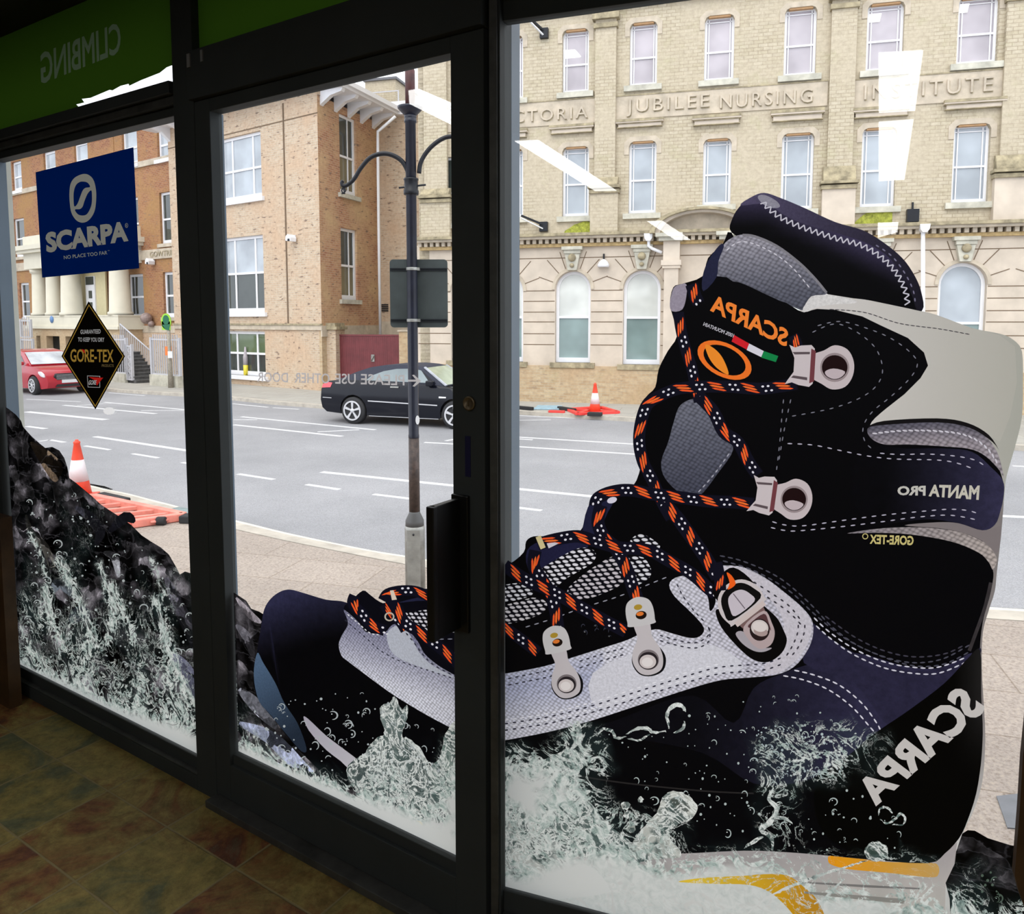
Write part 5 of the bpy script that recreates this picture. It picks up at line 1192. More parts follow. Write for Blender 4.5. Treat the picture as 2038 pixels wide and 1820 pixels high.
KERBM = simple('kerb_stone', (0.46, 0.42, 0.36), 0.85, var=0.18, scale=5)
KERBL = simple('kerb_stone_edge', (0.66, 0.63, 0.52), 0.85, var=0.12, scale=6)
LINEW = simple('white_road_paint', (0.62, 0.62, 0.63), 0.7, var=0.12, scale=14)
mb = MB(); mb.box(-90, 70, 2.4, 80, ROAD - 0.2, ROAD); tag(mb.build('road', ASPH), kind='structure')
nk = spline([(-400, 886), (-100, 922), (60, 945), (174, 965), (211, 974), (253, 982), (303, 995), (354, 1008), (393, 1021), (470, 1036), (568, 1060), (657, 1079), (737, 1095), (805, 1106), (868, 1116), (1200, 1150), (1600, 1184), (1988, 1210), (2300, 1228)], 4, False)
ni = spline([(-400, 896), (-100, 933), (60, 957), (174, 978), (211, 987), (253, 996), (303, 1010), (354, 1024), (393, 1036), (470, 1054), (568, 1076), (652, 1093), (737, 1110), (800, 1122), (868, 1133), (1200, 1170), (1600, 1205), (1988, 1233), (2300, 1252)], 4, False)
G = lambda P, z: [(lambda q: (q.x, q.y))(ground(u, v, z)) for u, v in P]
ko, ki = G(nk, STREET), G(ni, STREET)
def strip(a, b, z0, z1, name, mat):
    mb = MB(); na = len(a)
    A0 = mb.pts([(x, y, z1) for x, y in a]); B0 = mb.pts([(x, y, z1) for x, y in b]); A1 = mb.pts([(x, y, z0) for x, y in a]); B1 = mb.pts([(x, y, z0) for x, y in b])
    for i in range(na - 1):
        mb.face([A0 + i, A0 + i + 1, B0 + i + 1, B0 + i]); mb.face([A1 + i, A1 + i + 1, A0 + i + 1, A0 + i]); mb.face([B1 + i, B0 + i, B0 + i + 1, B1 + i + 1])
    return tag(mb.build(name, mat), kind='structure')
ke = [(a[0] * .78 + b[0] * .22, a[1] * .78 + b[1] * .22) for a, b in zip(ko, ki)]
strip(ko, ke, ROAD - .1, STREET - 0.001, 'kerb', KERBL); strip(ke, ki, ROAD - .1, STREET + 0.002, 'kerb', KERBM)
mb = MB(); shop = [wpt(PB, B_R + 0.3, 0.12), KC + PA.ey * 0.12, wpt(PA, A_L - 4.5, 0.12)]
kj = [(q[0] + (wpt(PA, 0, 0) - wpt(PA, 0, 1)).x * 0.02, q[1] - 0.012) for q in ki]
mb.prism(kj + [(p.x, p.y) for p in shop], ROAD - 0.1, STREET, 'z'); tag(mb.build('pavement', PAVE_N), kind='structure')
fk = [(-300, 752), (-100, 758), (60, 763), (169, 768), (232, 776), (386, 785), (463, 791), (539, 799), (655, 808), (850, 813), (1028, 818), (1256, 832), (1600, 858), (2040, 888), (2400, 915)]
fo = G(fk, STREET); fi = []
for i, p in enumerate(fo):
    d = Vector(fo[min(i + 1, len(fo) - 1)]) - Vector(fo[max(i - 1, 0)]); d.normalize(); fi.append((p[0] - d.y * 0.18, p[1] + d.x * 0.18))
strip(fo, fi, ROAD - .1, STREET + 0.002, 'kerb', KERBM)
mb = MB(); mb.prism([(a + 0.0, b) for a, b in fi] + [(fi[-1][0] + 6, fi[-1][1] + 30), (fi[0][0], 75)], ROAD - 0.1, STREET, 'z'); tag(mb.build('pavement', PAVE_F), kind='structure')
# painted lines
marks = [((216, 782), (288, 788), .08), ((208, 801), (380, 817), .10), ((127, 807), (310, 824), .12), ((154, 807.5), (222, 803), .07), ((281, 818), (380, 817), .07), ((53, 820), (211, 836), .20), ((53, 849), (91, 854), .13), ((79, 879), (99, 876), .09), ((99, 876), (128, 881), .10), ((189, 869.5), (390, 900), .13), ((169, 888), (219, 896), .09), ((264, 903.6), (315, 912), .09), ((363, 921), (400, 927), .09),
    ((463, 804), (533, 811), .09), ((544, 812), (595, 815), .08), ((481, 830), (747, 856), .11), ((465, 836), (512, 836), .07), ((465, 846), (681, 869), .12), ((632, 860), (715, 856), .08), ((845, 881), (916, 885), .10), ((887, 878), (916, 873), .09), ((640, 940), (930, 970), .12), ((474, 944), (545, 955), .09), ((610, 965), (676, 975), .09), ((743, 984.5), (830, 995), .09), ((53, 795), (160, 800), .07),
    ((1022, 827), (1256, 838), .09), ((1029, 837), (1096, 836), .07), ((1022, 870), (1270, 885), .10), ((1022, 889), (1270, 905), .10), ((1022, 973), (1181, 989), .12), ((1029, 1011), (1078, 1017), .09), ((2015, 928), (2060, 930), .09), ((1975, 1027), (2060, 1031), .11), ((400, 900), (640, 940), .0), ((1029, 874), (1060, 876), .08)]
mb = MB()
for a, b, w in marks:
    if w: p, q = ground(*a, ROAD), ground(*b, ROAD); mb.beam((p.x, p.y, ROAD + .002), (q.x, q.y, ROAD + .002), w, .004)
o = mb.build('road_marking', LINEW); tag(o, kind='structure')
# drain grating at the kerb
mb = MB(); P = [ground(u, v, ROAD) for u, v in ((176, 964), (205, 969), (222, 975), (190, 968))]
for i in range(8):
    k = i / 7; a = P[0].lerp(P[1], k); b = P[3].lerp(P[2], k); mb.beam((a.x, a.y, ROAD + .004), (b.x, b.y, ROAD + .004), .03, .008)
tag(mb.build('drain_grating', BLACK), 'dark drain grating in the road beside the near traffic cone', 'drain')
# access cover in the near pavement on the right
p = [ground(u, v, STREET) for u, v in ((1983, 1587), (2030, 1582), (2060, 1655), (2005, 1650))]
mb = MB(); mb.prism([(q.x, q.y) for q in p], STREET, STREET + 0.006, 'z'); tag(mb.build('access_cover', simple('grey_cover', (0.20, 0.21, 0.23), 0.5, 0.4)), 'grey rectangular access cover in the paving seen right of the boot heel', 'access cover')

# ------------------------------------------------------------------ lamp post
def at_depth(u, v, p0):
    """point on the upright plane through p0 that faces the shop"""
    d = ray(u, v); k = (p0.y) / d.y; return ORG + d * k
g = ground(827, 1192, STREET)
lp = empty('street_lamp', T(g.x, g.y, STREET), 'tall black street lamp post with curved side arms and grey base on the near pavement', 'street lamp')
def LL(u, v): q = at_depth(u, v, g); return (q.x - g.x, 0.0, q.z - STREET)
zc = lambda v: LL(825, v)[2]
xs = LL(824, 600)[0]
mb = MB(); mb.lathe([(0.085, 0.0), (0.085, zc(1052)), (0.079, zc(1046))], (0, 0, 0), 24); mb.build('base', STEEL, lp)
mb = MB(); mb.lathe([(0.079, zc(1046)), (0.078, zc(1036)), (0.048, zc(1021)), (0.046, zc(1018))], (0, 0, 0), 24); mb.build('collar', simple('dark_grey_collar', (0.09, 0.09, 0.09), 0.5), lp)
mb = MB(); mb.box(-0.055, 0.055, -0.090, -0.084, 0.02, zc(1050)); mb.build('access_door', simple('galvanised_cover', (0.34, 0.34, 0.32), 0.45, 0.4, var=0.3, scale=7), lp, 0.004)
mb = MB(); mb.lathe([(0.009, 0), (0.009, -0.006), (0.0, -0.006)], (0.0, -0.09, zc(1059)), 10, 'y'); mb.build('lock', BLACK, lp)
mb = MB(); mb.lathe([(0.046, zc(1018)), (0.044, zc(872))], (0, 0, 0), 24); mb.build('lower_pole', RUSTY, lp)
mb = MB(); mb.lathe([(0.0445, zc(872)), (0.0455, zc(871)), (0.0455, zc(866)), (0.043, zc(864)), (0.043, zc(245)), (0.05, zc(244)), (0.05, zc(238)), (0.044, zc(237)), (0.05, zc(235)), (0.05, zc(230)), (0.040, zc(229))], (0, 0, 0), 24); mb.build('pole', BLACKPOLE, lp)
mb = MB(); mb.lathe([(0.045, zc(231)), (0.10, zc(217)), (0.105, zc(213)), (0.03, zc(210))], (0, 0, 0), 28); mb.build('cap', BLACKPOLE, lp)
mb = MB(); mb.lathe([(0.040, zc(212)), (0.040, zc(141)), (0.032, zc(136)), (0.0, zc(135))], (0, 0, 0), 20); mb.build('top_stub', MAROONB, lp)
mb = MB(); mb.lathe([(0.058, zc(388)), (0.062, zc(386)), (0.062, zc(380)), (0.056, zc(378)), (0.056, zc(360)), (0.062, zc(358)), (0.058, zc(355))], (0, 0, 0), 20)
mb.tube([(-0.10, 0, zc(374)), (0.12, 0, zc(368))], 0.008, 8); mb.build('arm_sleeve', BLACK, lp)
arm = [(812, 355), (811, 340), (800, 321), (781, 309), (760, 306), (737, 314), (718, 335), (705, 356), (692, 368), (683, 370), (680, 364), (683, 360)]
sp_ = spline(arm, 5, False)
mb = MB(); mb.tube([LL(u, v) for u, v in sp_], [0.021 - 0.007 * i / len(sp_) for i in range(len(sp_))], 10); mb.build('arm', BLACK, lp)
mb = MB(); mb.tube([LL(u, v) for u, v in spline([(684, 371), (680, 380), (686, 386), (683, 372), (688, 380), (680, 386)], 3, False)], 0.006, 6); mb.build('arm_hook', BLACK, lp)
arm = [(834, 345), (838, 322), (853, 298), (874, 280), (895, 272), (918, 276), (936, 292), (950, 316), (962, 332), (972, 334)]
mb = MB(); mb.tube([LL(u, v) for u, v in spline(arm, 5, False)], 0.018, 10); mb.build('arm', BLACK, lp)
mb = MB(); a, b = LL(828, 826), LL(836, 844); mb.prism([(a[0] + 0.018 + 0.017 * math.cos(k * .524), (a[2] + b[2]) / 2 + 0.038 * math.sin(k * .524)) for k in range(12)], -0.047, -0.045); mb.build('round_label', PLATE, lp)
g2_ = Vector((g.x, g.y + 0.085, g.z))
rs = empty('road_sign', T(g.x, g.y + 0.06, STREET), 'dark grey back of a square road sign clamped to the lamp post', 'road sign')
def LS(u, v): q = at_depth(u, v, g2_); return (q.x - g.x, q.z - STREET)
a, b = LS(778, 652), LS(891, 517)
mb = MB(); cr = 0.03; pl_ = []
for cx_, cz_, a0 in ((b[0] - cr, b[1] - cr, 0), (a[0] + cr, b[1] - cr, 90), (a[0] + cr, a[1] + cr, 180), (b[0] - cr, a[1] + cr, 270)):
    pl_ += [(cx_ + cr * math.cos(math.radians(a0 + k * 22.5)), cz_ + cr * math.sin(math.radians(a0 + k * 22.5))) for k in range(5)]
mb.prism(pl_, 0.0, 0.004); mb.build('sign_plate', SIGNBACK, rs)
for v in (537, 638):
    z = LS(830, v)[1]; mb = MB(); mb.box(a[0] + .004, b[0] - .004, -0.012, 0.0, z - 0.010, z - 0.004); mb.box(a[0] + .004, b[0] - .004, -0.012, 0.0, z + 0.004, z + 0.010); mb.build('sign_rail', BLACK, rs)
    mb = MB(); mb.lathe([(0.047, -0.012), (0.0475, -0.008), (0.0475, 0.008), (0.047, 0.012)], (0, -0.06, z), 20); mb.box(0.03, 0.06, -0.07, 0.0, z - .012, z + .012); mb.build('clamp', STEEL, rs)

# ------------------------------------------------------------------ cones and barriers
def cone(u, v, h, label, tilt=0.0):
    g = ground(u, v, STREET); r = empty('traffic_cone', T(g.x, g.y, STREET, 0.3), label, 'traffic cone', 'striped traffic cones')
    R = lambda z: 0.128 * h / 0.75 * (1 - z / h) + 0.028
    mb = MB(); mb.box(-.2 * h / .75, .2 * h / .75, -.2 * h / .75, .2 * h / .75, 0, 0.035); mb.build('base', CONE_R, r, 0.01)
    mb = MB(); mb.lathe([(R(.03), .03), (R(.30 * h), .30 * h), (R(.66 * h), .66 * h), (R(.93 * h), .93 * h), (R(.93 * h) + .006, .94 * h), (R(.94 * h) + .005, .965 * h), (R(.97 * h) - .006, .975 * h), (.018, h)], seg=28); mb.build('cone_body', CONE_R, r)
    mb = MB(); mb.lathe([(R(.30 * h) + .002, .30 * h), (R(.66 * h) + .002, .66 * h)], seg=28); mb.build('reflective_sleeve', CONE_W, r)
    return r
cone(158, 992, 0.79, 'large red and white traffic cone standing on the near kerb')
cone(1184, 822, 0.78, 'small distant red and white traffic cone on the far pavement below the arched windows')
def gz(u, v, z=0.0): q = ground(u, v, STREET + z); return Vector((q.x, q.y, STREET + z))
bar = empty('barrier', None, 'faded red plastic barrier lying flat on the near pavement beside the cone', 'barrier')
P = [gz(186, 990, .05), gz(366, 1028, .05), gz(262, 1043, .05), gz(80, 1003, .05)]
mb = MB()
for a, b in ((0, 1), (1, 2), (2, 3), (3, 0)): mb.beam(P[a], P[b], .09, .09)
mb.build('frame', BARR, bar, 0.01)
for k in (0.18, 0.36, 0.54, 0.72, 0.88):
    mb = MB(); mb.beam(P[0].lerp(P[1], k) - Vector((0, 0, .005)), P[3].lerp(P[2], k * .96), .055, .05); mb.build('bar', BARR, bar, 0.008)
mb = MB(); a, b = P[2].lerp(P[1], .28), P[2].lerp(P[1], .62); d = (P[2] - P[3]).normalized() * .07
mb.tube([a + d, b + d], 0.018, 8); mb.build('hinge_pin', BARR, bar)
mb = MB(); c_ = a.lerp(b, .6) + d; mb.lathe([(0.045, -.05), (0.05, -.04), (0.05, .04), (0.045, .05)], tuple(c_), 14, 'x'); mb.build('hinge_knuckle', RUBBER, bar)
def foot(u0, v0, u1, v1, w, mat, label, h=.09, cat='rubber block', name='rubber_block', grp=None):
    mb = MB(); mb.beam(gz(u0, v0, h / 2), gz(u1, v1, h / 2), w, h); return tag(mb.build(name, mat, bevel=0.015), label, cat, grp)
foot(200, 987, 252, 999, .12, RUBBER, 'short black rubber foot lying behind the red barrier near the cone')
foot(362, 1032, 400, 1033, .16, RUBBER, 'black rubber foot lying at the right end of the near red barrier')
foot(336, 1016, 405, 1026, .30, DKGREEN, 'grey green board lying on the kerb behind the near red barrier', .03, 'board', 'board')
bar2 = empty('barrier', None, 'bright red plastic barrier lying flat under the distant cone', 'barrier')
P = [gz(1130, 815, .03), gz(1196, 811, .03), gz(1230, 821, .03), gz(1150, 824, .03)]
mb = MB()
for a, b in ((0, 1), (1, 2), (2, 3), (3, 0), (0, 2), (1, 3)): mb.beam(P[a], P[b], .12, .07)
mb.build('frame', BARR2, bar2, 0.01)
foot(1170, 824, 1198, 825, .2, RUBBER, 'brown black foot in front of the distant cone')
foot(1030, 811, 1060, 814, .12, RUBBER, 'black rubber bar lying at the left end of the distant barriers')
foot(1112, 812, 1144, 817, .12, RUBBER, 'black rubber bar lying between pale blue board and distant barrier')
foot(1092, 819, 1124, 820, .14, BARR2, 'small dark red bar lying below the pale blue board', .06, 'bar', 'plastic_bar')
foot(1066, 811, 1116, 812, .8, BLUEPL, 'pale blue board lying on the far pavement left of the distant cone', .04, 'board', 'board')
g = ground(1040, 797, STREET)
bm = bmesh.new(); bmesh.ops.create_icosphere(bm, subdivisions=3, radius=0.2)
for v in bm.verts:
    v.co.z = max(v.co.z, -0.12) + 0.12; k = 1 - 0.5 * max(0, v.co.z - 0.15) / 0.2; v.co.x *= k * 1.1; v.co.y *= k * .8; v.co += v.co.normalized() * mnoise.noise(v.co * 9) * 0.04
me = bpy.data.meshes.new('sandbag'); bm.to_mesh(me); bm.free(); me.materials.append(simple('white_sack', (0.75, 0.72, 0.68), 0.8)); o = link('sandbag', me); o.location = (g.x, g.y, STREET)
for p_ in me.polygons: p_.use_smooth = True
tag(o, 'white knotted sack slumped on the far pavement against the yellow building', 'sack')

# ------------------------------------------------------------------ cars
def shell(poly, hw, mat, name, parent, grid=0.12):
    xs_ = [p[0] for p in poly]; zs_ = [p[1] for p in poly]; ex = []
    x = min(xs_)
    while x < max(xs_):
        z = min(zs_)
        while z < max(zs_):
            ex.append((x, z)); z += grid
        x += grid
    vs, fs = cdt([poly], ex); V = np.array(vs); C = np.array([V[list(f)].mean(0) for f in fs]); ins = pip(C, [poly])
    mb = MB(); L = mb.pts([(p[0], hw(*p), p[1]) for p in vs]); R = mb.pts([(p[0], -hw(*p), p[1]) for p in vs])
    for f, i in zip(fs, ins):
        if i: mb.face([L + k for k in f], True); mb.face([R + k for k in f][::-1], True)
    n_ = len(poly); W_ = 6; rows = []
    for p in poly:
        rows.append(mb.pts([(p[0], hw(*p) * (1 - 2 * k / W_), p[1]) for k in range(W_ + 1)]))
    for i in range(n_):
        j = (i + 1) % n_
        for k in range(W_): mb.face([rows[i] + k, rows[i] + k + 1, rows[j] + k + 1, rows[j] + k], True)
    o = mb.build(name, mat, parent); bm = bmesh.new(); bm.from_mesh(o.data); bmesh.ops.remove_doubles(bm, verts=bm.verts, dist=1e-4); bmesh.ops.recalc_face_normals(bm, faces=bm.faces); bm.to_mesh(o.data); bm.free()
    es = o.modifiers.new('edges', 'EDGE_SPLIT'); es.split_angle = math.radians(48)
    return o
def arc(cx, cz, r, a0, a1, n=10): return [(cx + r * math.cos(math.radians(a0 + (a1 - a0) * i / n)), cz + r * math.sin(math.radians(a0 + (a1 - a0) * i / n))) for i in range(n + 1)]
def wheel(root, x, y, r, spokes=5):
    mb = MB(); s = 1 if y > 0 else -1; w = .10
    mb.lathe([(r * .70, -w), (r * .93, -w), (r, -w * .7), (r, w * .7), (r * .93, w), (r * .70, w)], (x, y, r), 32, 'y'); t_ = mb.build('wheel', TYRE, root)
    mb = MB(); yy = y + s * (w + .022)
    cir = lambda q: [(x + q * math.cos(k * math.pi / 20), r + q * math.sin(k * math.pi / 20)) for k in range(40)]
    flat([cir(r * .73), cir(r * .62)], yy + .01, .02, mb)
    mb.lathe([(r * .17, -s * .03), (r * .16, s * .004), (r * .06, s * .008), (0.001, s * .008)], (x, yy, r), 18, 'y')
    for k in range(spokes):
        a = 2 * math.pi * k / spokes + .3; c, q = math.cos(a), math.sin(a)
        pts = [(.10, -.05), (.66, -.10 if spokes < 6 else -.05), (.66, .10 if spokes < 6 else .05), (.10, .05)]
        mb.prism([(x + r * (px * c - pz * q), r + r * (px * q + pz * c)) for px, pz in pts], yy - s * .03, yy + s * .002)
    mb.build('rim', ALLOY, t_)
def onside(root, name, pts, hw, mat, off=.006, both=True, parent=None):
    for s in ((-1, 1) if both else (-1,)):
        vs, fs = cdt([pts]); V = np.array(vs); C = np.array([V[list(f)].mean(0) for f in fs]); ins = pip(C, [pts]); mb = MB(); b = mb.pts([(p[0], s * (hw(*p) + off), p[1]) for p in vs])
        for f, i in zip(fs, ins):
            if i: mb.face([b + k for k in f])
        mb.build(name, mat, parent or root)
def across(mb, a, b, hw, off=.008, k0=1.0, n=6):
    """glass strip across the car between side points a and b, slightly outside the shell"""
    d = Vector((b[0] - a[0], b[1] - a[1])).normalized(); nn = (-d.y * off, d.x * off)
    if nn[1] < 0: nn = (-nn[0], -nn[1])
    rows = []
    for p in (a, b): rows.append(mb.pts([(p[0] + nn[0], hw(*p) * k0 * (1 - 2 * k / n), p[1] + nn[1]) for k in range(n + 1)]))
    for k in range(n): mb.face([rows[0] + k, rows[0] + k + 1, rows[1] + k + 1, rows[1] + k], True)

def car_matrix(ur, vr, uf, vf, halfw):
    a, b = ground(ur, vr, ROAD), ground(uf, vf, ROAD); d = (b - a); d.z = 0; d.normalize(); left = Vector((-d.y, d.x, 0))
    o = a + left * halfw
    return Matrix(((d.x, left.x, 0, o.x), (d.y, left.y, 0, o.y), (0, 0, 1, ROAD), (0, 0, 0, 1)))
# black convertible
M_ = car_matrix(708, 843, 905, 853.5, .76)
car = empty('car', M_, 'black convertible car with raised navy fabric roof passing the maroon gate', 'car')
hwb = lambda x, z: .885 * (1 - .14 * abs((x - 1.33) / 2.35) ** 4) - .05 * ((z - .6) / .45) ** 2 - .10 * max(0, z - .9) * 2
body = [(-.80, .26), (-.93, .36), (-.97, .55), (-.95, .80), (-.90, .93), (-.80, 1.00), (-.45, 1.045), (.2, 1.05), (1.2, 1.02), (2.1, .99), (2.35, .97), (2.9, .88), (3.25, .78), (3.48, .66), (3.60, .50), (3.60, .34), (3.5, .22), (3.04, .20)] + arc(2.67, .33, .375, -15, 195) + [(2.2, .20), (.45, .20)] + arc(0, .33, .375, -15, 195) + [(-.45, .24)]
shell(body, hwb, CAR_BLACK, 'body', car)
hwr = lambda x, z: .80 - .52 * max(0, z - 1.0) - .02
roof = [(-.52, 1.03), (-.30, 1.12), (.02, 1.25), (.35, 1.355), (.75, 1.415), (1.25, 1.43), (1.60, 1.405), (1.78, 1.37), (2.42, .97), (1.2, .95), (0, .98)]
shell(roof, hwr, SOFTTOP, 'roof', car)
onside(car, 'side_window', [(.30, 1.05), (.42, 1.16), (.72, 1.27), (1.05, 1.33), (1.5, 1.345), (1.70, 1.31), (2.12, 1.03)], hwr, CARGLASS)
onside(car, 'quarter_light', [(2.0, 1.03), (2.16, 1.03), (1.78, 1.27), (1.72, 1.30)], hwr, CAR_BLACK, .009)
mb = MB(); across(mb, (2.40, .985), (1.80, 1.36), hwr, .012, .96); mb.build('windscreen', simple('pale_green_screen', (0.34, 0.38, 0.27), 0.08, var=0.2, scale=2), car)
SILP = simple('silver_pillar', (0.45, 0.47, 0.52), 0.3)
for s in (-1, 1):
    mb = MB(); mb.beam((2.42, s * (hwr(2.4, .98) - .01), .985), (1.78, s * (hwr(1.78, 1.37) - .01), 1.38), .06, .03); mb.build('screen_pillar', SILP, car)
onside(car, 'tail_lamp', [(-.93, .84), (-.91, .92), (-.80, .985), (-.62, .97), (-.66, .86)], hwb, LAMPRED, .008)
onside(car, 'bumper_strip', [(-.90, .60), (-.90, .615), (-.62, .61), (-.62, .595)], hwb, ALLOY, .01)
onside(car, 'rubbing_strip', [(.42, .56), (.42, .585), (2.24, .545), (2.24, .52)], hwb, ALLOY, .008)
onside(car, 'sill_trim', [(.42, .205), (.42, .22), (2.25, .22), (2.25, .205)], hwb, ALLOY, .004)
onside(car, 'indicator', [(2.28, .70), (2.28, .74), (2.46, .735), (2.46, .705)], hwb, LAMPCLR, .01)
onside(car, 'door_handle', [(1.02, .905), (1.02, .935), (1.24, .935), (1.24, .905)], hwb, STEEL, .02)
for s in (-1, 1):
    mb = MB(); mb.box(1.98, 2.16, s * .80, s * .98, .97, 1.10); mb.build('wing_mirror', CAR_BLACK, car, 0.03)
    for x in (0, 2.67): wheel(car, x, s * .79, .325)
# red hatchback
M_ = car_matrix(-62, 770, 73, 786, .74)
car2 = empty('car', M_, 'red hatchback car facing right at the left edge of the street', 'car')
a_ = M_.to_3x3()
fw_ = a_ @ Vector((1, 0, 0)); o_ = Vector(M_.translation)
hwc = lambda x, z: .86 * (1 - .17 * abs((x - 1.2) / 2.0) ** 4) - .05 * ((z - .6) / .45) ** 2
g_ = ground(73, 786, ROAD); M_.translation += (g_ - (M_ @ Vector((2.49, -.74, 0)))); M_.translation.z = ROAD; car2.matrix_world = M_
body = [(-.66, .30), (-.74, .50), (-.72, .85), (-.66, 1.0), (.0, 1.03), (1.5, .99), (2.05, .98), (2.55, .93), (2.95, .84), (3.14, .72), (3.22, .56), (3.24, .40), (3.18, .24), (2.88, .20)] + arc(2.49, .32, .365, -15, 195) + [(2.05, .20), (.42, .20)] + arc(0, .32, .365, -15, 195) + [(-.42, .24)]
shell(body, hwc, CAR_RED, 'body', car2)
hwd = lambda x, z: .80 - .38 * max(0, z - 1.0)
roof = [(-.64, 1.0), (-.5, 1.2), (-.3, 1.42), (.2, 1.47), (.8, 1.485), (1.2, 1.44), (1.42, 1.39), (2.25, .97), (0, .95)]
shell(roof, hwd, CAR_RED, 'roof', car2)
onside(car2, 'side_window', [(-.3, 1.05), (-.1, 1.32), (.5, 1.38), (1.15, 1.36), (1.40, 1.28), (1.86, 1.03)], hwd, CARGLASS_D)
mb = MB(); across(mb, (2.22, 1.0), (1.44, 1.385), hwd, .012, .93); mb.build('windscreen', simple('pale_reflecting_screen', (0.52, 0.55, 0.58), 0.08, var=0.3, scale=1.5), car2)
for s in (-1, 1):
    mb = MB(); mb.prism([(2.72, .80), (2.98, .79), (3.12, .70), (3.14, .60), (2.98, .62), (2.8, .70)], s * (hwc(2.9, .7) - .18), s * (hwc(2.9, .7) + .012)); mb.build('headlamp', LAMPCLR, car2, 0.02)
    mb = MB(); mb.lathe([(.09, 0), (.07, .02), (0.001, .025)], (3.19, s * .60, .42), 16, 'x'); mb.build('fog_lamp', LAMPCLR, car2)
    mb = MB(); mb.box(1.80, 1.95, s * .84, s * 1.0, .98, 1.10); mb.build('wing_mirror', CAR_RED, car2, 0.03)
    for x in (0, 2.49): wheel(car2, x, s * .76, .315, 8)
mb = MB(); mb.prism([(-.50, .62), (-.42, .72), (.42, .72), (.50, .62), (.40, .50), (-.40, .50)], 3.10, 3.235, 'x'); mb.build('grille', simple('dark_grille', (0.03, 0.035, 0.04), 0.3, 0.5), car2, 0.01)
for k in range(4):
    mb = MB(); mb.box(3.232, 3.242, -.42, .42, .535 + k * .045, .545 + k * .045); mb.build('grille_bar', ALLOY, car2)
mb = MB(); mb.prism([(-.45, .27), (-.40, .36), (.40, .36), (.45, .27)], 3.12, 3.243, 'x'); mb.build('lower_grille', RUBBER, car2)
mb = MB(); mb.box(3.245, 3.255, -.26, .26, .40, .51); mb.build('number_plate', PLATE, car2)
# ------------------------------------------------------------------ buildings across the street
def shift(P, d):
    o = P.o + P.ey * d; return Fr((o.x, o.y), (P.ex.x, P.ex.y))
_g = ground(1280, 805, STREET); YF = Fr((_g.x, _g.y), (3.725, -1))
_g = ground(650, 779, STREET); BF = Fr((_g.x, _g.y), (1.372, -1))
_x = BF.hit(635, 400)[0]; _c = BF.o + BF.ex * _x
BF = Fr((_c.x, _c.y), (1.372, -1)); BS = Fr((_c.x, _c.y), (0.38, 1))
_x = BF.hit(342, 500)[0]; _c2 = BF.o + BF.ex * _x + BF.ey * 0.9
RB = Fr((_c2.x, _c2.y), (1.372, -1))
def Lr(P, u0, v0, u1, v1, y=0.0): return P.rect(u0, v0, u1, v1, y)
def rectloop(r): x0, x1, z0, z1 = r; return [(x0, z0), (x1, z0), (x1, z1), (x0, z1)]
def wallface(root, name, loops, holes, mat, depth=0.16, revmat=None):
    mb = flat(loops + holes, 0.0)
    for h in holes:
        q = mb.pts([(p[0], 0, p[1]) for p in h] + [(p[0], depth, p[1]) for p in h]); n = len(h)
        for i in range(n): j = (i + 1) % n; mb.face([q + i, q + n + i, q + n + j, q + j])
    o = mb.build(name, mat, root)
    return o
def archloop(r, n=14, rise=None):
    x0, x1, z0, z1 = r; w = (x1 - x0) / 2; rise = rise or w; zc_ = z1 - rise
    return [(x0, z0), (x1, z0)] + [((x0 + x1) / 2 + w * math.cos(math.pi * k / n), zc_ + rise * math.sin(math.pi * k / n)) for k in range(n + 1)]
def sash(root, r, glass, y=0.12, mid=0.5, bars=(), fw=0.06, arch=False, glass2=None, sill=None, name='window', paint=None, hb=0):
    x0, x1, z0, z1 = r; zm = z0 + (z1 - z0) * mid; paint = paint or WHITE
    out = archloop(r) if arch else rectloop(r)
    if arch:
        cx_ = (x0 + x1) / 2; inn = archloop((x0 + fw, x1 - fw, z0 + fw * 1.6, z1 - fw))
    else: inn = rectloop((x0 + fw, x1 - fw, z0 + fw * 1.6, z1 - fw))
    mb = flat([out, inn], y + 0.06, 0.06)
    mb.box(x0 + fw * .5, x1 - fw * .5, y + .005, y + .05, zm - fw * .38, zm + fw * .38)
    for b in bars:
        xb_ = x0 + (x1 - x0) * b; mb.box(xb_ - fw * .22, xb_ + fw * .22, y + .015, y + .05, z0 + fw, (z1 - (0 if not arch else (x1 - x0) * .45)) - fw * .5)
    if hb: mb.box(x0 + fw, x1 - fw, y + .015, y + .05, z1 - (z1 - z0) * .08 - .012, z1 - (z1 - z0) * .08 + .012)
    w = mb.build(name, paint, root)
    def gl(zz0, zz1, mt, top):
        lp = archloop((x0 + fw * .5, x1 - fw * .5, zz0, zz1)) if (arch and top) else rectloop((x0 + fw * .5, x1 - fw * .5, zz0, zz1))
        flat([lp], y + 0.045).build('pane', mt, w)
    gl(zm, z1 - fw * .4, glass2 or glass, True); gl(z0 + fw, zm, glass, False)
    if sill is not None:
        mb = MB(); mb.box(x0 - .14, x1 + .14, -.10, y + .06, z0 - .15, z0); mb.build('sill', sill, root)
    return w
def mould(root, P, u0, u1, v, h, d, mat, name='moulding', steps=2, um=None):
    """stepped horizontal moulding through pixel row v at column um"""
    um = um if um is not None else (u0 + u1) / 2; z = P.hit(um, v)[1]; x0, x1 = P.hit(u0, v)[0], P.hit(u1, v)[0]; mb = MB()
    for k in range(steps):
        q = (k + 1) / steps; mb.box(x0 - d * q * .6, x1 + d * q * .6, -d * q, 0.02, z + h * (k / steps) , z + h * ((k + 1) / steps))
    return mb.build(name, mat, root)
ZS = STREET

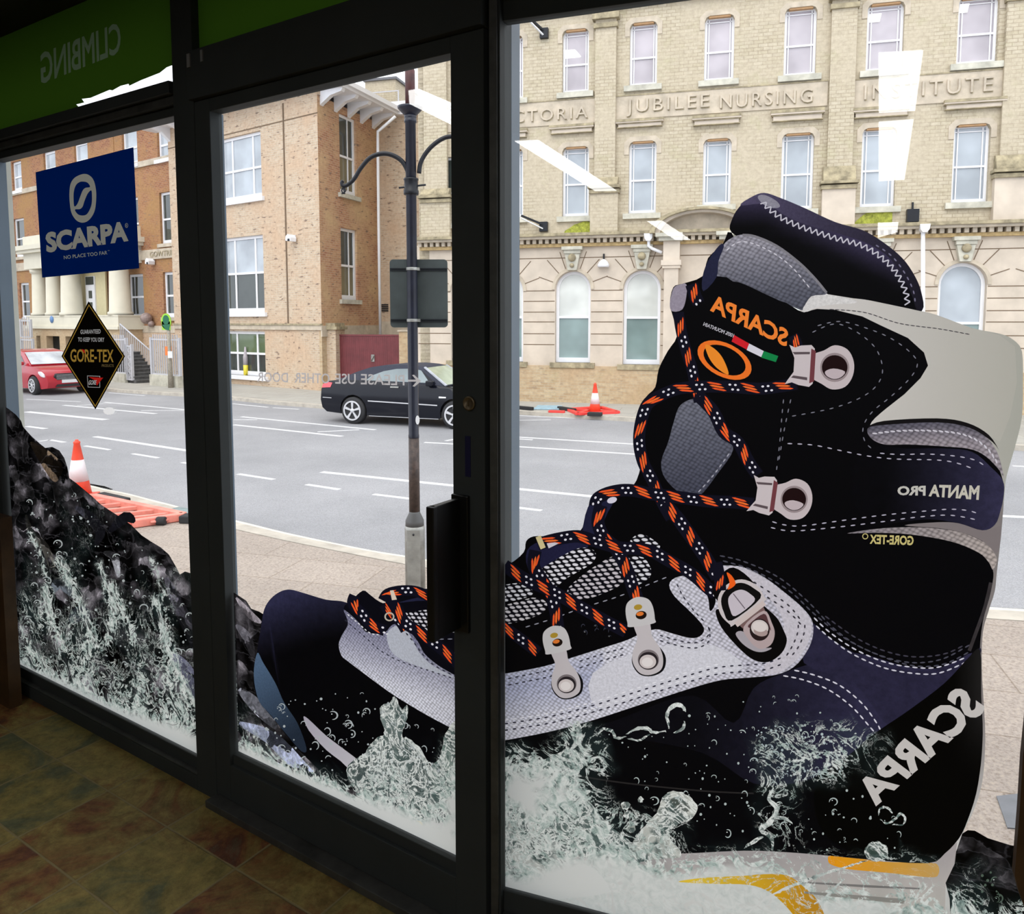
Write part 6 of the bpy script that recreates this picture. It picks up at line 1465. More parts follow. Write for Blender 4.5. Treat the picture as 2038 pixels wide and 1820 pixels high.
# ======================= yellow brick institute
YB = empty('building', YF.m, 'long yellow brick institute with carved stone lettering and arched ground floor windows', 'building')
xL = YF.hit(836, 500)[0]; xR = YF.hit(2350, 500)[0]
r3 = [(1119, 58, 1172, 184), (1253, 44, 1308, 170), (1402, 30, 1461, 160), (1561, 14, 1625, 150), (1725, 5, 1799, 140), (1906, -8, 1987, 126), (985, 72, 1041, 198), (2105, -24, 2190, 108)]
r2 = [(1119, 292, 1172, 431), (1251, 281, 1306, 425), (1399, 276, 1455, 408), (1555, 265, 1619, 417), (1714, 254, 1783, 412), (1896, 247, 1969, 403), (985, 297, 1041, 434), (2090, 236, 2170, 392)]
g1_ = [(1105, 540, 1175, 722), (1240, 538, 1314, 726), (970, 543, 1041, 720), (898, 545, 962, 718), (1865, 523, 1961, 745), (2060, 520, 2160, 750), (1560, 530, 1650, 735), (1700, 528, 1790, 740)]
zt = {0: sum(YF.rect(*r)[3] for r in r3[:6]) / 6, 1: sum(YF.rect(*r)[2] for r in r3[:6]) / 6, 2: sum(YF.rect(*r)[3] for r in r2[:6]) / 6, 3: sum(YF.rect(*r)[2] for r in r2[:6]) / 6}
R3 = [(YF.rect(*r)[0], YF.rect(*r)[1], YF.rect(*r)[2], YF.rect(*r)[3]) for r in r3]; R2 = [YF.rect(*r) for r in r2]; RG = [YF.rect(*r) for r in g1_]
def cham(r, c=.13): x0, x1, z0, z1 = r; return [(x0, z0), (x1, z0), (x1, z1 - c), (x1 - c * .35, z1 - c * .3), (x1 - c, z1), (x0 + c, z1), (x0 + c * .35, z1 - c * .3), (x0, z1 - c)]
LWx = YF.hit(893, 330)[0] if False else None
extra2 = [YF.rect(880, 312, 925, 445), YF.rect(905, 95, 960, 205)]
zcor0 = YF.hit(1160, 480)[1]; ztop = 13.2
wallface(YB, 'upper_wall', [[(xL, zcor0), (xR, zcor0), (xR, ztop), (xL, ztop)]], [cham(r) for r in R3 + R2 + extra2], BRICK_YEL)
zpl = YF.hit(1130, 727)[1]
wallface(YB, 'lower_wall', [[(YF.hit(830, 600)[0], zpl - .02), (xR, zpl - .02), (xR, zcor0), (YF.hit(830, 600)[0], zcor0)]], [archloop(r) for r in RG], ASHLAR, .22)
mb = MB(); mb.box(YF.hit(816, 750)[0], xR, -.06, .3, ZS - .1, zpl - .02); mb.build('plinth', BRICK_DIM, YB)
mb = MB(); mb.box(xL, xR, .35, 8, ZS, ztop); mb.build('building_core', STONE_G, YB)
mb = MB(); mb.box(xL - .02, xL + .3, 0, 8, ZS, ztop); mb.build('side_wall', BRICK_YEL, YB)
for i, r in enumerate(R3): sash(YB, r, PG_MAUVE, .14, .46, (.14, .86), .065, sill=STONE_G, hb=1)
for i, r in enumerate(R2): sash(YB, r, PG_SKY, .14, .47, (.16, .84), .065, sill=STONE_G, hb=1)
for i, r in enumerate(extra2): sash(YB, r, PG_DARK, .14, .47, (), .065, sill=STONE_G)
for i, r in enumerate(RG):
    if i in (6, 7): pass
    sash(YB, r, PG_TEAL, .16, .50 if i < 4 else .46, (), .085, arch=True, glass2=PG_BLIND if i != 4 else PG_SKY, sill=STONE_D)
# orange brick chamfered heads
for r in R3 + R2:
    x0, x1, z0, z1 = r; mb = MB(); mb.box(x0 + .10, x1 - .10, .015, .13, z1 - .045, z1 + .0); mb.build('lintel_soffit', simple('orange_soffit', (0.50, 0.30, 0.15), 0.8) if 'orange_soffit' not in MATS else MATS['orange_soffit'], YB)
    out = cham((x0 - .13, x1 + .13, z1 - .35, z1 + .13), .2)[2:-0] ; inn = cham((x0, x1, z1 - .35, z1), .13)
    flat([[(x0 - .13, z1 - .35), (x0, z1 - .35)] + [inn[7], inn[6], inn[5], inn[4], inn[3], inn[2]] + [(x1, z1 - .35), (x1 + .13, z1 - .35), (x1 + .13, z1 - .02), (x1 - .02, z1 + .13), (x0 + .02, z1 + .13), (x0 - .13, z1 - .02)]], -.0, .02).build('window_head', STONE, YB)
# frieze with raised words
def frieze(u0, u1, va0, va1, vb0, vb1):
    a, b = YF.hit(u0, (va0 + va1) / 2)[0], YF.hit(u1, (vb0 + vb1) / 2)[0]
    z1 = (YF.hit(u0, va0)[1] + YF.hit(u1, vb0)[1]) / 2; z0 = (YF.hit(u0, va1)[1] + YF.hit(u1, vb1)[1]) / 2
    mb = MB(); mb.box(a, b, -.03, .0, z0, z1); mb.build('frieze_panel', STONE, YB)
    mb = MB(); mb.box(a, b, -.045, .0, z1, z1 + .035); mb.build('frieze_edge', STONE_D, YB)
frieze(880, 1185, 216, 262, 199, 247); frieze(1226, 1647, 192, 236, 164, 214); frieze(1697, 2002, 161, 218, 139, 196)
def word(txt, u0, v0, u1, v1, hp, sp=1.25):
    a, b = YF.hit(u0, v0), YF.hit(u1, v1); z = (a[1] + b[1]) / 2; h = YF.hit((u0 + u1) / 2, (v0 + v1) / 2 - hp)[1] - YF.hit((u0 + u1) / 2, (v0 + v1) / 2)[1]
    lp = place_text(txt, a[0], z, h, 0.0, w=b[0] - a[0], spacing=sp)
    flat(lp, -.03, .05).build('lettering', STONE, YB)
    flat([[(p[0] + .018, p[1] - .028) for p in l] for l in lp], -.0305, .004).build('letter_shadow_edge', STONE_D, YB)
word('VICTORIA', 984, 247, 1170, 236, 23); word('JUBILEE', 1247, 224, 1411, 215, 26); word('NURSING', 1433, 218, 1616, 203, 27); word('INSTITUTE', 1719, 200, 1974, 182, 29)
for u0, v0, u1, v1, b in ((1095, 252, 1183, 265, 0), (1227, 241, 1321, 253, 0), (1378, 233, 1475, 248, 0), (1534, 222, 1640, 240, 0), (1697, 217, 1809, 233, 0), (1877, 201, 2000, 216, 0), (960, 262, 1051, 276, 0), (2070, 190, 2200, 204, 0)):
    r = YF.rect(u0, v0, u1, v1); x0, x1, z0, z1 = r; h = z1 - z0; mb = MB()
    mb.box(x0 + .06, x1 - .06, -.10, 0, z0, z0 + h * .5); mb.build('hood_mould', ASHLAR, YB)
    mb = MB(); mb.box(x0 + .03, x1 - .03, -.13, 0, z0 + h * .5, z0 + h * .62); mb.box(x0 + .03, x1 - .03, -.115, 0, z0 - .02, z0); mb.box(x0, x1, -.17, 0, z1 - h * .2, z1 + .03); mb.build('hood_edge', STONE_D, YB)
    mb = MB(); mb.box(x0, x1, -.16, 0, z0 + h * .62, z1 - h * .2); mb.build('hood_top', ASHLAR, YB)
# top cornice bands
for v, hh, dd, mt in ((36, .12, .16, STONE), (24, .05, .10, STONE_D), (6, .3, .28, STONE)):
    z = YF.hit(1028, v)[1]; mb = MB(); mb.box(xL, xR, -dd, 0, z, z + hh); mb.build('cornice_band', mt, YB)
# pilasters
for (u0, u1, v, cv0, cv1, tv) in ((847, 892, 300, 384, 400, 60), (1185, 1226, 250, 362, 381, 50), (1649, 1699, 200, 340, 372, 12), (1992, 2052, 200, 318, 349, -4)):
    x0, x1 = YF.hit(u0, v)[0], YF.hit(u1, v)[0]; zc0 = YF.hit((u0 + u1) / 2, cv1)[1]; zc1 = YF.hit((u0 + u1) / 2, cv0)[1]
    mb = MB(); mb.box(x0, x1, -.14, 0, zc1, ztop); mb.build('pilaster', BRICK_YEL, YB)
    mb = MB(); mb.box(x0 - .10, x1 + .10, -.20, 0, zcor0 + .2, zc0 - .02); mb.build('pilaster_base', BRICK_YEL if u0 < 1600 else ASHLAR, YB)
    mb = MB(); mb.prism([(0, zc1 + .12), (-.14, zc1 + .10), (-.26, zc0 + .16), (-.26, zc0 + .12), (0, zc0 + .12)], x0 - .09, x1 + .09, 'x'); mb.box(x0 - .16, x1 + .16, -.33, 0, zc0 + .05, zc0 + .12); mb.box(x0 - .13, x1 + .13, -.26, 0, zc0 - .08, zc0 + .02); mb.build('pilaster_cap', STONE_D, YB)
    z = YF.hit((u0 + u1) / 2, tv)[1]; mb = MB(); mb.box(x0 - .08, x1 + .08, -.26, 0, z + .10, z + .26); mb.box(x0 - .04, x1 + .04, -.2, 0, z - .12, z); mb.build('pilaster_capital', STONE_D, YB)
# main cornice with dentils
zc1_ = YF.hit(1160, 473)[1]
mb = MB(); mb.box(YF.hit(838, 480)[0], xR, -.42, 0, zcor0 + .12, zcor0 + .20); mb.build('cornice', STONE_D, YB)
mb = MB(); mb.box(YF.hit(838, 480)[0], xR, -.34, 0, zcor0 + .05, zcor0 + .12); mb.build('cornice_face', STONE, YB)
mb = MB(); x = YF.hit(838, 480)[0]; dent = MB()
while x < YF.hit(2060, 450)[0]:
    dent.box(x, x + .10, -.24, 0, zcor0 - .07, zcor0 + .05); x += .185
dent.build('dentil_course', STONE, YB)
mb = MB(); mb.box(YF.hit(838, 480)[0], xR, -.13, 0, zcor0 - .16, zcor0 - .07); mb.build('cornice_bed', simple('ochre_stone', (0.50, 0.36, 0.17), 0.85, var=0.3), YB)
# rusticated joints between the arches
def jointset(segs, zs, P=YF, root=YB):
    mb = MB()
    for x0, x1 in segs:
        for z in zs: mb.box(x0, x1, -.004, .0, z - .012, z + .012)
    mb.build('masonry_joint', JOINT, root)
zj = [YF.hit(1200, v)[1] for v in (556, 578, 599, 621, 641, 665, 687)]
srt = sorted(RG, key=lambda r: r[0]); segs = []
prev = YF.hit(832, 600)[0]
for r in srt: segs.append((prev, r[0] - .02)); prev = r[1] + .02
jointset(segs, zj[1:])
mb = MB(); z = YF.hit(1200, 512)[1]; mb.box(YF.hit(838, 512)[0], xR, -.004, 0, z - .012, z + .012); mb.build('masonry_joint', JOINT, YB)
for r in RG:
    x0, x1, z0, z1 = r; cx_ = (x0 + x1) / 2; w = (x1 - x0) / 2; cz_ = z1 - w; mb = MB()
    for a in (20, 48, 70, 110, 132, 160):
        c, q = math.cos(math.radians(a)), math.sin(math.radians(a)); L = .55 if a in (20, 160) else .62
        mb.beam((cx_ + c * (w + .02), -.003, cz_ + q * (w + .02)), (cx_ + c * (w + L), -.003, cz_ + q * (w + L)), .02, .012, (0, 1, 0))
    mb.build('voussoir_joint', JOINT, YB)
    n = 20; ring = [(cx_ + (w + .10) * math.cos(math.pi * k / n), cz_ + (w + .10) * math.sin(math.pi * k / n)) for k in range(n + 1)] + [(cx_ + (w + .01) * math.cos(math.pi * k / n), cz_ + (w + .01) * math.sin(math.pi * k / n)) for k in range(n, -1, -1)]
    flat([ring], 0, .03).build('arch_moulding', STONE, YB)
    zk0, zk1 = z1 + .02, zcor0 - .16; mb = MB()
    mb.prism([(cx_ - .13, zk0), (cx_ + .13, zk0), (cx_ + .22, zk1 - .2), (cx_ - .22, zk1 - .2)], -.16, 0); mb.box(cx_ - .30, cx_ + .30, -.24, 0, zk1 - .10, zk1); mb.box(cx_ - .24, cx_ + .24, -.19, 0, zk1 - .2, zk1 - .10); kb = mb.build('keystone', STONE_G, YB, .01)
    mb = MB(); mb.lathe([(.11, 0), (.11, -.05), (.07, -.09), (.001, -.10)], (cx_, -.16, (zk0 + zk1) / 2 + .02), 14, 'y'); mb.lathe([(.06, 0), (.06, -.05), (.03, -.09), (.001, -.09)], (cx_, -.16, (zk0 + zk1) / 2 - .2), 12, 'y'); mb.build('carved_boss', STONE_D, kb)
# entrance porch
cxp = YF.hit(1398, 440)[0]; zs = YF.hit(1398, 466)[1]; ztop_ = YF.hit(1398, 417)[1]; xl_ = YF.hit(1296, 466)[0]; hw_ = cxp - xl_; ris = ztop_ - zs
def seg(s, o=0.0, n=22): return [(cxp + (hw_ * s) * math.cos(math.pi * (1 - k / n)), zs + (ris * s + o) * math.sin(math.pi * (k / n))) for k in range(n + 1)]
flat([seg(1.0) + seg(.90)[::-1]], 0, .62).build('porch_arch', STONE_D, YB); flat([seg(.90) + seg(.80)[::-1]], 0, .48).build('porch_arch', ASHLAR, YB); flat([seg(.80)], 0, .10).build('porch_tympanum', STONE, YB)
for s in (-1, 1):
    xa0 = cxp + s * (cxp - YF.hit(1338, 500)[0]); w2_ = .22
    mb = MB(); mb.box(xa0 - .42, xa0 + .30, -.62, 0, zs - .10, zs); mb.box(xa0 - .34, xa0 + .28, -.52, 0, zs - .2, zs - .1); mb.build('porch_entablature', STONE_G, YB)
    mb = MB(); mb.box(xa0 - w2_, xa0 + w2_, -.40, 0, zs - .72, zs - .2); mb.box(xa0 - .27, xa0 + .27, -.46, 0, zs - .86, zs - .72); mb.box(xa0 - .24, xa0 + .24, -.43, 0, zs - .94, zs - .86); mb.build('porch_capital', ASHLAR, YB)
    mb = MB(); mb.box(xa0 - .19, xa0 + .19, -.38, 0, ZS, zs - .94); mb.build('porch_column', ASHLAR, YB)
# fittings on the facade
def at(P, u, v, y=0.0): q = P.hit(u, v, y); return q
def light_bar(u, v, u1, v1, label):
    x, z = at(YF, u, v); r = empty('floodlight', YF.m @ Matrix.Translation((x, 0, z)), label, 'floodlight', 'black floodlights on arms'); xe, ze = at(YF, u1, v1)
    mb = MB(); mb.box(-.12, .12, -.12, 0, -.14, .14); mb.build('lamp_body', BLACK, r, .01)
    mb = MB(); mb.beam((0, -.08, .05), (xe - x, -.5, ze - z), .07, .05); mb.build('arm', BLACK, r); mb = MB(); mb.beam((-.02, -.12, -.06), (xe - x, -.55, ze - z - .07), .05, .03); mb.build('reflector', PLATE, r)
light_bar(1084, 68, 1054, 42, 'black floodlight on an angled arm high on the yellow wall near the door frame')
light_bar(1083, 452, 1046, 434, 'black floodlight on an angled arm low on the yellow wall near green moss')
x, z = at(YF, 1815, 430); mb = MB(); mb.box(x - .14, x + .14, -.14, 0, z - .16, z + .16); mb.box(x - .02, x + .02, -.05, 0, z + .16, z + .34)
tag(mb.build('junction_box', BLACK, matrix=YF.m), 'small black box on the yellow wall right of the boot collar', 'box')
x, z = at(YF, 1202, 524); r = empty('security_light', YF.m @ Matrix.Translation((x, 0, z)), 'white bulkhead light between the two arched windows with white blinds', 'light')
mb = MB(); mb.lathe([(.16, -.12), (.17, -.06), (.13, .02), (.06, .09), (.001, .11)], (0, -.10, 0), 18); mb.build('lamp_shade', WHITE, r); mb = MB(); mb.box(-.02, .02, -.06, 0, .05, .26); mb.build('conduit', BLACK, r)
x, z = at(YF, 808, 513)
def pipe(P, pts, rr, name='downpipe', hop=None, label='', mat=None, y=-.12):
    r = empty(name, P.m, label, 'pipe'); q = [at(P, u, v) for u, v in pts]; mb = MB(); mb.tube([(a, y, b) for a, b in q], rr, 10); mb.build('pipe', mat or WHITE, r)
    if hop:
        a, b = at(P, *hop); mb = MB(); mb.prism([(a - .12, b), (a + .12, b), (a + .10, b - .13), (a + .05, b - .2), (a - .05, b - .2), (a - .10, b - .13)], y - .14, y + .1); mb.build('hopper', mat or WHITE, r)
    return r
pipe(YF, [(1293, 474), (1293, 492), (1300, 497), (1319, 505)], .045, hop=(1293, 468), label='short white rainwater pipe with hopper beside the arched porch', y=-.3)
pipe(YF, [(1831, 462), (1831, 740)], .05, hop=(1833, 450), label='long white rainwater pipe with hopper right of the boot collar', y=-.3)
for u0, v0, u1, v1, lab in ((1119, 451, 1174, 471, 'patch of yellow green moss on the ledge beneath the leftmost middle floor window'), (1690, 426, 1775, 454, 'patch of dark green moss above the cornice beside the boot collar')):
    x0, x1, z0, z1 = YF.rect(u0, v0, u1, v1); rnd = random.Random(int(u0)); pts = [(x0, z0)] + [(x1, z0), (x1, z1 - .02)] + [(x1 - (x1 - x0) * k / 9, z1 - (z1 - z0) * (k / 9) ** 2.2 * rnd.uniform(.75, 1)) for k in range(1, 9)]
    tag(flat([[(p[0], z0 + (p[1] - z0) * 1.5) for p in pts]], -.0, .03).build('moss_patch', MOSS, matrix=None), lab, 'moss').matrix_world = YF.m
# ceiling lamps seen through the two right top windows
for r, (u0, v0, u1, v1), lab in ((R3[4], (1727, 23, 1757, 40), 'lit office ceiling lamp behind the top window above the carved word start'), (R3[5], (1910, 3, 1933, 21), 'lit office ceiling lamp behind the top right window')):
    x0, x1, z0, z1 = YF.rect(u0, v0, u1, v1); o = flat([[(x0, z0), (x1 - .04, z0), (x1, z1), (x0, z1)]], .15).build('office_lamp', LIT2, matrix=YF.m); tag(o, lab, 'lamp')

# ======================= brown brick house with the deep eaves
BB = empty('building', BF.m, 'tan brick house with deep white bracketed eaves and white sash windows in the middle', 'building')
xl0 = BF.hit(342, 500)[0]; ze = BF.hit(627, 189)[1]
wins = [BF.rect(386, 270, 520, 402), BF.rect(390, 470, 525, 620), BF.rect(396, 660, 528, 752)]
fix = []
for w, (u0, v0, u1, v1) in zip(wins, ((448, 272, 520, 392), (456, 473, 525, 622), (460, 660, 528, 750))):
    x1 = BF.hit(u1, (v0 + v1) / 2)[0]; za = BF.hit(u1 - 4, v0 - 12 if v0 < 300 else v0 - 6 if v0 < 500 else v0)[1]; zb = BF.hit(u1 - 4, v1)[1]; fix.append((x1 - 2.45, x1, zb, za))
zst = BF.hit(560, 655)[1]
wallface(BB, 'front_wall', [[(xl0, zst), (0, zst), (0, ze), (xl0, ze)]], [rectloop(r) for r in fix[:2]], BRICK_TAN)
wallface(BB, 'base_wall', [[(xl0, ZS - .1), (0, ZS - .1), (0, zst), (xl0, zst)]], [rectloop(fix[2])], BRICK_TAN)
for i, r in enumerate(fix): sash(BB, r, (PG_SKY, PG_DARK, PG_DARK)[i], .10, (.47, .52, .5)[i], (.24, .255, .745, .76), .10, glass2=(PG_SKY, PG_SKY, PG_GREEN)[i], sill=WHITE)
mb = MB(); mb.box(xl0 - .02, .05, -.06, 0, zst - .03, zst + .13); mb.build('string_course', STONE, BB)
mb = MB(); mb.box(xl0 - .02, .05, -.09, 0, zst + .13, zst + .19); mb.build('string_course', STONE_D, BB)
zl = BF.hit(600, 232)[1]; mb = MB(); mb.box(xl0, .02, -.015, 0, zl - .015, zl + .015); x = BF.hit(569, 440)[0]; mb.box(x - .03, x + .03, -.02, 0, zst + .2, ze); mb.build('mortar_line', JOINT, BB)
mb = MB(); mb.prism([(xl0 + .0, .0), (0, 0), (.38 * 4.1, 4.1 * 1.0)], 0, 0.01, 'z')
core = MB(); q0 = BF.mi @ (BS.m @ Vector((4.3, 0.05, 0))); core.prism([(xl0 + .01, .2), (-.6, .2), (q0.x - .6, q0.y), (xl0 + .01, q0.y + 1)], ZS, ze, 'z'); core.build('building_core', BRICK_TAN, BB)
mb = MB(); mb.box(xl0 - 1.0, xl0 + 2.4, -.85, .1, ze + .18, ze + .30); mb.box(xl0 - 1.05, xl0 + 2.4, -.95, -.8, ze + .28, ze + .42); mb.box(xl0, .3, -.12, .1, ze + .6, ze + .7); mb.build('eaves', WHITE, BB)
mb = MB(); mb.box(xl0 + .01, -.02, .0, .3, ze, ze + .6); mb.build('parapet', BRICK_TAN, BB)
mb = MB(); k = 0; x = xl0 + .1
while x < xl0 + 2.4:
    b_ = MB(); b_.prism([(0, ze + .18), (-.78, ze + .18), (-.72, ze + .08), (-.35, ze - .02), (-.02, ze - .30), (0, ze - .32)], x - .09, x + .09, 'x'); b_.build('eaves_bracket', WHITE, BB); x += 1.05
mb = MB(); mb.prism([(xl0 - .8, -.7), (.7, -.7), (q0.x + .6, q0.y + .3), (xl0 - .6, q0.y + 1)], ze + .40, ze + .5, 'z'); mb.build('roof', simple('grey_slates', (0.18, 0.18, 0.2), 0.7), BB)
# side wall of the same house, in its own plane
BSr = empty('side_elevation', BF.mi @ BS.m); BSr.parent = BB; BSr.matrix_parent_inverse = Matrix.Identity(4)
xe_ = BS.hit(757, 450)[0]
sw = [BS.rect(676, 232, 709, 388), BS.rect(679, 456, 711, 597)]
zst2 = zst
def bsb(mb, name, mat, **k):
    o = mb.build(name, mat, BSr, **k); return o
o = wallface(BSr, 'side_wall', [[(0, zst2), (xe_, zst2), (xe_, ze), (0, ze)]], [rectloop(r) for r in sw], BRICK_ORA)
mb = MB(); mb.box(0, xe_, -.0, .1, ZS - .1, zst2); mb.build('side_base', BRICK_DIM, BSr)
for r, g_, g2_ in ((sw[0], PG_BROWN, PG_DARK), (sw[1], PG_BROWN, PG_DARK)): sash(BSr, r, g_, .08, .48, (.62,), .10, glass2=g2_, sill=STONE_G)
mb = MB(); mb.box(-.05, xe_, -.05, 0, zst2 - .25, zst2 + .12); mb.build('string_course', STONE, BSr)
mb = MB(); mb.box(-.1, xe_ + .4, -.95, .1, ze + .18, ze + .30); mb.box(-.9, xe_ + .4, -1.06, -.9, ze + .27, ze + .43); mb.build('eaves', WHITE, BSr)
for k in range(5):
    x = .25 + k * .82; b_ = MB(); b_.prism([(0, ze + .18), (-.88, ze + .18), (-.82, ze + .08), (-.40, ze - .02), (-.04, ze - .26), (0, ze - .30)], x - .09, x + .09, 'x'); b_.build('eaves_bracket', WHITE, BSr)
# lamp inside the lower side window
def cctv(P, u, v, s, label):
    x, z = P.hit(u, v); r = empty('security_camera', P.m @ Matrix.Translation((x, 0, z)), label, 'security camera', None)
    mb = MB(); mb.box(-.05 * s, .05 * s, -.05 * s, 0, -.02 * s, .16 * s); mb.build('bracket', WHITE, r); mb = MB(); mb.prism([(-.13 * s, -.06 * s), (.14 * s, -.10 * s), (.16 * s, .05 * s), (0, .17 * s), (-.10 * s, .10 * s)], -.34 * s, -.05 * s); mb.build('housing', WHITE, r, .02)
    mb = MB(); mb.box(.02 * s, .13 * s, -.35 * s, -.30 * s, -.09 * s, 0); mb.build('lens', BLACK, r)
cctv(BF, 587, 477, .95, 'white security camera on the tan brick wall beside the tall windows')
x, z = BF.hit(745, 300)
dp = pipe(shift(YF, 4.2), [(787, 232), (752, 262), (752, 300), (754, 480), (757, 668)], .055, label='white rainwater pipe running down the corner behind the maroon gate', y=0)

# ======================= link wall, gate and chimney between the houses
_e = BS.m @ Vector((xe_ - .1, 0, 0)); LK = Fr((_e.x, _e.y), (3.725, -1))
LR = empty('building', LK.m, 'narrow tan brick link wall between the two houses above the maroon gate', 'building')
xr_ = LK.hit(862, 400)[0]; zt_ = LK.hit(800, 231)[1]
wd = LK.rect(834, 268, 850, 372)
wallface(LR, 'wall', [[(-.3, ZS), (xr_ + 1.5, ZS), (xr_ + 1.5, zt_), (-.3, zt_)]], [rectloop(wd)], BRICK_TAN)
sash(LR, wd, PG_DARK, .1, .45, (), .08, sill=STONE_G)
mb = MB(); mb.box(-.3, xr_ + 1.5, -.25, .1, zt_, zt_ + .10); mb.box(-.3, xr_ + 1.5, 0, 3, zt_ + .10, zt_ + .55); mb.build('gutter', WHITE, LR)
mb = MB(); mb.box(0, xr_, -.03, 0, LK.hit(770, 676)[1], LK.hit(770, 640)[1]); mb.build('rendered_band', STONE, LR)
r = LK.rect(760, 604, 773, 620); mb = MB()
for k in range(4): mb.box(r[0], r[1], -.04, 0, r[2] + (r[3] - r[2]) * k / 4, r[2] + (r[3] - r[2]) * (k + .6) / 4)
mb.build('vent', BLACK, LR)
CH = shift(YF, 9.5); r = CH.rect(727, 156, 787, 245); rc = empty('chimney', CH.m, 'square yellow brick chimney block above the white eaves', 'chimney')
mb = MB(); mb.box(r[0], r[1], 0, 3.5, r[2] - 4, r[3] - .1); mb.build('stack', BRICK_YEL, rc); mb = MB(); mb.box(r[0] - .05, r[1] + .1, -.1, 3.6, r[3] - .1, r[3]); mb.build('coping', simple('lead_coping', (0.12, 0.12, 0.13), 0.6), rc)
z = CH.hit(750, 190)[1]; mb = MB(); mb.box(r[0], r[1] + .3, -.35, -.32, z, z + .04); mb.box(r[0], r[0] + .04, -.35, -.31, z - .8, z); mb.box(r[1] + .26, r[1] + .3, -.35, -.31, z - .8, z); mb.box(r[0], r[1] + .3, -.35, -.32, z - .6, z - .56); mb.build('guard_rail', GREYPAINT, rc)
_g = ground(676, 776, STREET); GT = Fr((_g.x, _g.y), (3.725, -1))
gt = empty('gate', GT.m, 'wide maroon boarded gate behind the black car', 'gate')
x0, x1 = GT.hit(677, 700)[0], GT.hit(799, 700)[0]; z1 = GT.hit(740, 669)[1]
mb = MB(); n = 46
for k in range(n):
    a = x0 + (x1 - x0) * k / n; b = x0 + (x1 - x0) * (k + .88) / n; mb.box(a, b, -.02, .02, ZS + .05, z1)
mb.box(x0, x1, 0, .03, ZS + .05, z1); mb.build('boarding', GATE, gt)
mb = MB(); mb.box(x0, x1, -.04, .04, z1, z1 + .05); mb.build('top_rail', GATE, gt)
a = GT.hit(743, 713); mb = MB(); mb.box(a[0] - .06, a[0] + .06, -.05, -.02, a[1] - .12, a[1] + .12); mb.tube([(a[0] - .05, -.06, a[1] - .1), (a[0], -.1, a[1]), (a[0] + .04, -.06, a[1] + .08)], .02, 6); mb.build('latch', STEEL, gt)
gp = empty('gate_pier', GT.m, 'tan brick pier with worn stone cap left of the maroon gate', 'pier')
xp = GT.hit(640, 700)[0]; mb = MB(); mb.box(xp, x0, -.3, .35, ZS, GT.hit(655, 656)[1]); mb.build('shaft', BRICK_TAN, gp)
zc_ = GT.hit(655, 656)[1]; mb = MB(); mb.box(xp, x0 + .08, -.38, .42, zc_, zc_ + .10); mb.box(xp, x0 + .0, -.33, .36, zc_ + .10, zc_ + .22); mb.build('cap', STONE_D, gp)
gp = empty('gate_pier', GT.m, 'pale brick pier right of the maroon gate behind the lamp post', 'pier')
xp2 = GT.hit(818, 700)[0]; mb = MB(); mb.box(x1, xp2, -.2, .3, ZS, GT.hit(808, 660)[1]); mb.build('shaft', BRICK_DIM, gp); mb = MB(); mb.box(x1 - .04, xp2, -.24, .34, GT.hit(808, 660)[1], GT.hit(808, 657)[1]); mb.build('cap', STONE, gp)

# ======================= red brick offices on the left
RR_ = empty('building', RB.m, 'red brick offices with cream pillared porch and stone bands on the left', 'building')
xl1 = RB.hit(-160, 500)[0]; xr1 = RB.hit(352, 500)[0]; ztR = RB.hit(250, 226)[1]
W3 = [(25, 322, 43, 380), (87, 300, 111, 366), (148, 283, 175, 350), (243, 254, 273, 330), (331, 272, 343, 318), (-40, 350, -18, 400)]
W2 = [(28, 434, 49, 509), (150, 415, 176, 500), (250, 393, 276, 496), (332, 380, 348, 486), (90, 425, 112, 505), (-40, 440, -18, 515)]
W1 = [(40, 564, 59, 636), (256, 545, 286, 634), (340, 540, 355, 632), (100, 558, 117, 628), (-30, 570, -10, 640)]
RW3 = [RB.rect(*r) for r in W3]; RW2 = [RB.rect(*r) for r in W2]; RW1 = [RB.rect(*r) for r in W1]
for L in (RW3, RW2, RW1):
    za = sum(r[2] for r in L[:4]) / 4; zb = sum(r[3] for r in L[:4]) / 4
    for i, r in enumerate(L):
        w_ = max(r[1] - r[0], 1.15); L[i] = (r[1] - w_, r[1], r[2] * .5 + za * .5, r[3] * .5 + zb * .5)
dr = RB.rect(173, 551, 191, 650)
zb1 = RB.hit(280, 652)[1]
wallface(RR_, 'wall', [[(xl1, zb1), (xr1, zb1), (xr1, ztR), (xl1, ztR)]], [rectloop(r) for r in RW3 + RW2 + RW1], BRICK_RED)
mb = MB(); mb.box(xl1, xr1, -.05, .2, ZS - .1, zb1); mb.build('base_wall', BRICK_TAN, RR_)
mb = MB(); mb.box(xl1, xr1, .3, 7, ZS, ztR); mb.build('building_core', BRICK_RED, RR_)
for r in RW3: sash(RR_, r, PG_SKY, .10, .48, (), .11, sill=WHITE)
for r in RW2: sash(RR_, r, PG_DARK, .10, .48, (), .10, glass2=PG_DARK, sill=STONE)
for r in RW1: sash(RR_, r, PG_DARK, .10, .48, (), .11, sill=STONE)
for um, v, h, mt in ((300, 326, .24, STONE), (60, 392, .0, STONE), (300, 510, .42, STONE), (300, 655, .30, STONE)):
    if h: z = RB.hit(um, v + (3 if v < 400 else 7))[1]; mb = MB(); mb.box(xl1, xr1, -.07, 0, z, z + h); mb.build('stone_band', mt, RR_)
x = RB.hit(308, 505); z = RB.hit(300, 517)[1]
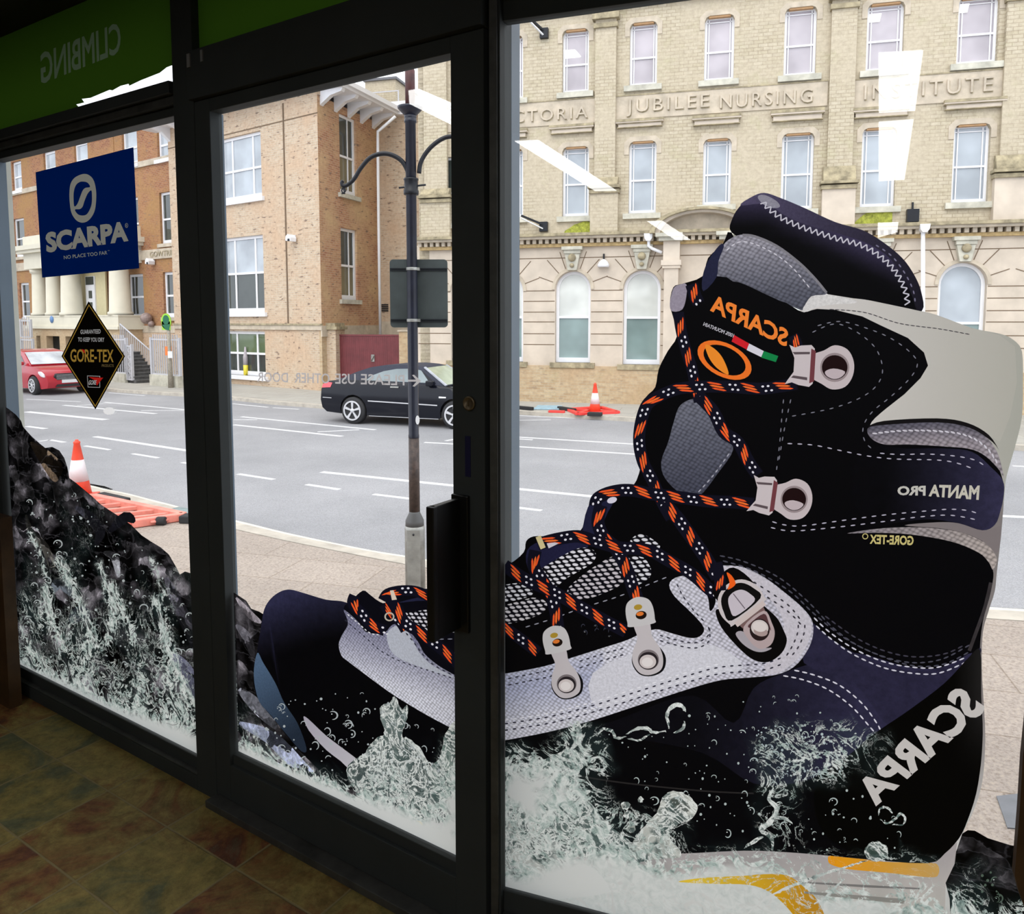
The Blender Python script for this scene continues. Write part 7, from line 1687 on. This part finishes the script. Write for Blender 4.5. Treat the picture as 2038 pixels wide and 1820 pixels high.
flat(place_text('OFFICE GOWTRIE', 0, 0, 1, 0, w=None, fn=lambda a, b: (RB.hit(262, 510)[0] + (RB.hit(350, 503)[0] - RB.hit(262, 510)[0]) * a, z + .10 + b * .24)) if False else place_text('GOWTRIE', RB.hit(302, 508)[0], z + .10, .22, 0, w=RB.hit(349, 505)[0] - RB.hit(302, 508)[0]), -.07, .02).build('lettering', STONE_D, RR_)
mb = MB(); x = RB.hit(217, 275)[0]; mb.box(x - .4, x + .4, -.02, .0, zb1, ztR); mb.build('shallow_pier', BRICK_RED, RR_)  # shallow pier in the wall's own brick
mb = MB(); z = ztR; mb.box(xl1, xr1, -.45, .1, z - .25, z); mb.build('eaves', WHITE, RR_)
# corner strip of cream stone beside the porch and a pipe
pipe(shift(RB, -.3), [(233, 535), (234, 600), (238, 650)], .05, label='cream rainwater pipe beside the pillared porch', y=0, mat=CREAM)
# porch
PO = shift(RB, -1.05); po = empty('porch', PO.m, 'cream pillared porch raised on a brick arcade left of the stone steps', 'porch')
x0 = PO.hit(58, 580)[0]; x1 = PO.hit(234, 580)[0]; zf = PO.hit(150, 653)[1]; zf1 = PO.hit(150, 628)[1]; zt1 = PO.hit(75, 535)[1] ; zt2 = zt1 + 1.0
mb = MB(); mb.box(x0 - .2, x1 + .15, -.1, 1.05, zf, zf1); mb.build('floor_slab', CREAM, po)
mb = MB(); mb.box(x0 - .25, x1 + .2, -.16, 1.05, zf - .05, zf + .08); mb.box(x0 - .22, x1 + .18, -.12, 1.05, zf1 - .06, zf1); mb.build('slab_moulding', CREAM, po)
mb = MB(); mb.box(x0 - .2, x1 + .15, -.1, 1.05, zt1, zt2 - .25); mb.box(x0 - .4, x1 + .35, -.35, 1.05, zt2 - .25, zt2 - .1); mb.box(x0 - .5, x1 + .45, -.45, 1.05, zt2 - .1, zt2 + .12); mb.box(x0 - .2, x1 + .15, -.1, 1.05, zt2 + .12, zt2 + .6); mb.build('entablature', CREAM, po)
for ua, ub in ((58, 72), (85, 99), (117, 136), (212, 233)):
    a, b = PO.hit(ua, 580)[0], PO.hit(ub, 580)[0]; c_ = (a + b) / 2; r_ = (b - a) / 2; mb = MB()
    mb.lathe([(r_ * 1.15, zf1), (r_ * 1.15, zf1 + .12), (r_, zf1 + .16), (r_ * .86, zt1 - .3), (r_ * .86, zt1 - .22), (r_ * 1.05, zt1 - .18), (r_ * 1.1, zt1)], (c_, .35, 0), 24); mb.build('column', CREAM, po)
PBk = shift(RB, -.15); d_r = PBk.rect(160, 548, 204, 650)
mb = MB(); q = PO.mi @ (PBk.m @ Vector((d_r[0], 0, 0))); mb.box(q.x - .4, q.x + (d_r[1] - d_r[0]) + .3, 0.92, 1.0, zf1, zt1); mb.build('door_recess', simple('yellow_cream_paint', (0.66, 0.58, 0.34), 0.6, var=0.06), po)
dd = PBk.rect(173, 550, 191, 645); xo_ = (PO.mi @ (PBk.m @ Vector((0, 0, 0)))).x
mb = MB(); mb.box(dd[0] + xo_, dd[1] + xo_, 0.86, .92, zf1, dd[3]); dpo = mb.build('door', WHITE, po)
for (v0, v1) in ((551, 567), (579, 594), (602, 615)):
    zz1, zz0 = PBk.hit(182, v0)[1], PBk.hit(182, v1)[1]; w_ = dd[1] - dd[0]; mb = MB(); mb.box(dd[0] + xo_ + w_ * (.08 if v0 < 560 else .36), dd[1] + xo_ - w_ * (.08 if v0 < 560 else .30), 0.84, .86, zz0, zz1); mb.build('pane', PG_DARK, dpo)
zq = PO.hit(108, 636)[1]; mb = MB(); mb.lathe([(.17, 0), (.17, -.03), (.001, -.03)], (PO.hit(108, 636)[0], -.1, zq), 24, 'y'); tag(mb.build('plaque', BLUEPLQ, matrix=PO.m), 'round blue plaque on the cream porch front', 'plaque')
opens = [PO.rect(76, 670, 84, 740), PO.rect(96, 670, 122, 740), PO.rect(134, 670, 152, 740), PO.rect(172, 668, 200, 735)]
ol = [(a, b, ZS, PO.hit(100, 669)[1]) for a, b, _, _ in opens]
flat([[(x0 - .1, ZS - .05), (x1 + .1, ZS - .05), (x1 + .1, zf), (x0 - .1, zf)]] + [rectloop((a, b, ZS + .01, t_)) for a, b, _, t_ in ol], .25, .3).build('arcade', BRICK_DIM, po)
mb = MB(); mb.box(x0, x1, .8, .9, ZS, zf); mb.build('arcade_back', simple('dark_arcade_sheet', (0.09, 0.09, 0.08), 0.8), po)  # dark sheet behind the arcade openings
mb = MB(); mb.box(x0 - .1, x0 + .2, .2, 1.0, ZS, zf); mb.box(x1 - .2, x1 + .1, .2, 1.0, ZS, zf); mb.build('arcade_side', BRICK_DIM, po)
# steps
SP = shift(RB, -3.0)
st = empty('steps', SP.m, 'flight of dark stone steps rising between grey railings', 'steps')
sx0, sz0 = SP.hit(268, 757)[0], ZS; nst = 9; top_z = SP.hit(266, 703)[1]; rise = (top_z - ZS) / nst
mb = MB()
for k in range(nst):
    z = ZS + (k + 1) * rise; xr_k = sx0 + .12 - k * .17; mb.box(sx0 - nst * .17 - .6, xr_k, 0, .95, z - .035, z); mb.box(sx0 - nst * .17 - .6, xr_k - .04, .01, .94, ZS, z - .035)
mb.build('tread', STEPS, st)
mb = MB(); mb.box(sx0 - nst * .17 - .6, sx0 + .1, .96, 1.2, ZS, ZS + .4); mb.build('side_wall', STONE_G, st)
def railing(P, ua, ub, v_top, v_bot, n, label, ub_top=None, plinth=True, y=0.0, scroll=0):
    r = empty('railing', P.m, label, 'railing', None); a, b = P.hit(ua, (v_top + v_bot) / 2)[0], P.hit(ub, (v_top + v_bot) / 2)[0]; um = (ua + ub) / 2; z1, z0 = P.hit(um, v_top)[1], P.hit(um, v_bot)[1]
    if plinth: mb = MB(); mb.box(a, b, -.12, .18, ZS, z0); mb.build('plinth_wall', STONE_G, r)
    mb = MB(); mb.box(a, b, -.02, .02, z1 - .05, z1); mb.box(a, b, -.02, .02, z0, z0 + .05); mb.build('rail', GREYPAINT, r)
    for k in range(n + 1):
        x = a + (b - a) * k / n; mb = MB(); hh = z1 + (.16 if scroll == 0 else 0)
        w = .016 if k not in (0, n) else .045; mb.box(x - w, x + w, -w, w, z0 - (0 if plinth else .0), hh if w < .04 else z1 + .05)
        if w < .04 and not scroll: mb.box(x - .03, x + .03, -.008, .008, hh - .10, hh - .05)
        mb.build('baluster' if w < .04 else 'post', GREYPAINT, r)
    if scroll:
        mb = MB()
        for k in range(scroll):
            zc2 = z0 + (z1 - z0) * (k + .5) / scroll; rr_ = (b - a) * .32; mb.tube([((a + b) / 2 + rr_ * math.cos(t_ * .5), -.0, zc2 + rr_ * math.sin(t_ * .5)) for t_ in range(14)], .018, 5); mb.tube([((a + b) / 2 + rr_ * .5 * math.cos(-t_ * .5), -.0, zc2 + rr_ * .4 * math.sin(t_ * .5)) for t_ in range(10)], .015, 5)
        mb.build('scrollwork', GREYPAINT, r)
    return r
railing(SP, 302, 358, 675, 747, 13, 'grey spiked railing panel right of the stone steps behind the green sign post')
railing(SP, 222, 252, 675, 743, 7, 'grey spiked railing panel left of the stone steps')
railing(SP, 253, 263, 688, 757, 2, 'narrow grey scrolled railing post at the foot of the stone steps', plinth=False, scroll=5)
railing(shift(RB, -1.9), 43, 66, 676, 702, 6, 'short grey railing at the left end of the porch arcade')
railing(shift(RB, -1.7), 42, 62, 638, 672, 5, 'upper grey railing beside the left column of the porch', plinth=False)
hr = empty('handrail', SP.m, 'sloping grey handrail with balusters beside the stone steps', 'handrail')
S2 = shift(SP, .95); q1_, q2_ = S2.hit(302, 701), S2.hit(239, 645); p0 = Vector((q1_[0], .95, q1_[1])); w_ = Vector((q2_[0], .95, q2_[1]))
mb = MB(); mb.tube([tuple(p0), tuple(w_)], .03, 8); mb.build('rail', GREYPAINT, hr)
for k in range(17):
    p = p0.lerp(w_, k / 16); mb = MB(); mb.box(p.x - .014, p.x + .014, p.y - .014, p.y + .014, p.z - 1.15, p.z); mb.build('baluster', GREYPAINT, hr)
mb = MB(); mb.tube([(p0.x, p0.y, p0.z - 1.1), (w_.x, w_.y, w_.z - 1.1)], .02, 6); mb.build('rail', GREYPAINT, hr)
cctv(RB, 307, 523, 1.05, 'white security camera on the red brick wall under the carved stone band')
x, z = RB.hit(303, 634); r = empty('wall_ornament', RB.m @ Matrix.Translation((x, 0, z)), 'brown globe ornament fixed to the red brick wall beside the window', 'ornament')
bm = bmesh.new(); bmesh.ops.create_uvsphere(bm, u_segments=18, v_segments=12, radius=.25); me = bpy.data.meshes.new('globe'); bm.to_mesh(me); bm.free(); me.materials.append(BRONZE); o = link('globe', me, r); o.location = (0, -.27, 0)
for p_ in me.polygons: p_.use_smooth = True
bm = bmesh.new(); bmesh.ops.create_uvsphere(bm, u_segments=14, v_segments=8, radius=.14); me = bpy.data.meshes.new('bracket'); bm.to_mesh(me); bm.free(); me.materials.append(BRONZE); o = link('bracket', me, r); o.location = (.18, -.16, -.24)
# green sign on its own post
g = ground(340, 772, STREET); bs = empty('street_sign', T(g.x, g.y, STREET), 'lime and dark green sign on a thin weathered post in front of the railing', 'sign')
def LB(u, v): q = at_depth(u, v, g); return (q.x - g.x, q.z - STREET)
mb = MB(); mb.lathe([(.09, 0), (.075, .9), (.06, 1.0), (.055, LB(337, 650)[1])], (0, 0, 0), 14); mb.build('post', CONC, bs)
c_ = LB(331.5, 640); mb = MB(); mb.prism([(c_[0] + .17 * math.cos(k * .3142), c_[1] + .28 * math.sin(k * .3142)) for k in range(20)], -.05, 0); mb.box(c_[0] - .15, c_[0] + .14, -.05, 0, c_[1] - .30, c_[1]); mb.build('sign_plate', GREENS, bs)
c2 = LB(331.5, 637); mb = MB(); mb.prism([(c2[0] + .11 * math.cos(k * .3142), c2[1] + .17 * math.sin(k * .3142)) for k in range(20)], -.06, -.05); c3 = LB(331, 651); mb.prism([(c3[0] - .12, c3[1] + .08), (c3[0] + .16, c3[1] + .1), (c3[0] + .12, c3[1] - .12), (c3[0], c3[1] - .1)], -.06, -.05); mb.build('dark_panel', GREEND, bs)
mb = MB(); c_ = LB(341, 706); mb.box(c_[0] - .07, c_[0] + .09, -.13, -.06, c_[1] - .12, c_[1] + .12); mb.build('label_plate', PLATE, bs)
c_ = LB(332, 699); mb = MB(); mb.box(c_[0] - .12, c_[0] + .12, .12, .125, c_[1] - .16, c_[1] + .16); tag(mb.build('notice', ORANGES, matrix=T(g.x, g.y, STREET)), 'small orange notice fixed on the grey railing beside the sign post', 'notice')
x, z = BF.hit(378, 728); mb = MB(); mb.box(x - .09, x + .09, -.012, 0, z - .16, z + .16); tag(mb.build('wall_sign', YELLOWS, matrix=BF.m), 'small yellow sign low on the tan brick wall beside the door frame', 'sign')
x, z = BF.hit(489, 724, .08); mb = MB(); mb.lathe([(.085, -.45), (.09, -.05), (.001, -.04)], (x, .08, z), 14); mb.m = 1; mb.lathe([(.09, -.05), (.088, .25), (.05, .42), (.03, .62), (.001, .63)], (x, .08, z), 14); tag(mb.build('bottle_display', [INTER_Y, simple('pale_bottle', (0.42, 0.38, 0.40), 0.5)], matrix=BF.m), 'yellow and white bottle shape standing behind the ground floor window', 'bottle')
